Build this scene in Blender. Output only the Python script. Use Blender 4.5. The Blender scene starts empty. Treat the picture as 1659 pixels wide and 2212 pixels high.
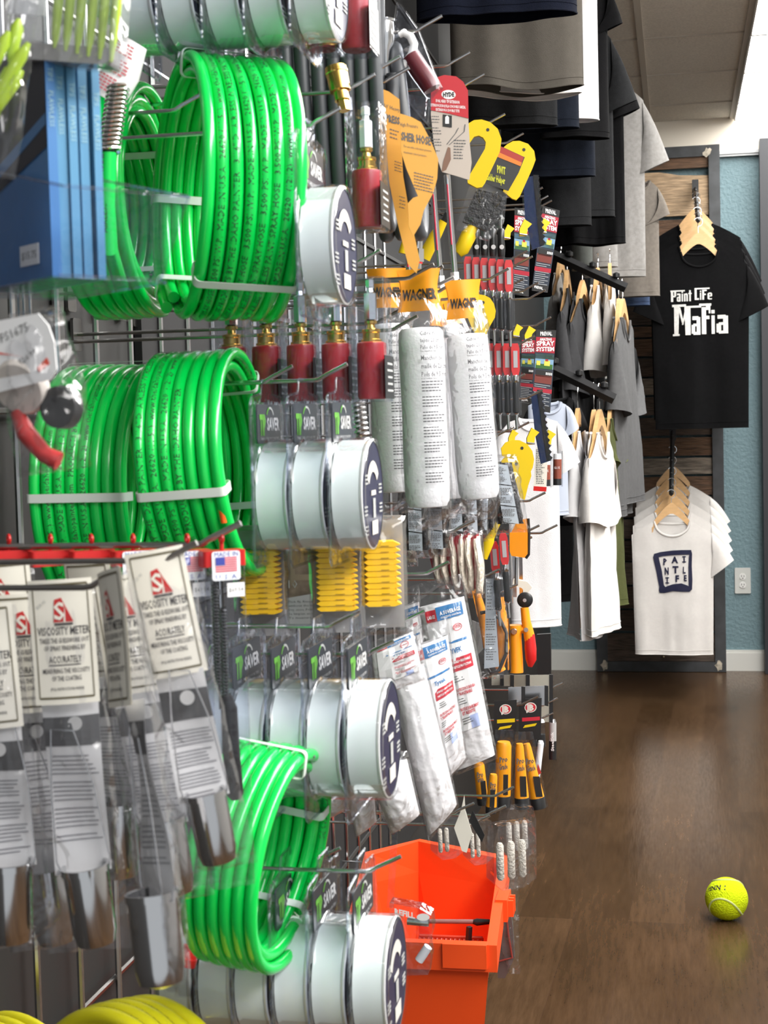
import bpy, math, random
from mathutils import Vector, Matrix, Euler

PI = math.pi
R = math.radians
SC = bpy.context.scene
COL = SC.collection
EYE = 1.05                     # camera height above the floor
FPX, IW, IH = 3322.0, 1659.0, 2212.0
YAW, PITCH, ROLL = 0.19, 0.0558, 0.0255

# ------------------------------------------------------------------ camera
_f = Vector((-math.sin(YAW) * math.cos(PITCH), math.cos(YAW) * math.cos(PITCH), -math.sin(PITCH)))
_r0 = Vector((math.cos(YAW), math.sin(YAW), 0))
_u0 = _r0.cross(_f)
_rc = _r0 * math.cos(ROLL) - _u0 * math.sin(ROLL)
_uc = _r0 * math.sin(ROLL) + _u0 * math.cos(ROLL)
CAM = Vector((0, 0, EYE))
cd = bpy.data.cameras.new('camera')
cam = bpy.data.objects.new('camera', cd)
COL.objects.link(cam)
cam.matrix_world = Matrix((( _rc.x, _uc.x, -_f.x, 0), (_rc.y, _uc.y, -_f.y, 0), (_rc.z, _uc.z, -_f.z, EYE), (0, 0, 0, 1)))
cd.sensor_fit = 'VERTICAL'
cd.sensor_height = 24.0
cd.lens = FPX / IH * 24.0
cd.clip_start = 0.05
cd.dof.use_dof = True
cd.dof.focus_distance = 2.2
cd.dof.aperture_fstop = 16
SC.camera = cam

def at(px, py, Y):
    d = _f * FPX + _rc * (px - IW / 2) - _uc * (py - IH / 2)
    return CAM + d * (Y / d.y)

def m_(Y, n=1.0):
    return n * Y / FPX

# ------------------------------------------------------------------ world, exposure
SC.view_settings.view_transform = 'Standard'
SC.view_settings.look = 'None'
SC.view_settings.exposure = 1.0
SC.view_settings.gamma = 1
SC.view_settings.use_curve_mapping = False
SC.cycles.use_denoising = True
SC.cycles.max_bounces = 6
SC.cycles.diffuse_bounces = 3
SC.cycles.glossy_bounces = 3
SC.cycles.transparent_max_bounces = 28
SC.cycles.sample_clamp_indirect = 4
SC.cycles.use_adaptive_sampling = True
SC.cycles.adaptive_threshold = 0.02
wd = bpy.data.worlds.new('room_light')
SC.world = wd
wd.use_nodes = True
wd.node_tree.nodes['Background'].inputs[0].default_value = (0.93, 0.97, 1.0, 1)
wd.node_tree.nodes['Background'].inputs[1].default_value = 0.34

def area(name, loc, rot, sx, sy, e, col=(1, 0.97, 0.92)):
    l = bpy.data.lights.new(name, 'AREA')
    l.shape = 'RECTANGLE'; l.size = sx; l.size_y = sy; l.energy = e; l.color = col
    o = bpy.data.objects.new(name, l); COL.objects.link(o)
    o.location = loc; o.rotation_euler = rot
    return o
CEIL = EYE + 1.195
# area lamps added below the ceiling panels to brighten the rack and far end
area('added_area_light', (0.95, 0.7, CEIL - 0.06), (0, R(42), 0), 0.8, 3.0, 74, (1, 0.98, 0.95))
area('added_area_light', (0.8, 4.4, CEIL - 0.05), (0, R(12), 0), 0.9, 3.6, 24, (1, 0.97, 0.93))

# ------------------------------------------------------------------ materials
MATS = {}
def _nodes(name):
    m = bpy.data.materials.new(name); m.use_nodes = True
    nt = m.node_tree
    return m, nt, nt.nodes, nt.links

def mat(name, col, rough=0.5, metal=0.0, spec=0.5, bump=0.0, bscale=200.0, var=0.0, vscale=30.0, coat=0.0, sub=0.0, stretch=None, sheen=0.0):
    if name in MATS: return MATS[name]
    m, nt, N, L = _nodes(name)
    b = N['Principled BSDF']
    c = (col[0], col[1], col[2], 1)
    b.inputs['Base Color'].default_value = c
    b.inputs['Roughness'].default_value = rough
    b.inputs['Metallic'].default_value = metal
    b.inputs['Specular IOR Level'].default_value = spec
    b.inputs['Coat Weight'].default_value = coat
    if sheen: b.inputs['Sheen Weight'].default_value = sheen
    m.diffuse_color = c
    if bump or var:
        tc = N.new('ShaderNodeTexCoord')
        mp = N.new('ShaderNodeMapping'); L.new(tc.outputs['Object'], mp.inputs[0])
        if stretch: mp.inputs['Scale'].default_value = stretch
    if var:
        n = N.new('ShaderNodeTexNoise'); n.inputs['Scale'].default_value = vscale; n.inputs['Detail'].default_value = 4
        L.new(mp.outputs[0], n.inputs[0])
        r = N.new('ShaderNodeValToRGB')
        r.color_ramp.elements[0].position = 0.3; r.color_ramp.elements[1].position = 0.7
        r.color_ramp.elements[0].color = tuple(x * (1 - var) for x in col[:3]) + (1,)
        r.color_ramp.elements[1].color = tuple(min(1, x * (1 + var)) for x in col[:3]) + (1,)
        L.new(n.outputs[0], r.inputs[0]); L.new(r.outputs[0], b.inputs['Base Color'])
    if bump:
        n2 = N.new('ShaderNodeTexNoise'); n2.inputs['Scale'].default_value = bscale; n2.inputs['Detail'].default_value = 3
        L.new(mp.outputs[0], n2.inputs[0])
        bp = N.new('ShaderNodeBump'); bp.inputs['Strength'].default_value = bump; bp.inputs['Distance'].default_value = 0.01
        L.new(n2.outputs[0], bp.inputs['Height']); L.new(bp.outputs[0], b.inputs['Normal'])
    MATS[name] = m
    return m

def clear(name, tint=(0.97, 0.98, 1.0), gloss=0.05, milk=0.03, bump=0.0, bscale=40.0, rough=0.06, edge=0.7, milkcol=(0.85, 0.87, 0.9)):
    """thin clear plastic film: see-through, with fresnel shine and a little haze"""
    if name in MATS: return MATS[name]
    m, nt, N, L = _nodes(name)
    N.remove(N['Principled BSDF'])
    out = N['Material Output']
    tr = N.new('ShaderNodeBsdfTransparent'); tr.inputs[0].default_value = (*tint, 1)
    df = N.new('ShaderNodeBsdfDiffuse'); df.inputs[0].default_value = (*milkcol, 1)
    gl = N.new('ShaderNodeBsdfGlossy'); gl.inputs['Roughness'].default_value = rough
    lw = N.new('ShaderNodeLayerWeight'); lw.inputs[0].default_value = 0.25
    mr = N.new('ShaderNodeMapRange'); mr.inputs[3].default_value = gloss; mr.inputs[4].default_value = edge
    L.new(lw.outputs['Fresnel'], mr.inputs[0])
    m1 = N.new('ShaderNodeMixShader'); m1.inputs[0].default_value = milk
    L.new(tr.outputs[0], m1.inputs[1]); L.new(df.outputs[0], m1.inputs[2])
    m2 = N.new('ShaderNodeMixShader')
    L.new(mr.outputs[0], m2.inputs[0]); L.new(m1.outputs[0], m2.inputs[1]); L.new(gl.outputs[0], m2.inputs[2])
    L.new(m2.outputs[0], out.inputs[0])
    if bump:
        tc = N.new('ShaderNodeTexCoord'); n2 = N.new('ShaderNodeTexNoise'); n2.inputs['Scale'].default_value = bscale
        n2.inputs['Detail'].default_value = 2; n2.inputs['Distortion'].default_value = 1.2
        L.new(tc.outputs['Object'], n2.inputs[0])
        bp = N.new('ShaderNodeBump'); bp.inputs['Strength'].default_value = bump; bp.inputs['Distance'].default_value = 0.02
        L.new(n2.outputs[0], bp.inputs['Height'])
        L.new(bp.outputs[0], gl.inputs['Normal']); L.new(bp.outputs[0], lw.inputs['Normal'])
    m.diffuse_color = (0.9, 0.9, 0.9, 0.3)
    MATS[name] = m
    return m

def emis(name, col, s):
    if name in MATS: return MATS[name]
    m, nt, N, L = _nodes(name)
    b = N['Principled BSDF']
    b.inputs['Base Color'].default_value = (*col, 1)
    b.inputs['Emission Color'].default_value = (*col, 1); b.inputs['Emission Strength'].default_value = s
    MATS[name] = m
    return m

# ------------------------------------------------------------------ mesh builder
class MB:
    def __init__(s): s.v = []; s.f = []; s.m = []
    def add(s, vs, fs, mi=0):
        b = len(s.v); s.v += [tuple(x) for x in vs]
        for f in fs: s.f.append(tuple(b + i for i in f)); s.m.append(mi)
        return s
    def box(s, c, d, mi=0, M=None):
        x, y, z = d[0] / 2, d[1] / 2, d[2] / 2
        vs = [Vector((sx * x, sy * y, sz * z)) for sx in (-1, 1) for sy in (-1, 1) for sz in (-1, 1)]
        if M is not None: vs = [M @ p for p in vs]
        c = Vector(c)
        return s.add([c + p for p in vs], [(0, 1, 3, 2), (4, 6, 7, 5), (0, 4, 5, 1), (2, 3, 7, 6), (0, 2, 6, 4), (1, 5, 7, 3)], mi)
    def rbox(s, c, d, r, mi=0, ax=1, n=3):
        """box with rounded corners around axis ax"""
        o = [0, 1, 2]; o.remove(ax)
        hx, hz = d[o[0]] / 2 - r, d[o[1]] / 2 - r
        pts = []
        for q, (sx, sz) in enumerate(((1, 1), (-1, 1), (-1, -1), (1, -1))):
            for k in range(n + 1):
                a = PI / 2 * (q + k / n)
                pts.append((sx * hx + r * math.cos(a), sz * hz + r * math.sin(a)))
        return s.prism(pts, d[ax], c, ax, mi)
    def prism(s, pts, t, c=(0, 0, 0), ax=1, mi=0, M=None):
        o = [0, 1, 2]; o.remove(ax)
        vs = []
        for e in (-t / 2, t / 2):
            for p in pts:
                q = [0, 0, 0]; q[o[0]] = p[0]; q[o[1]] = p[1]; q[ax] = e
                q = Vector(q)
                if M is not None: q = M @ q
                vs.append(q + Vector(c))
        n = len(pts)
        fs = [tuple(range(n)), tuple(range(2 * n - 1, n - 1, -1))]
        for i in range(n):
            j = (i + 1) % n
            fs.append((i, n + i, n + j, j))
        return s.add(vs, fs, mi)
    def tube(s, path, r, n=8, mi=0, caps=True, closed=False):
        path = [Vector(p) for p in path]; k = len(path)
        rr = r if isinstance(r, (list, tuple)) else [r] * k
        vs = []; up = None
        for i, p in enumerate(path):
            if closed: t = path[(i + 1) % k] - path[i - 1]
            else: t = path[min(i + 1, k - 1)] - path[max(i - 1, 0)]
            t = t.normalized() if t.length > 1e-9 else Vector((0, 0, 1))
            if up is None:
                up = Vector((0, 0, 1)) if abs(t.z) < 0.9 else Vector((1, 0, 0))
            a = up - t * up.dot(t)
            a = a.normalized() if a.length > 1e-6 else t.orthogonal().normalized()
            up = a; b = t.cross(a)
            for j in range(n):
                q = 2 * PI * j / n
                vs.append(p + (a * math.cos(q) + b * math.sin(q)) * rr[i])
        fs = []
        for i in range(k if closed else k - 1):
            i2 = (i + 1) % k
            for j in range(n):
                j2 = (j + 1) % n
                fs.append((i * n + j, i * n + j2, i2 * n + j2, i2 * n + j))
        if caps and not closed:
            fs.append(tuple(range(n - 1, -1, -1))); fs.append(tuple((k - 1) * n + j for j in range(n)))
        return s.add(vs, fs, mi)
    def lathe(s, prof, n=20, c=(0, 0, 0), ax=2, mi=0, M=None, caps=True):
        """prof: list of (radius, position along the axis)"""
        vs = []
        for r, h in prof:
            for j in range(n):
                q = 2 * PI * j / n
                a, b = r * math.cos(q), r * math.sin(q)
                p = Vector((a, b, h)) if ax == 2 else (Vector((h, a, b)) if ax == 0 else Vector((b, h, a)))
                if M is not None: p = M @ p
                vs.append(p + Vector(c))
        fs = []
        for i in range(len(prof) - 1):
            for j in range(n):
                j2 = (j + 1) % n
                fs.append((i * n + j, i * n + j2, (i + 1) * n + j2, (i + 1) * n + j))
        if caps:
            fs.append(tuple(range(n - 1, -1, -1))); fs.append(tuple((len(prof) - 1) * n + j for j in range(n)))
        return s.add(vs, fs, mi)
    def grid(s, fn, nu, nv, mi=0, closed_u=False):
        vs = [fn(i / nu, j / nv) for j in range(nv + 1) for i in range(nu + (0 if closed_u else 1))]
        w = nu + (0 if closed_u else 1)
        fs = []
        for j in range(nv):
            for i in range(nu):
                i2 = (i + 1) % w
                fs.append((j * w + i, j * w + i2, (j + 1) * w + i2, (j + 1) * w + i))
        return s.add(vs, fs, mi)
    def quad(s, a, b, c, d, mi=0): return s.add([a, b, c, d], [(0, 1, 2, 3)], mi)
    def text(s, txt, fn, h, mi=0, w=None, align='C', bold=0.0, y0=0.0, x0=0.0):
        """writing of cap height h; fn maps (x, y) in metres to a point"""
        vs, fs, tw = glyphs(txt, bold)
        kx = h if w is None else w / max(tw, 1e-6)
        off = {'C': -tw / 2, 'L': 0, 'R': -tw}[align]
        return s.add([fn(x0 + (x + off) * kx, y0 + y * h) for x, y in vs], fs, mi)
    def build(s, name, mats, parent=None, smooth=True, ang=40, loc=None):
        me = bpy.data.meshes.new(name)
        me.from_pydata(s.v, [], s.f); me.update()
        if not isinstance(mats, (list, tuple)): mats = [mats]
        for m in mats: me.materials.append(m)
        if len(mats) > 1: me.polygons.foreach_set('material_index', s.m)
        if smooth:
            me.polygons.foreach_set('use_smooth', [True] * len(s.f))
            try: me.set_sharp_from_angle(angle=R(ang))
            except Exception: pass
        o = bpy.data.objects.new(name, me)
        COL.objects.link(o)
        if parent is not None: o.parent = parent
        if loc is not None: o.location = loc
        return o

_G = {}
def glyphs(txt, bold=0.0):
    key = (txt, bold)
    if key in _G: return _G[key]
    cu = bpy.data.curves.new('t', 'FONT'); cu.body = txt; cu.size = 1.0; cu.resolution_u = 1
    cu.offset = bold
    o = bpy.data.objects.new('t', cu); COL.objects.link(o)
    dg = bpy.context.evaluated_depsgraph_get()
    me = bpy.data.meshes.new_from_object(o.evaluated_get(dg))
    vs = [(v.co.x / 0.69, v.co.y / 0.69) for v in me.vertices]
    fs = [tuple(p.vertices) for p in me.polygons]
    bpy.data.objects.remove(o); bpy.data.curves.remove(cu); bpy.data.meshes.remove(me)
    tw = max([v[0] for v in vs] or [1])
    _G[key] = (vs, fs, tw)
    return _G[key]

# ------------------------------------------------------------------ things
def tag(o, label, cat, group=None):
    o['label'] = label; o['category'] = cat
    if group: o['group'] = group
    return o
def thing(name, label, cat, loc=(0, 0, 0), rot=(0, 0, 0), group=None):
    o = bpy.data.objects.new(name, None); COL.objects.link(o)
    o.empty_display_size = 0.01
    o.location = loc; o.rotation_euler = rot
    return tag(o, label, cat, group)
def struct(o):
    o['kind'] = 'structure'; return o
def dup(root, loc=None, rot=None, label=None, group=None):
    """a copy of a thing with its parts and their sub-parts"""
    r = root.copy(); COL.objects.link(r)
    if loc is not None: r.location = loc
    if rot is not None: r.rotation_euler = rot
    if label: r['label'] = label
    if group: r['group'] = group
    for ch in list(root.children):
        c = ch.copy(); COL.objects.link(c); c.parent = r
        for g in list(ch.children):
            d = g.copy(); COL.objects.link(d); d.parent = c
    return r

# shared materials
M_STEEL = mat('steel', (0.55, 0.55, 0.56), 0.25, 1.0)
M_DSTEEL = mat('dark_steel', (0.30, 0.29, 0.28), 0.3, 1.0)
M_CHROME = mat('bright_chrome', (0.82, 0.82, 0.83), 0.12, 1.0)
M_BRASS = mat('brass', (0.72, 0.45, 0.12), 0.22, 1.0)
M_WHITE = mat('white_print', (0.85, 0.85, 0.85), 0.5)
M_BLACK = mat('black_print', (0.02, 0.02, 0.02), 0.5)
M_INK = mat('grey_ink', (0.12, 0.12, 0.12), 0.6)
M_BLKPL = mat('black_plastic', (0.015, 0.015, 0.016), 0.35)
M_RED = mat('red_plastic', (0.62, 0.02, 0.02), 0.3)
M_YEL = mat('yellow_plastic', (0.72, 0.50, 0.008), 0.45, spec=0.3)
M_CLR = clear('clear_plastic', gloss=0.02, milk=0.005, edge=0.40)
M_SHELL = clear('clear_shell', tint=(0.88, 0.90, 0.95), gloss=0.025, milk=0.008, edge=0.42, bump=0.15, bscale=60)
M_BAG = clear('clear_bag', tint=(0.96, 0.96, 0.97), gloss=0.03, milk=0.016, bump=0.45, bscale=30, rough=0.14, edge=0.35)
M_PAPER = mat('white_paper', (0.80, 0.79, 0.76), 0.6)
# ================================================================== the room
WX = -0.545                    # rack wall (left)
BY = 6.5                       # back wall
RX = 2.2
Z = EYE

def floor_mat():
    m, nt, N, L = _nodes('vinyl_wood_floor')
    b = N['Principled BSDF']
    tc = N.new('ShaderNodeTexCoord')
    def mp(sc):
        q = N.new('ShaderNodeMapping'); q.inputs['Scale'].default_value = sc; L.new(tc.outputs['Object'], q.inputs[0]); return q
    # planks running down the aisle
    rot = N.new('ShaderNodeMapping'); rot.inputs['Rotation'].default_value = (0, 0, R(92.0)); L.new(tc.outputs['Object'], rot.inputs[0])
    br = N.new('ShaderNodeTexBrick'); br.offset = 0.37
    br.inputs['Scale'].default_value = 1.0; br.inputs['Brick Width'].default_value = 0.95; br.inputs['Row Height'].default_value = 0.115
    br.inputs['Mortar Size'].default_value = 0.0006; br.inputs['Color1'].default_value = (0.098, 0.057, 0.030, 1)
    br.inputs['Color2'].default_value = (0.071, 0.040, 0.020, 1); br.inputs['Mortar'].default_value = (0.075, 0.042, 0.025, 1)
    br.inputs['Bias'].default_value = 0.0
    L.new(rot.outputs[0], br.inputs[0])
    n1 = N.new('ShaderNodeTexNoise'); n1.inputs['Scale'].default_value = 9; n1.inputs['Detail'].default_value = 5; n1.inputs['Roughness'].default_value = 0.65
    L.new(mp((9, 0.9, 1)).outputs[0], n1.inputs[0])
    r1 = N.new('ShaderNodeValToRGB'); r1.color_ramp.elements[0].position = 0.28; r1.color_ramp.elements[1].position = 0.72
    r1.color_ramp.elements[0].color = (0.70, 0.68, 0.66, 1); r1.color_ramp.elements[1].color = (1.20, 1.20, 1.20, 1)
    L.new(n1.outputs[0], r1.inputs[0])
    n2 = N.new('ShaderNodeTexNoise'); n2.inputs['Scale'].default_value = 2.2; n2.inputs['Detail'].default_value = 3
    L.new(mp((1.6, 0.7, 1)).outputs[0], n2.inputs[0])
    r2 = N.new('ShaderNodeValToRGB'); r2.color_ramp.elements[0].position = 0.3; r2.color_ramp.elements[1].position = 0.75
    r2.color_ramp.elements[0].color = (0.72, 0.70, 0.66, 1); r2.color_ramp.elements[1].color = (1.2, 1.18, 1.16, 1)
    L.new(n2.outputs[0], r2.inputs[0])
    def mul(a, c):
        x = N.new('ShaderNodeMix'); x.data_type = 'RGBA'; x.blend_type = 'MULTIPLY'; x.inputs[0].default_value = 1
        L.new(a, x.inputs[6]); L.new(c, x.inputs[7]); return x.outputs[2]
    L.new(mul(mul(br.outputs[0], r1.outputs[0]), r2.outputs[0]), b.inputs['Base Color'])
    n3 = N.new('ShaderNodeTexNoise'); n3.inputs['Scale'].default_value = 30; L.new(mp((6, 0.6, 1)).outputs[0], n3.inputs[0])
    mr = N.new('ShaderNodeMapRange'); mr.inputs[3].default_value = 0.14; mr.inputs[4].default_value = 0.30
    L.new(n3.outputs[0], mr.inputs[0]); L.new(mr.outputs[0], b.inputs['Roughness'])
    bp = N.new('ShaderNodeBump'); bp.inputs['Strength'].default_value = 0.10; bp.inputs['Distance'].default_value = 0.004
    L.new(n1.outputs[0], bp.inputs['Height']); L.new(bp.outputs[0], b.inputs['Normal'])
    b.inputs['Specular IOR Level'].default_value = 0.5; b.inputs['IOR'].default_value = 1.22
    return m
FLOOR_M = floor_mat()

def ceil_mat():
    m, nt, N, L = _nodes('ceiling_tile')
    b = N['Principled BSDF']; b.inputs['Roughness'].default_value = 0.9
    tc = N.new('ShaderNodeTexCoord'); n = N.new('ShaderNodeTexNoise'); n.inputs['Scale'].default_value = 160; n.inputs['Detail'].default_value = 5
    L.new(tc.outputs['Object'], n.inputs[0])
    r = N.new('ShaderNodeValToRGB'); r.color_ramp.elements[0].position = 0.3; r.color_ramp.elements[1].position = 0.7
    r.color_ramp.elements[0].color = (0.58, 0.54, 0.48, 1); r.color_ramp.elements[1].color = (0.74, 0.69, 0.61, 1)
    L.new(n.outputs[0], r.inputs[0]); L.new(r.outputs[0], b.inputs['Base Color'])
    return m

def wall_mat(name, c, bump=0.55, bs=60):
    m = mat(name, c, rough=0.55, bump=bump, bscale=bs, spec=0.4)
    return m
BLUE_M = wall_mat('blue_textured_wall', (0.170, 0.262, 0.292), bump=0.5, bs=70)

o = MB().box((0.8, 3.2, -0.05), (2.9, 7.6, 0.1)).build('floor', FLOOR_M, smooth=False); struct(o)
o = MB().box((0.8, 3.2, CEIL + 0.05), (2.9, 7.6, 0.06)).build('ceiling', ceil_mat(), smooth=False); struct(o)
o = MB().box((WX - 0.05, 3.2, CEIL / 2), (0.1, 7.6, CEIL)).build('wall_left', mat('grey_rack_wall', (0.026, 0.0255, 0.025), 0.6, var=0.1, vscale=4), smooth=False); struct(o)
hz = at(1600, 331, BY).z
mb = MB().box((0.8, BY + 0.05, hz / 2), (2.9, 0.1, hz))
struct(mb.build('wall_back', BLUE_M, smooth=False))
mb = MB().box((0.8, BY + 0.03, (hz + CEIL + 0.02) / 2), (2.9, 0.1, CEIL + 0.02 - hz))
struct(mb.build('trim_1', mat('cream_header', (0.83, 0.76, 0.65), 0.5), smooth=False))
mb = MB().box((0.8, BY - 0.024, hz + 0.002), (2.9, 0.012, 0.014)).box((0.8, BY - 0.021, hz - 0.010), (2.9, 0.008, 0.008))
struct(mb.build('trim_2', mat('grey_bead', (0.45, 0.46, 0.47), 0.4), smooth=False))
struct(MB().box((RX + 0.05, 3.2, CEIL / 2), (0.1, 7.6, CEIL)).build('wall_right', wall_mat('pale_wall', (0.62, 0.62, 0.60)), smooth=False))
# baseboard with a small step
bh = at(1610, 1403, BY).z
bb = MB().box((0.8, BY - 0.009, (bh - 0.012) / 2), (2.8, 0.018, bh - 0.012)).box((0.8, BY - 0.006, bh - 0.008), (2.8, 0.012, 0.014))
struct(bb.build('baseboard_back', mat('white_baseboard', (0.66, 0.66, 0.62), 0.4), smooth=False))

# ceiling grid and the row of light panels over the aisle
TX = [at(1398, 100, 5.5).x * 0 - 0.1 + 0.333 * k for k in range(-1, 8)]
TYs = [6.5 - 0.36 - 0.54 * k for k in range(12)]
g = MB()
for x in TX: g.box((x, 3.2, CEIL + 0.0185), (0.020, 7.4, 0.012))
for y in TYs: g.box((0.8, y, CEIL + 0.0195), (2.8, 0.005, 0.008))
struct(g.build('trim_3', mat('ceiling_grid', (0.46, 0.42, 0.36), 0.6), smooth=False))
LP = emis('light_diffuser', (1.0, 0.99, 0.96), 5.5)
lm = mat('light_frame', (0.55, 0.52, 0.48), 0.5)
first = None; nth = ('farthest', 'second', 'third', 'fourth', 'fifth', 'sixth', 'seventh', 'eighth', 'ninth', 'tenth')
for k in range(9):
    y1 = TYs[k] ; y0 = TYs[k] - 0.54
    if k == 0: pass
    yc = (y0 + y1) / 2
    wx0, wx1 = -0.1 + 0.333 + 0.010, -0.1 + 0.333 * 3 - 0.010
    t = thing('ceiling_light', 'white luminous ceiling panel above the aisle, %s along the row from the blue wall' % nth[k + 1], 'light', ((wx0 + wx1) / 2, yc, CEIL), group='ceiling light panels over the aisle')
    if first is None:
        w, d = wx1 - wx0, 0.53
        dif = MB().box((0, 0, 0.010), (w - 0.006, d - 0.004, 0.006)).build('diffuser', LP, t, smooth=False)
        fr = MB()
        for sx in (-1, 1): fr.box((sx * w / 2, 0, 0.008), (0.005, d, 0.014))
        for sy in (-1, 1): fr.box((0, sy * d / 2, 0.009), (w, 0.004, 0.012))
        fr.build('frame', lm, t, smooth=False)
        first = t
    else:
        for ch in first.children:
            c = ch.copy(); COL.objects.link(c); c.parent = t
y1 = BY - 0.03; y0 = TYs[0]
t = thing('ceiling_light', 'white luminous ceiling panel cut short where it meets the blue wall', 'light', ((wx0 + wx1) / 2, (y0 + y1) / 2, CEIL), group='ceiling light panels over the aisle')
MB().box((0, 0, 0.010), (w - 0.006, y1 - y0 - 0.01, 0.006)).build('diffuser', LP, t, smooth=False)
fr = MB()
for sx in (-1, 1): fr.box((sx * w / 2, 0, 0.008), (0.005, y1 - y0 - 0.01, 0.014))
fr.build('frame', lm, t, smooth=False)

# ------------------------------------------------------------------ slatted display board on the back wall
PY = 6.44
def bx(mb, px0, py0, px1, py1, Y, t, mi=0):
    a = at(px0, py0, Y); b = at(px1, py1, Y)
    mb.box(((a.x + b.x) / 2, Y + t / 2, (a.z + b.z) / 2), (abs(b.x - a.x), t, abs(b.z - a.z)), mi)
xl = at(1290, 1430, PY).x; xr = at(1569, 1440, PY).x
zt = at(1540, 312, PY).z; zb = 0.002
fw = 0.044
pb = thing('display_board', 'tall slatted wood display board in a charcoal frame against the blue wall', 'display board', ((xl + xr) / 2, PY, 0))
cx = (xl + xr) / 2; hw = (xr - xl) / 2
fm = mat('charcoal_frame', (0.045, 0.048, 0.052), 0.55, var=0.35, vscale=14)
for nm, c, d in (('stile', (-hw + fw / 2, 0.02, (zt + zb) / 2), (fw, 0.04, zt - zb)), ('stile', (hw - fw / 2, 0.02, (zt + zb) / 2), (fw, 0.04, zt - zb)),
                 ('rail', (0, 0.021, zt - fw / 2), (2 * hw - 2 * fw, 0.038, fw)), ('rail', (0, 0.021, zb + 0.02), (2 * hw - 2 * fw, 0.038, 0.04))):
    MB().box(c, d).build(nm, fm, pb, smooth=False)
scuff = mat('scuffed_bare_wood', (0.45, 0.40, 0.32), 0.6, var=0.5, vscale=60)
for x_, z_ in ((hw - fw - 0.005, zt - 0.03), (-hw + 0.03, 0.03), (hw - 0.03, 0.03)):
    rnd = random.Random(int(z_ * 100)); pts = []
    for k in range(14):
        a = 2 * PI * k / 14; q = rnd.uniform(0.5, 1.0)
        pts.append((x_ + math.cos(a) * 0.02 * q, z_ + math.sin(a) * 0.026 * q))
    MB().prism(pts, 0.001, (0, -0.0008, 0)).build('worn_patch', scuff, pb, smooth=False)
def wood(name, c, var=0.45):
    return mat(name, c, 0.7, var=var, vscale=14, bump=0.4, bscale=20, stretch=(1.2, 1, 9))
W = [wood('dark_plank', (0.055, 0.036, 0.025)), wood('light_plank', (0.40, 0.28, 0.17), 0.35), wood('brown_plank', (0.11, 0.058, 0.030)), wood('grey_plank', (0.20, 0.165, 0.13)), wood('walnut_plank', (0.085, 0.06, 0.045))]
zz = lambda y: at(1440, y, PY + 0.02).z
rows = [(340, 366, 2), (374, 468, 1), (476, 520, 2), (524, 567, 4), (571, 612, 0), (616, 655, 4), (659, 700, 0), (704, 727, 2), (731, 768, 2), (773, 812, 0), (817, 852, 3), (857, 896, 4), (902, 941, 0), (946, 985, 2),
        (990, 1025, 3), (1030, 1070, 2), (1074, 1116, 0), (1121, 1162, 4), (1167, 1210, 0), (1215, 1262, 3), (1267, 1313, 4), (1318, 1362, 0), (1368, 1428, 4)]
for y0, y1, k in rows:
    za, zc = zz(y0), zz(y1)
    if k == 1:   # live edge top
        pts = [(-hw + fw, zc), (hw - fw, zc), (hw - fw, za - 0.018), (hw - fw - 0.05, za - 0.016), (hw - fw - 0.12, za - 0.012), (hw - 0.24, za + 0.004), (hw - 0.34, za + 0.004), (-hw + fw, za)]
        MB().prism(pts, 0.016, (0, 0.022, 0)).build('plank', W[1], pb, smooth=False)
    else:
        MB().box((0, 0.022, (za + zc) / 2), (2 * hw - 2 * fw, 0.016, za - zc)).build('plank', W[k], pb, smooth=False)
MB().lathe([(0.004, 0), (0.004, 0.003), (0.001, 0.004)], 10, (0.01, 0.012, zz(1418)), ax=1, M=Matrix.Scale(-1, 3, Vector((0, 1, 0)))).build('screw', mat('screw_head', (0.7, 0.6, 0.4), 0.3, 0.8), pb)

# the next board's stile at the right edge of the view
q = at(1646, 800, 6.40)
t = thing('display_board', 'second charcoal board frame standing to the right of the power outlet', 'display board', (q.x + 0.35, 6.40, 0))
zt2 = at(1650, 300, 6.4).z
for nm, c, d in (('stile', (-0.35 + 0.022, 0.03, zt2 / 2 + 0.002), (0.044, 0.07, zt2)), ('stile', (0.35 - 0.022, 0.03, zt2 / 2 + 0.002), (0.044, 0.07, zt2)),
                 ('rail', (0, 0.03, zt2 - 0.02), (0.612, 0.06, 0.044)), ('rail', (0, 0.03, 0.024), (0.612, 0.06, 0.04))):
    MB().box(c, d).build(nm, mat('black_frame', (0.022, 0.023, 0.028), 0.5), t, smooth=False)
MB().box((0, 0.045, zt2 / 2), (0.612, 0.012, zt2 - 0.1)).build('back_panel', W[0], t, smooth=False)

# power outlet
a = at(1587, 1227, BY - 0.01); b = at(1622, 1282, BY - 0.01)
c = (a + b) / 2; w_, h_ = b.x - a.x, a.z - b.z
t = thing('power_outlet', 'white duplex power outlet on the blue wall beside the board', 'power outlet', (c.x, BY - 0.001, c.z))
om = mat('outlet_plate', (0.62, 0.63, 0.60), 0.35)
MB().rbox((0, -0.004, 0), (w_, 0.008, h_), 0.004, ax=1).build('cover_plate', om, t, smooth=False)
for sz in (1, -1):
    f_ = MB().lathe([(0.0135, 0), (0.0135, 0.003)], 20, (0, -0.0110, sz * h_ * 0.165), ax=1).build('socket', mat('socket_white', (0.8, 0.8, 0.78), 0.3), t)
    MB().box((-0.005, -0.0115, sz * h_ * 0.165 + 0.002), (0.002, 0.002, 0.008)).box((0.005, -0.0115, sz * h_ * 0.165 + 0.002), (0.002, 0.002, 0.007)).box((0, -0.0115, sz * h_ * 0.165 - 0.007), (0.004, 0.002, 0.004)).build('slots', M_BLACK, f_, smooth=False)

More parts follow.
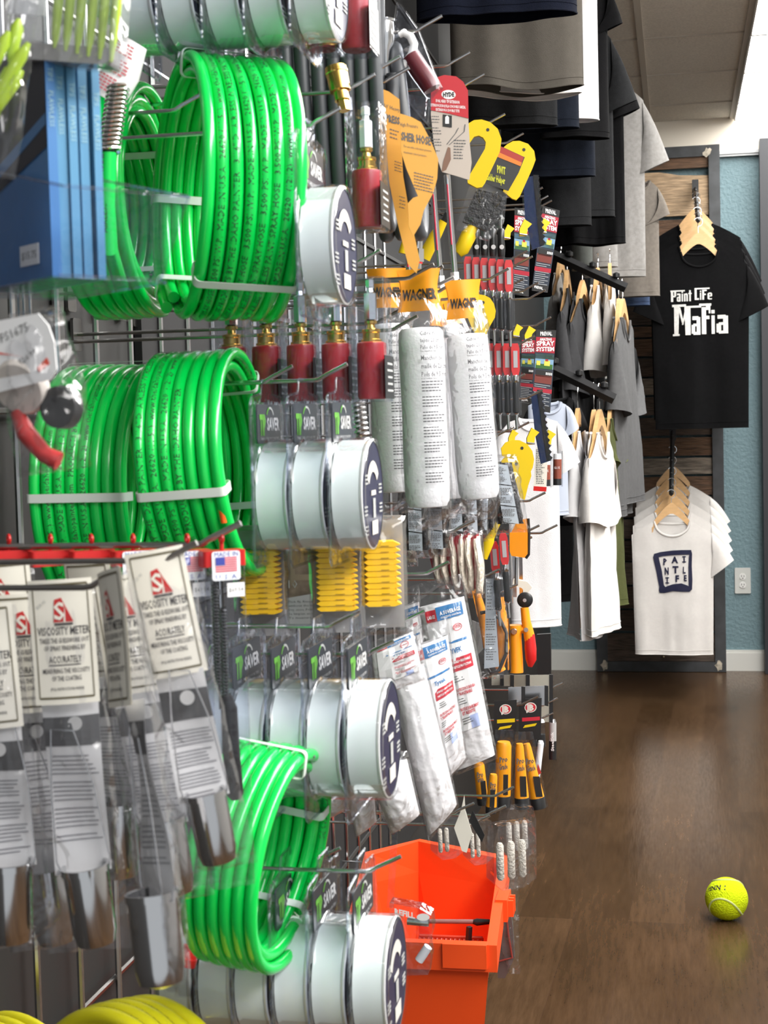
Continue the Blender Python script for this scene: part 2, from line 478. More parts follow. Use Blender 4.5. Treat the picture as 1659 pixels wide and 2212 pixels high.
# tennis ball on the floor
bc = at(1569.5, 1941, 3.2)
Yb = 3.2
for _ in range(8):
    rb = 45.3 * Yb / FPX
    bc = at(1569.5, 1941, Yb)
    Yb += (bc.z - rb) / 0.32
rb = 45.3 * Yb / FPX; bc = at(1569.5, 1941, Yb)
t = thing('tennis_ball', 'bright yellow felt tennis ball lying on the brown wood floor', 'ball', (bc.x, Yb, rb))
ball = MB()
def sph(u, v):
    a, b = 2 * PI * u, PI * (v - 0.5)
    return Vector((math.cos(a) * math.cos(b), math.sin(a) * math.cos(b), math.sin(b))) * rb
ball.grid(sph, 64, 32)
tb = ball.build('felt', mat('tennis_felt', (0.60, 0.74, 0.005), 0.9, bump=0.5, bscale=300, var=0.06, vscale=200, spec=0.2), t)
# the white seam curve
sm = MB(); pth = []
Mr = Euler((R(28), R(-38), R(20))).to_matrix()
for k in range(97):
    q = 2 * PI * k / 96; A = 0.44
    th = PI / 2 - (PI / 2 - A) * math.cos(q); ph = q / 2 + A * math.sin(2 * q)
    pth.append(None)
pth = []
for k in range(120):
    q = 2 * PI * k / 120; a_, b_ = 0.75, 0.25
    v = Vector((a_ * math.cos(q) + b_ * math.cos(3 * q), a_ * math.sin(q) - b_ * math.sin(3 * q), 2 * math.sqrt(a_ * b_) * math.sin(2 * q))).normalized() * rb * 0.995
    pth.append(Mr @ v)
sm.tube(pth, 0.0022, 6, closed=True).build('seam', mat('seam_grey', (0.52, 0.60, 0.22), 0.8), t)
lg = MB()
def onball(x, y):
    d = Vector((-0.35, -0.74, 0.66)).normalized()
    e1 = Vector((0.86, -0.38, 0.02)).normalized(); e2 = e1.cross(d) * -1
    e2 = d.cross(e1)
    e1r = e1 * math.cos(0.12) + e2 * math.sin(0.12); e2r = d.cross(e1r)
    return (d + (e1r * x + e2r * y) / rb).normalized() * rb * 1.006
lg.text('PENN 1', onball, 0.011, align='R', bold=0.03, x0=0.012)
lg.build('printed_mark', M_BLACK, t, smooth=False)
# ================================================================== builders
from mathutils import noise as mnoise
def nz(x, y, z=0.0): return mnoise.noise(Vector((x, y, z)))

M_GREEN = mat('green_hose', (0.001, 0.66, 0.085), 0.22, spec=0.6, coat=0.3)
M_GREEN_CAP = mat('red_cap', (0.72, 0.02, 0.015), 0.35)
M_TIE = mat('white_strap', (0.74, 0.80, 0.74), 0.45)
M_HYEL = mat('yellow_hose', (0.72, 0.66, 0.01), 0.3, coat=0.2)
HTXT = ['PAINT LIFE PRODUCTS BY THE IDAHO PAINTER   3/16"ID  AIRLESS/WIRELESS PAINT SPRAY HOSE   3,500 PSI W.P.  MADE IN U.S.A.  26620  (12:12)  www.theidahopainter.com',
        '3/16"ID  AIRLESS/WIRELESS PAINT SPRAY HOSE   3,500 PSI W.P.  MADE IN U.S.A.  26620 (11:51)  www.theidahopainter.com   PRODUCTS BY THE IDAHO PAINTER']

HOOKS = []
def hook(px, py, Y, label, mt=None, L=None, rise=0.011, run=0.019, r=0.0015, x0=None):
    """a steel peg hook from the rack wall; (px, py) is where its bent tip shows"""
    p = at(px, py, Y)
    x0 = WX + 0.004 if x0 is None else x0
    t = thing('peg_hook', label, 'hook', (x0, Y, p.z - rise), group='steel peg hooks of the rack')
    dx = p.x - x0
    path = [(0, 0, 0), (dx - run - 0.006, 0, 0), (dx - run - 0.002, 0, 0.0006), (dx - run + 0.002, 0, 0.003), (dx, 0, rise)]
    MB().tube(path, r, 8).build('rod', mt or M_STEEL, t)
    MB().rbox((0.0, 0, 0.0), (0.003, 0.02, 0.03), 0.003, ax=0).build('mount_plate', M_DSTEEL, t, smooth=False)
    return t

def coil(name, label, c, R0, n, sr, rot, mt, layers=1, seed=1, ties=(), texts=(), tmat=None, squash=1.0, phase=0.0, group=None, cat='hose', lay_off=0.5, wob=0.35, extra=None):
    """coiled hose: ring in local YZ, axis local X.  c centre, R0 outer centre-line radius"""
    t = thing(name, label, cat, c, rot, group)
    rnd = random.Random(seed)
    pit = sr * 2.03
    ph = [rnd.uniform(0, 6.28) for _ in range(8)]
    def centre(lay, T):       # T in turns 0..nl
        nl = n if lay == 0 else n - 1
        a = 2 * PI * T + phase
        off = (T - nl / 2) * pit
        w = wob * sr * (math.sin(a + ph[0] + int(T) * 0.9) + 0.5 * math.sin(2 * a + ph[1] + int(T)))
        rr = R0 - lay * sr * 1.85 + w * 0.55
        ro = Vector((0, math.cos(a) * squash, math.sin(a)))
        return Vector((off + 0.5 * w, 0, 0)) + ro * rr
    def frame(lay, T):
        p = centre(lay, T); q = centre(lay, T + 0.002)
        tg = (q - p).normalized()
        A = Vector((1, 0, 0)); A = (A - tg * A.dot(tg)).normalized()
        return p, tg, A, tg.cross(A)
    seg = 56
    for lay in range(layers):
        nl = n if lay == 0 else n - 1
        path = [centre(lay, k / seg) for k in range(int(nl * seg) + 1)]
        mb = MB().tube(path, sr, 12)
        mb.build('hose', mt, t, ang=80)
    # printed writing
    tb = MB()
    for (lay, kk, adeg, psi, s, hh) in texts:
        p0 = kk + ((R(adeg) - phase) / (2 * PI)) % 1.0
        rad = (R0 - lay * sr * 1.85) * 2 * PI
        def fn(x, y, lay=lay, p0=p0, psi=psi, rad=rad, sdir=hh):
            dr = -1 if sdir < 0 else 1
            p, tg, A, O = frame(lay, p0 + dr * x / rad)
            q = psi + dr * y / sr
            # outward O turned towards the axis A by q
            return p + (O * math.cos(q) + A * math.sin(q)) * sr * 1.012
        tb.text(s, fn, abs(hh), align='L', y0=-abs(hh) / 2)
    if tb.v: tb.build('hose_print', tmat or M_BLACK, t, smooth=False)
    # straps
    for (ang, wd, dl) in ties:
        e = Vector((0, math.cos(ang) * squash, math.sin(ang)))
        tg = Vector((0, -math.sin(ang), math.cos(ang)))
        fr_ = ((ang - phase) / (2 * PI)) % 1.0
        ax0 = (fr_ - n / 2) * pit - sr * 1.12; ax1 = (fr_ + math.floor(n - fr_) - n / 2) * pit + sr * 1.12
        r1 = R0 + sr * 1.35; r0 = R0 - (layers - 1) * sr * 1.85 - sr * 1.35
        rc = sr * 0.9; loop = []
        for q, (cx_, cy_) in enumerate(((ax1 - rc, r1 - rc), (ax0 + rc, r1 - rc), (ax0 + rc, r0 + rc), (ax1 - rc, r0 + rc))):
            for k in range(5):
                a = PI / 2 * (q + k / 4)
                loop.append((cx_ + rc * math.cos(a), cy_ + rc * math.sin(a)))
        mb = MB(); vs = []; m = len(loop)
        for s_ in (-1, 1):
            for th in (0, 0.0005):
                for (x, r) in loop:
                    cxm, crm = (ax0 + ax1) / 2, (r0 + r1) / 2
                    k = 1 - th / 0.02
                    vs.append(Vector((cxm + (x - cxm) * k, 0, 0)) + e * (crm + (r - crm) * k) + tg * s_ * wd / 2)
        fs = []
        for i in range(m):
            j = (i + 1) % m
            fs += [(i, j, 2 * m + j, 2 * m + i), (m + i, 3 * m + i, 3 * m + j, m + j), (i, m + i, m + j, j), (2 * m + i, 2 * m + j, 3 * m + j, 3 * m + i)]
        mb.add(vs, fs).build('strap', M_TIE, t, ang=60)
    if extra: extra(t, centre, frame)
    return t

def cap_part(t, p, d, r=0.0062, l=0.017, mt=None):
    d = Vector(d).normalized(); p = Vector(p)
    mb = MB().tube([p, p + d * l * 0.55, p + d * l * 0.6, p + d * l], [r * 0.8, r * 0.86, r, r], 16)
    return mb.build('end_cap', mt or M_GREEN_CAP, t, ang=35)

# ------------------------------------------------------------------ disc container in a clear blister
M_CAN = mat('white_can_side', (0.74, 0.80, 0.79), 0.35, var=0.02, vscale=10)
M_NAVY = mat('navy_label', (0.025, 0.025, 0.06), 0.35)
M_INSERT = mat('charcoal_insert', (0.035, 0.04, 0.05), 0.3)
M_LIME = mat('lime_print', (0.12, 0.36, 0.05), 0.5)
M_GREYP = mat('silver_print', (0.42, 0.43, 0.42), 0.5)
def can_pack(label, loc, rot, R0=0.0395, group='clear blister packs of white cans'):
    t = thing('blister_pack', label, 'blister pack', loc, rot, group)
    zc = -0.0775
    k = R0 / 0.0395
    # clear backing flange with hang tab
    pts = [(-0.046, -0.012), (-0.040, -0.006), (-0.016, -0.004), (-0.012, 0.006), (0.012, 0.006), (0.016, -0.004), (0.040, -0.006), (0.046, -0.012), (0.046, zc - R0 - 0.003), (0.040, zc - R0 - 0.009), (-0.040, zc - R0 - 0.009), (-0.046, zc - R0 - 0.003)]
    mb = MB().prism(pts, 0.0014, (0, 0.0, 0))
    rim = [(x * 1.0, z) for x, z in pts]
    mb.tube([(x, -0.001, z) for x, z in pts], 0.0010, 6, closed=True)
    mb.build('clear_backing', M_SHELL, t, smooth=False)
    # dome
    MB().lathe([(R0 + 0.004, 0.0), (R0 + 0.003, 0.001), (R0 + 0.0015, 0.006), (R0 + 0.0012, 0.0265), (R0, 0.0285), (R0 - 0.002, 0.0290)], 48, (0, 0, zc), ax=1, M=Matrix.Scale(-1, 3, Vector((0, 1, 0))), caps=False).build('clear_dome', M_CLR, t, ang=50)
    # can: white drum, steel rim, printed face
    MB().lathe([(R0 - 0.001, 0.0), (R0 - 0.0005, 0.0005), (R0 - 0.0005, 0.0225)], 48, (0, -0.0235, zc), ax=1).build('can_side', M_CAN, t)
    MB().lathe([(R0 - 0.0005, -0.0235), (R0 + 0.0002, -0.0245), (R0 + 0.0002, -0.0258), (R0 - 0.0010, -0.0264)], 48, (0, 0, zc), ax=1, caps=False).build('can_rim', mat('can_rim', (0.66, 0.66, 0.64), 0.3), t)
    MB().lathe([(R0 - 0.0010, -0.0250), (R0 - 0.0010, -0.0258)], 48, (0, 0, zc), ax=1).build('label_disc', M_NAVY, t)
    fc = MB(); yf = -0.0266
    for (x, z, w, h, mi) in ((0.003, -0.024, 0.020, 0.010, 1), (0.0, 0.001, 0.016, 0.0035, 1), (0.002, -0.010, 0.008, 0.014, 0)):
        fc.box((x * k, yf, zc + z * k), (w * k, 0.0003, h * k), mi)
    for q in range(18):   # arc band over the picture
        a = R(35 + q * 6.5); b = a + R(6.6)
        fc.quad(*[Vector((math.cos(aa) * rr * k, yf, zc + math.sin(aa) * rr * k)) for aa, rr in ((a, 0.016), (a, 0.024), (b, 0.024), (b, 0.016))], mi=1)
    for (x, z) in ((-0.028, -0.008), (-0.026, -0.022), (0.025, 0.006), (0.026, -0.008), (-0.024, 0.014)):
        for q in range(3): fc.box((x * k, yf, zc + (z - q * 0.0028) * k), (0.010 * k, 0.0003, 0.0013 * k), 0)
    fc.build('face_print', [M_GREYP, mat('pale_print', (0.62, 0.60, 0.56), 0.5)], t, smooth=False)
    # insert card
    ip = MB().rbox((0, -0.0015, -0.0255), (0.064, 0.0012, 0.028), 0.003, ax=1).build('insert_card', M_INSERT, t, smooth=False)
    tx = MB(); fn = lambda x, y: Vector((x, -0.0025, y))
    tx.text('SAVER', fn, 0.0088, 0, w=0.034, x0=0.010, y0=-0.0300, bold=0.03)
    tx.text('TIP', fn, 0.0135, 1, w=0.016, x0=-0.0185, y0=-0.0330, bold=0.05)
    tx.text('TAKE CARE OF YOUR TIPS', fn, 0.002, 0, w=0.05, y0=-0.0370)
    for q in range(10):
        a = R(20 + q * 14); b = a + R(14)
        tx.quad(*[Vector((0.002 + math.cos(aa) * rr, -0.0025, -0.0215 + math.sin(aa) * rr * 0.8)) for aa, rr in ((a, 0.0085), (a, 0.0105), (b, 0.0105), (b, 0.0085))], mi=1 if q > 5 else 2)
    tx.build('insert_print', [mat('white_lettering', (0.55, 0.55, 0.55), 0.5), M_LIME, M_GREYP], ip, smooth=False)
    return t

# ------------------------------------------------------------------ red cylinder with brass neck in a clear box
M_CRIM = mat('crimson_body', (0.40, 0.012, 0.02), 0.35)
def torch_pack(label, loc, rot, white=False, group='clear boxed red cylinders with brass necks'):
    t = thing('boxed_cylinder', label, 'boxed tool', loc, rot, group)
    w, d, h = 0.036, 0.026, 0.092
    mb = MB()
    mb.rbox((0, -d / 2, -h / 2), (w, d, h), 0.003, ax=2)
    mb.build('clear_box', M_SHELL, t, smooth=False)
    mb = MB().prism([(-0.012, 0), (0.012, 0), (0.008, 0.014), (-0.008, 0.014)], 0.001, (0, -0.0005, 0))
    mb.build('hang_tab', M_CLR, t, smooth=False)
    cy = -d / 2
    z0 = -h + 0.002
    MB().lathe([(0.0100, z0), (0.0112, z0 + 0.002), (0.0112, z0 + 0.040), (0.0108, z0 + 0.042), (0.008, z0 + 0.043)], 24, (0, cy, 0)).build('cylinder_body', M_CRIM, t)
    zb = z0 + 0.043
    MB().lathe([(0.0080, zb), (0.0080, zb + 0.0015), (0.0066, zb + 0.002), (0.0066, zb + 0.0065), (0.0072, zb + 0.007), (0.0072, zb + 0.009), (0.0035, zb + 0.010), (0.003, zb + 0.013), (0.0048, zb + 0.0135), (0.0048, zb + 0.0155), (0.003, zb + 0.016)], 20, (0, cy, 0)).build('brass_neck', M_BRASS, t)
    MB().lathe([(0.0030, zb + 0.016), (0.0050, zb + 0.0165), (0.0050, zb + 0.036), (0.003, zb + 0.037), (0.0025, zb + 0.040), (0.0034, zb + 0.0405), (0.0034, zb + 0.046), (0.002, zb + 0.047)], 6, (0, cy, 0)).build('hex_stem', mat('white_stem', (0.8, 0.8, 0.82), 0.3) if white else M_CHROME, t, smooth=False)
    lb = MB().box((0, -d - 0.0002, -h + 0.018), (w * 0.98, 0.0005, 0.032), 0)
    for q in range(5): lb.box((0.001, -d - 0.0006, -h + 0.008 + q * 0.005), (w * 0.6 * (1 - 0.1 * (q % 3)), 0.0003, 0.0016), 1)
    lb.build('black_label', [M_BLKPL, M_GREYP], t, smooth=False)
    return t

# ------------------------------------------------------------------ bags
def pillow(w, h, d, seed=0, wr=0.002, nu=18, nv=26, top=0.0, taper=None, curve=None, fl=0.5):
    """closed bag, top at z=0, hanging down; returns fn-built MB"""
    mb = MB()
    def prof(v): return max(0.0, math.sin(PI * min(1, max(0, v)))) ** fl
    def P(u, v, sgn):
        x = (u - 0.5)
        ww = w * (taper(v) if taper else 1)
        e = max(0.0, 1 - (2 * x) ** 2) ** 0.5
        y = sgn * d / 2 * e * prof(v)
        n_ = wr * e * nz(u * 5 + seed, v * 9 - seed, sgn * 3 + seed * 0.7) * 2
        n_ += wr * 0.6 * e * nz(u * 14 + seed, v * 20, seed)
        xx = x * ww + (curve(v) if curve else 0) + (wr * 0.8 * nz(v * 11, seed + 5) if abs(x) > 0.45 else 0)
        return Vector((xx, y + n_, -v * h))
    mb.grid(lambda u, v: P(u, v, -1), nu, nv)
    mb.grid(lambda u, v: P(1 - u, v, 1), nu, nv)
    return mb

M_CREAM = mat('cream_card', (0.82, 0.79, 0.70), 0.55)
M_OLIVE = mat('olive_border', (0.12, 0.10, 0.05), 0.5)
M_PAPER2 = mat('instruction_paper', (0.66, 0.66, 0.67), 0.7)
def visc_pack(label, loc, rot, bend=0.0, seed=0, cup_roll=0.0, W_=0.0325, group='bagged viscosity meters', cupz=0.128, ck=1.0):
    t = thing('viscosity_meter_pack', label, 'bagged tool', loc, rot, group)
    H_ = 0.066
    # header card, gently bowed
    bow = lambda x, z: -0.0008 - 0.004 * math.sin(PI * (x / W_ + 0.5)) * 0.5 - bend * (z / H_) ** 2
    F = lambda x, z, e=0.0: Vector((x, bow(x, z) - e, z))
    cb = MB(); nu, nv = 8, 8
    cb.grid(lambda u, v: F((u - 0.5) * W_, 0.006 - v * H_), nu, nv)
    cb.grid(lambda u, v: F((0.5 - u) * W_, 0.006 - v * H_, -0.0006), nu, nv)
    card = cb.build('header_card', M_CREAM, t)
    pr = MB()
    zt, zb_, hw_ = 0.0035, -0.0565, W_ / 2 - 0.0025
    def line(x0, z0, x1, z1, th, mi):
        n = 8
        for k in range(n):
            a, b = k / n, (k + 1) / n
            if abs(x1 - x0) > abs(z1 - z0):
                pr.quad(*[F(x0 + (x1 - x0) * q, z0 + s, 0.0003) for q, s in ((a, -th / 2), (b, -th / 2), (b, th / 2), (a, th / 2))], mi=mi)
            else:
                pr.quad(*[F(x0 + s, z0 + (z1 - z0) * q, 0.0003) for q, s in ((a, -th / 2), (a, th / 2), (b, th / 2), (b, -th / 2))], mi=mi)
    line(-hw_, zt, hw_, zt, 0.0011, 1); line(-hw_, zb_, hw_, zb_, 0.0011, 1); line(-hw_, zt, -hw_, zb_, 0.0006, 1); line(hw_, zt, hw_, zb_, 0.0006, 1)
    fn = lambda x, y: F(x, y, 0.0003)
    kx = W_ / 0.0325
    for s, y, h, w in (('VISCOSITY METER', -0.0232, 0.0042, 0.0265), ('TAKES THE GUESSWORK OUT', -0.0275, 0.0026, 0.025), ('OF SPRAY FINISHING BY', -0.0315, 0.0026, 0.021),
                       ('ACCURATELY', -0.0380, 0.0036, 0.0165), ('MEASURING THE VISCOSITY', -0.0435, 0.0025, 0.024), ('OF THE COATING', -0.0475, 0.0025, 0.015), ('(FULL INSTRUCTIONS INSIDE)', -0.0525, 0.0015, 0.017)):
        pr.text(s, fn, h, 0, w=w * kx, y0=y, x0=0.0005, bold=0.01)
    line(-0.008 * kx, -0.0392, 0.008 * kx, -0.0392, 0.0006, 0)
    # red triangle mark with a white S, black name line below
    pr.add([F(-0.0042, -0.0165, .0003), F(0.0062, -0.0165, .0003), F(0.0005, -0.0035, .0003), F(-0.0032, -0.0045, .0003)], [(0, 1, 2, 3)], 2)
    pr.text('S', lambda x, y: F(x, y, 0.0005), 0.009, 3, y0=-0.0150, x0=-0.0010, bold=0.02)
    pr.add([F(0.0010, -0.0165, .0005), F(0.0020, -0.0165, .0005), F(0.0022, -0.0070, .0005)], [(0, 1, 2)], 3)
    pr.box((0.001, bow(0.001, -0.0175) - 0.0004, -0.0175), (0.0095, 0.0003, 0.0011), 0)
    pr.text('$25.95', lambda x, y: F(-0.010 + x * 0.8 - y * 0.5, -0.0075 + x * 0.6 + y * 0.8, 0.0003), 0.0016, 4)
    pr.build('card_print', [mat('dark_card_ink', (0.05, 0.045, 0.05), 0.6), M_OLIVE, mat('red_card_ink', (0.55, 0.03, 0.03), 0.5), M_CREAM, M_GREYP], card, smooth=False)
    # bag
    L_ = 0.172 + (cupz - 0.128) + 0.036 * (ck - 1)
    pillow(W_ + 0.010, L_, 0.020, seed, 0.0016, taper=lambda v: 0.82 + 0.22 * v, curve=lambda v: 0.0).build('clear_bag', M_BAG, t, loc=(0, 0.004, 0.004), ang=75)
    # instruction paper with printed lines
    pp = MB(); PW = W_ - 0.004
    G = lambda x, z, e=0.0: Vector((x, 0.004 + 0.0025 * math.sin(z * 60 + x * 90 + seed) - e, z))
    pp.grid(lambda u, v: G((u - 0.5) * PW, -0.058 - v * (0.072 + cupz - 0.128)), 8, 14)
    paper = pp.build('instruction_sheet', M_PAPER2, t)
    ln = MB(); rnd = random.Random(seed + 3)
    n = 20
    for k in range(n):
        z = -0.090 - k * 0.0019 * (1 + (cupz - 0.128) * 12)
        if k % 6 == 5: continue
        x0 = -PW / 2 + 0.002; x1 = PW / 2 - 0.002 - rnd.uniform(0, 0.006)
        for q in range(4):
            a = x0 + (x1 - x0) * q / 4; b = x0 + (x1 - x0) * (q + 1) / 4
            ln.quad(G(a, z, .0004), G(b, z, .0004), G(b, z + 0.0007, .0004), G(a, z + 0.0007, .0004), 0)
    for q in range(6):   # dark photo band
        a = -PW / 2 + PW * q / 6; b = a + PW / 6
        for zz_ in range(4):
            c = -0.068 - zz_ * 0.004
            ln.quad(G(a, c - 0.004, .0004), G(b, c - 0.004, .0004), G(b, c, .0004), G(a, c, .0004), 1)
    ln.lathe([(0.0038, 0), (0.0038, 0.0004)], 16, (0.002, 0.0012, -0.072), ax=1, mi=2)
    ln.build('sheet_print', [mat('faint_ink', (0.25, 0.25, 0.27), 0.6), mat('photo_dark', (0.08, 0.08, 0.085), 0.6), mat('photo_light', (0.5, 0.5, 0.5), 0.6)], paper, smooth=False)
    # dip cup with wire handle
    Mc = Euler((R(0), cup_roll, 0)).to_matrix()
    cc = Vector((0.002, -0.001, -cupz))
    Mc = Mc * ck
    def P(p): return cc + Mc @ Vector(p)
    cup = MB().lathe([(0.0030, -0.036), (0.0088, -0.034), (0.0102, -0.028), (0.0104, 0.0), (0.0112, 0.0), (0.0112, 0.0030), (0.0104, 0.0032), (0.0098, 0.0028), (0.0098, -0.026), (0.008, -0.031), (0.001, -0.033)], 32, cc, ax=2, M=Mc, caps=False).build('steel_cup', mat('brushed_cup', (0.60, 0.60, 0.61), 0.13, 1.0), t, ang=50)
    hp = [P((-0.0112, 0, 0.001)), P((-0.0125, 0, 0.006)), P((-0.010, 0, 0.04)), P((-0.006, 0, 0.068)), P((0.004, 0, 0.066)), P((0.0095, 0, 0.04)), P((0.0118, 0, 0.006)), P((0.0112, 0, 0.001))]
    MB().tube(hp, 0.00045, 6).build('wire_handle', M_STEEL, cup)
    return t

# ------------------------------------------------------------------ roller sleeve in a bag with orange header
M_ORG = mat('orange_header', (0.88, 0.33, 0.008), 0.45)
M_FLEECE = mat('white_fleece', (0.88, 0.88, 0.90), 0.95, bump=0.10, bscale=400)
def roller_pack(label, loc, rot, seed=0, H_=0.156, name_='WAGNER', txtw=True, group='bagged white roller covers with orange headers', cards=2):
    t = thing('roller_cover_pack', label, 'roller cover', loc, rot, group)
    z0 = -0.034
    pf = [(0.004, 0), (0.0165, -0.001), (0.0192, -0.004)] + [(0.0195 + 0.0003 * math.sin(k), -0.004 - (H_ - 0.010) * k / 10) for k in range(1, 10)] + [(0.0190, -H_ + 0.006), (0.0165, -H_ + 0.001), (0.010, -H_)]
    MB().lathe(pf, 28, (0, 0, z0)).build('roller_sleeve', M_FLEECE, t)
    # bag round the sleeve
    def BG(u, v):
        a = 2 * PI * u
        s = v * (H_ + 0.050)
        z = -0.004 - s
        if s < 0.030: k = s / 0.030; rx, ry = 0.016 + 0.0065 * k, 0.003 + 0.0185 * k ** 0.8
        elif s > H_ + 0.030: k = (s - H_ - 0.030) / 0.020; rx, ry = 0.0215 - 0.006 * k, 0.0215 * (1 - k) + 0.001
        else: rx = ry = 0.0215
        n_ = 0.0016 * nz(math.cos(a) * 2 + seed, math.sin(a) * 2, z * 60) + 0.0009 * nz(math.cos(a) * 6, math.sin(a) * 6 + seed, z * 25)
        return Vector(((rx + n_) * math.cos(a), (ry + n_) * math.sin(a), z))
    MB().grid(BG, 30, 36, closed_u=True).build('clear_bag', M_BAG, t, ang=75)
    # folded orange header
    hb = MB(); rnd = random.Random(seed)
    tw = rnd.uniform(-0.25, 0.25)
    def HD(u, v, sg):
        x = (u - 0.5) * (0.036 - 0.006 * math.sin(PI * v)); z = 0.016 - v * 0.036
        y = sg * (0.001 + 0.008 * (1 - v) * 0.2) + 0.006 * math.sin(u * 5 + seed) * (0.4 + 0.6 * v) + tw * x
        return Vector((x, y, z))
    hb.grid(lambda u, v: HD(u, v, -1), 10, 6); hb.grid(lambda u, v: HD(1 - u, v, 1), 10, 6)
    hd = hb.build('orange_header', M_ORG, t, ang=60)
    if name_:
        tx = MB()
        tx.text(name_, lambda x, y: HD(x / 0.034 + 0.5, (0.016 - y) / 0.036, -1) - Vector((0, 0.0006, 0)), 0.0085, 0, w=0.030, y0=-0.010, bold=0.04)
        tx.build('header_print', M_BLACK, hd, smooth=False)
    # printing on the bag, wrapped round the front
    if txtw:
        tx = MB()
        rr = 0.0241
        def cyl(x, y): a = x / rr - PI / 2 + 0.02; return Vector((rr * math.cos(a), rr * math.sin(a), y))
        rows = [('Cubre de', 0.0034, .014), ('tejido 23 cm', 0.0034, .018), ('Paño de 9.5 mm', 0.0034, .022), ('Para superficies lisas', 0.0013, .014), ('Manchon de', 0.0040, .020), ('maillé de 23 cm', 0.0040, .025), ('Poils de 9.5 mm', 0.0040, .025), ('Pour surfaces lisses', 0.0013, .014)]
        z = -0.036
        for s, h, w_ in rows:
            z -= h * 1.75; tx.text(s, cyl, h, 0, w=w_, align='L', y0=z, x0=-0.006, bold=0.015)
        for k in range(34):
            z -= 0.0026
            if k % 5 == 4: continue
            w_ = rnd.uniform(0.014, 0.022)
            n_ = 6
            for q in range(n_):
                a = -0.006 + w_ * q / n_; b = -0.006 + w_ * (q + 0.86) / n_
                tx.quad(cyl(a, z), cyl(b, z), cyl(b, z + 0.0010), cyl(a, z + 0.0010), 0)
        tx.build('bag_print', mat('bag_ink', (0.10, 0.10, 0.11), 0.6), t, smooth=False)
    return t

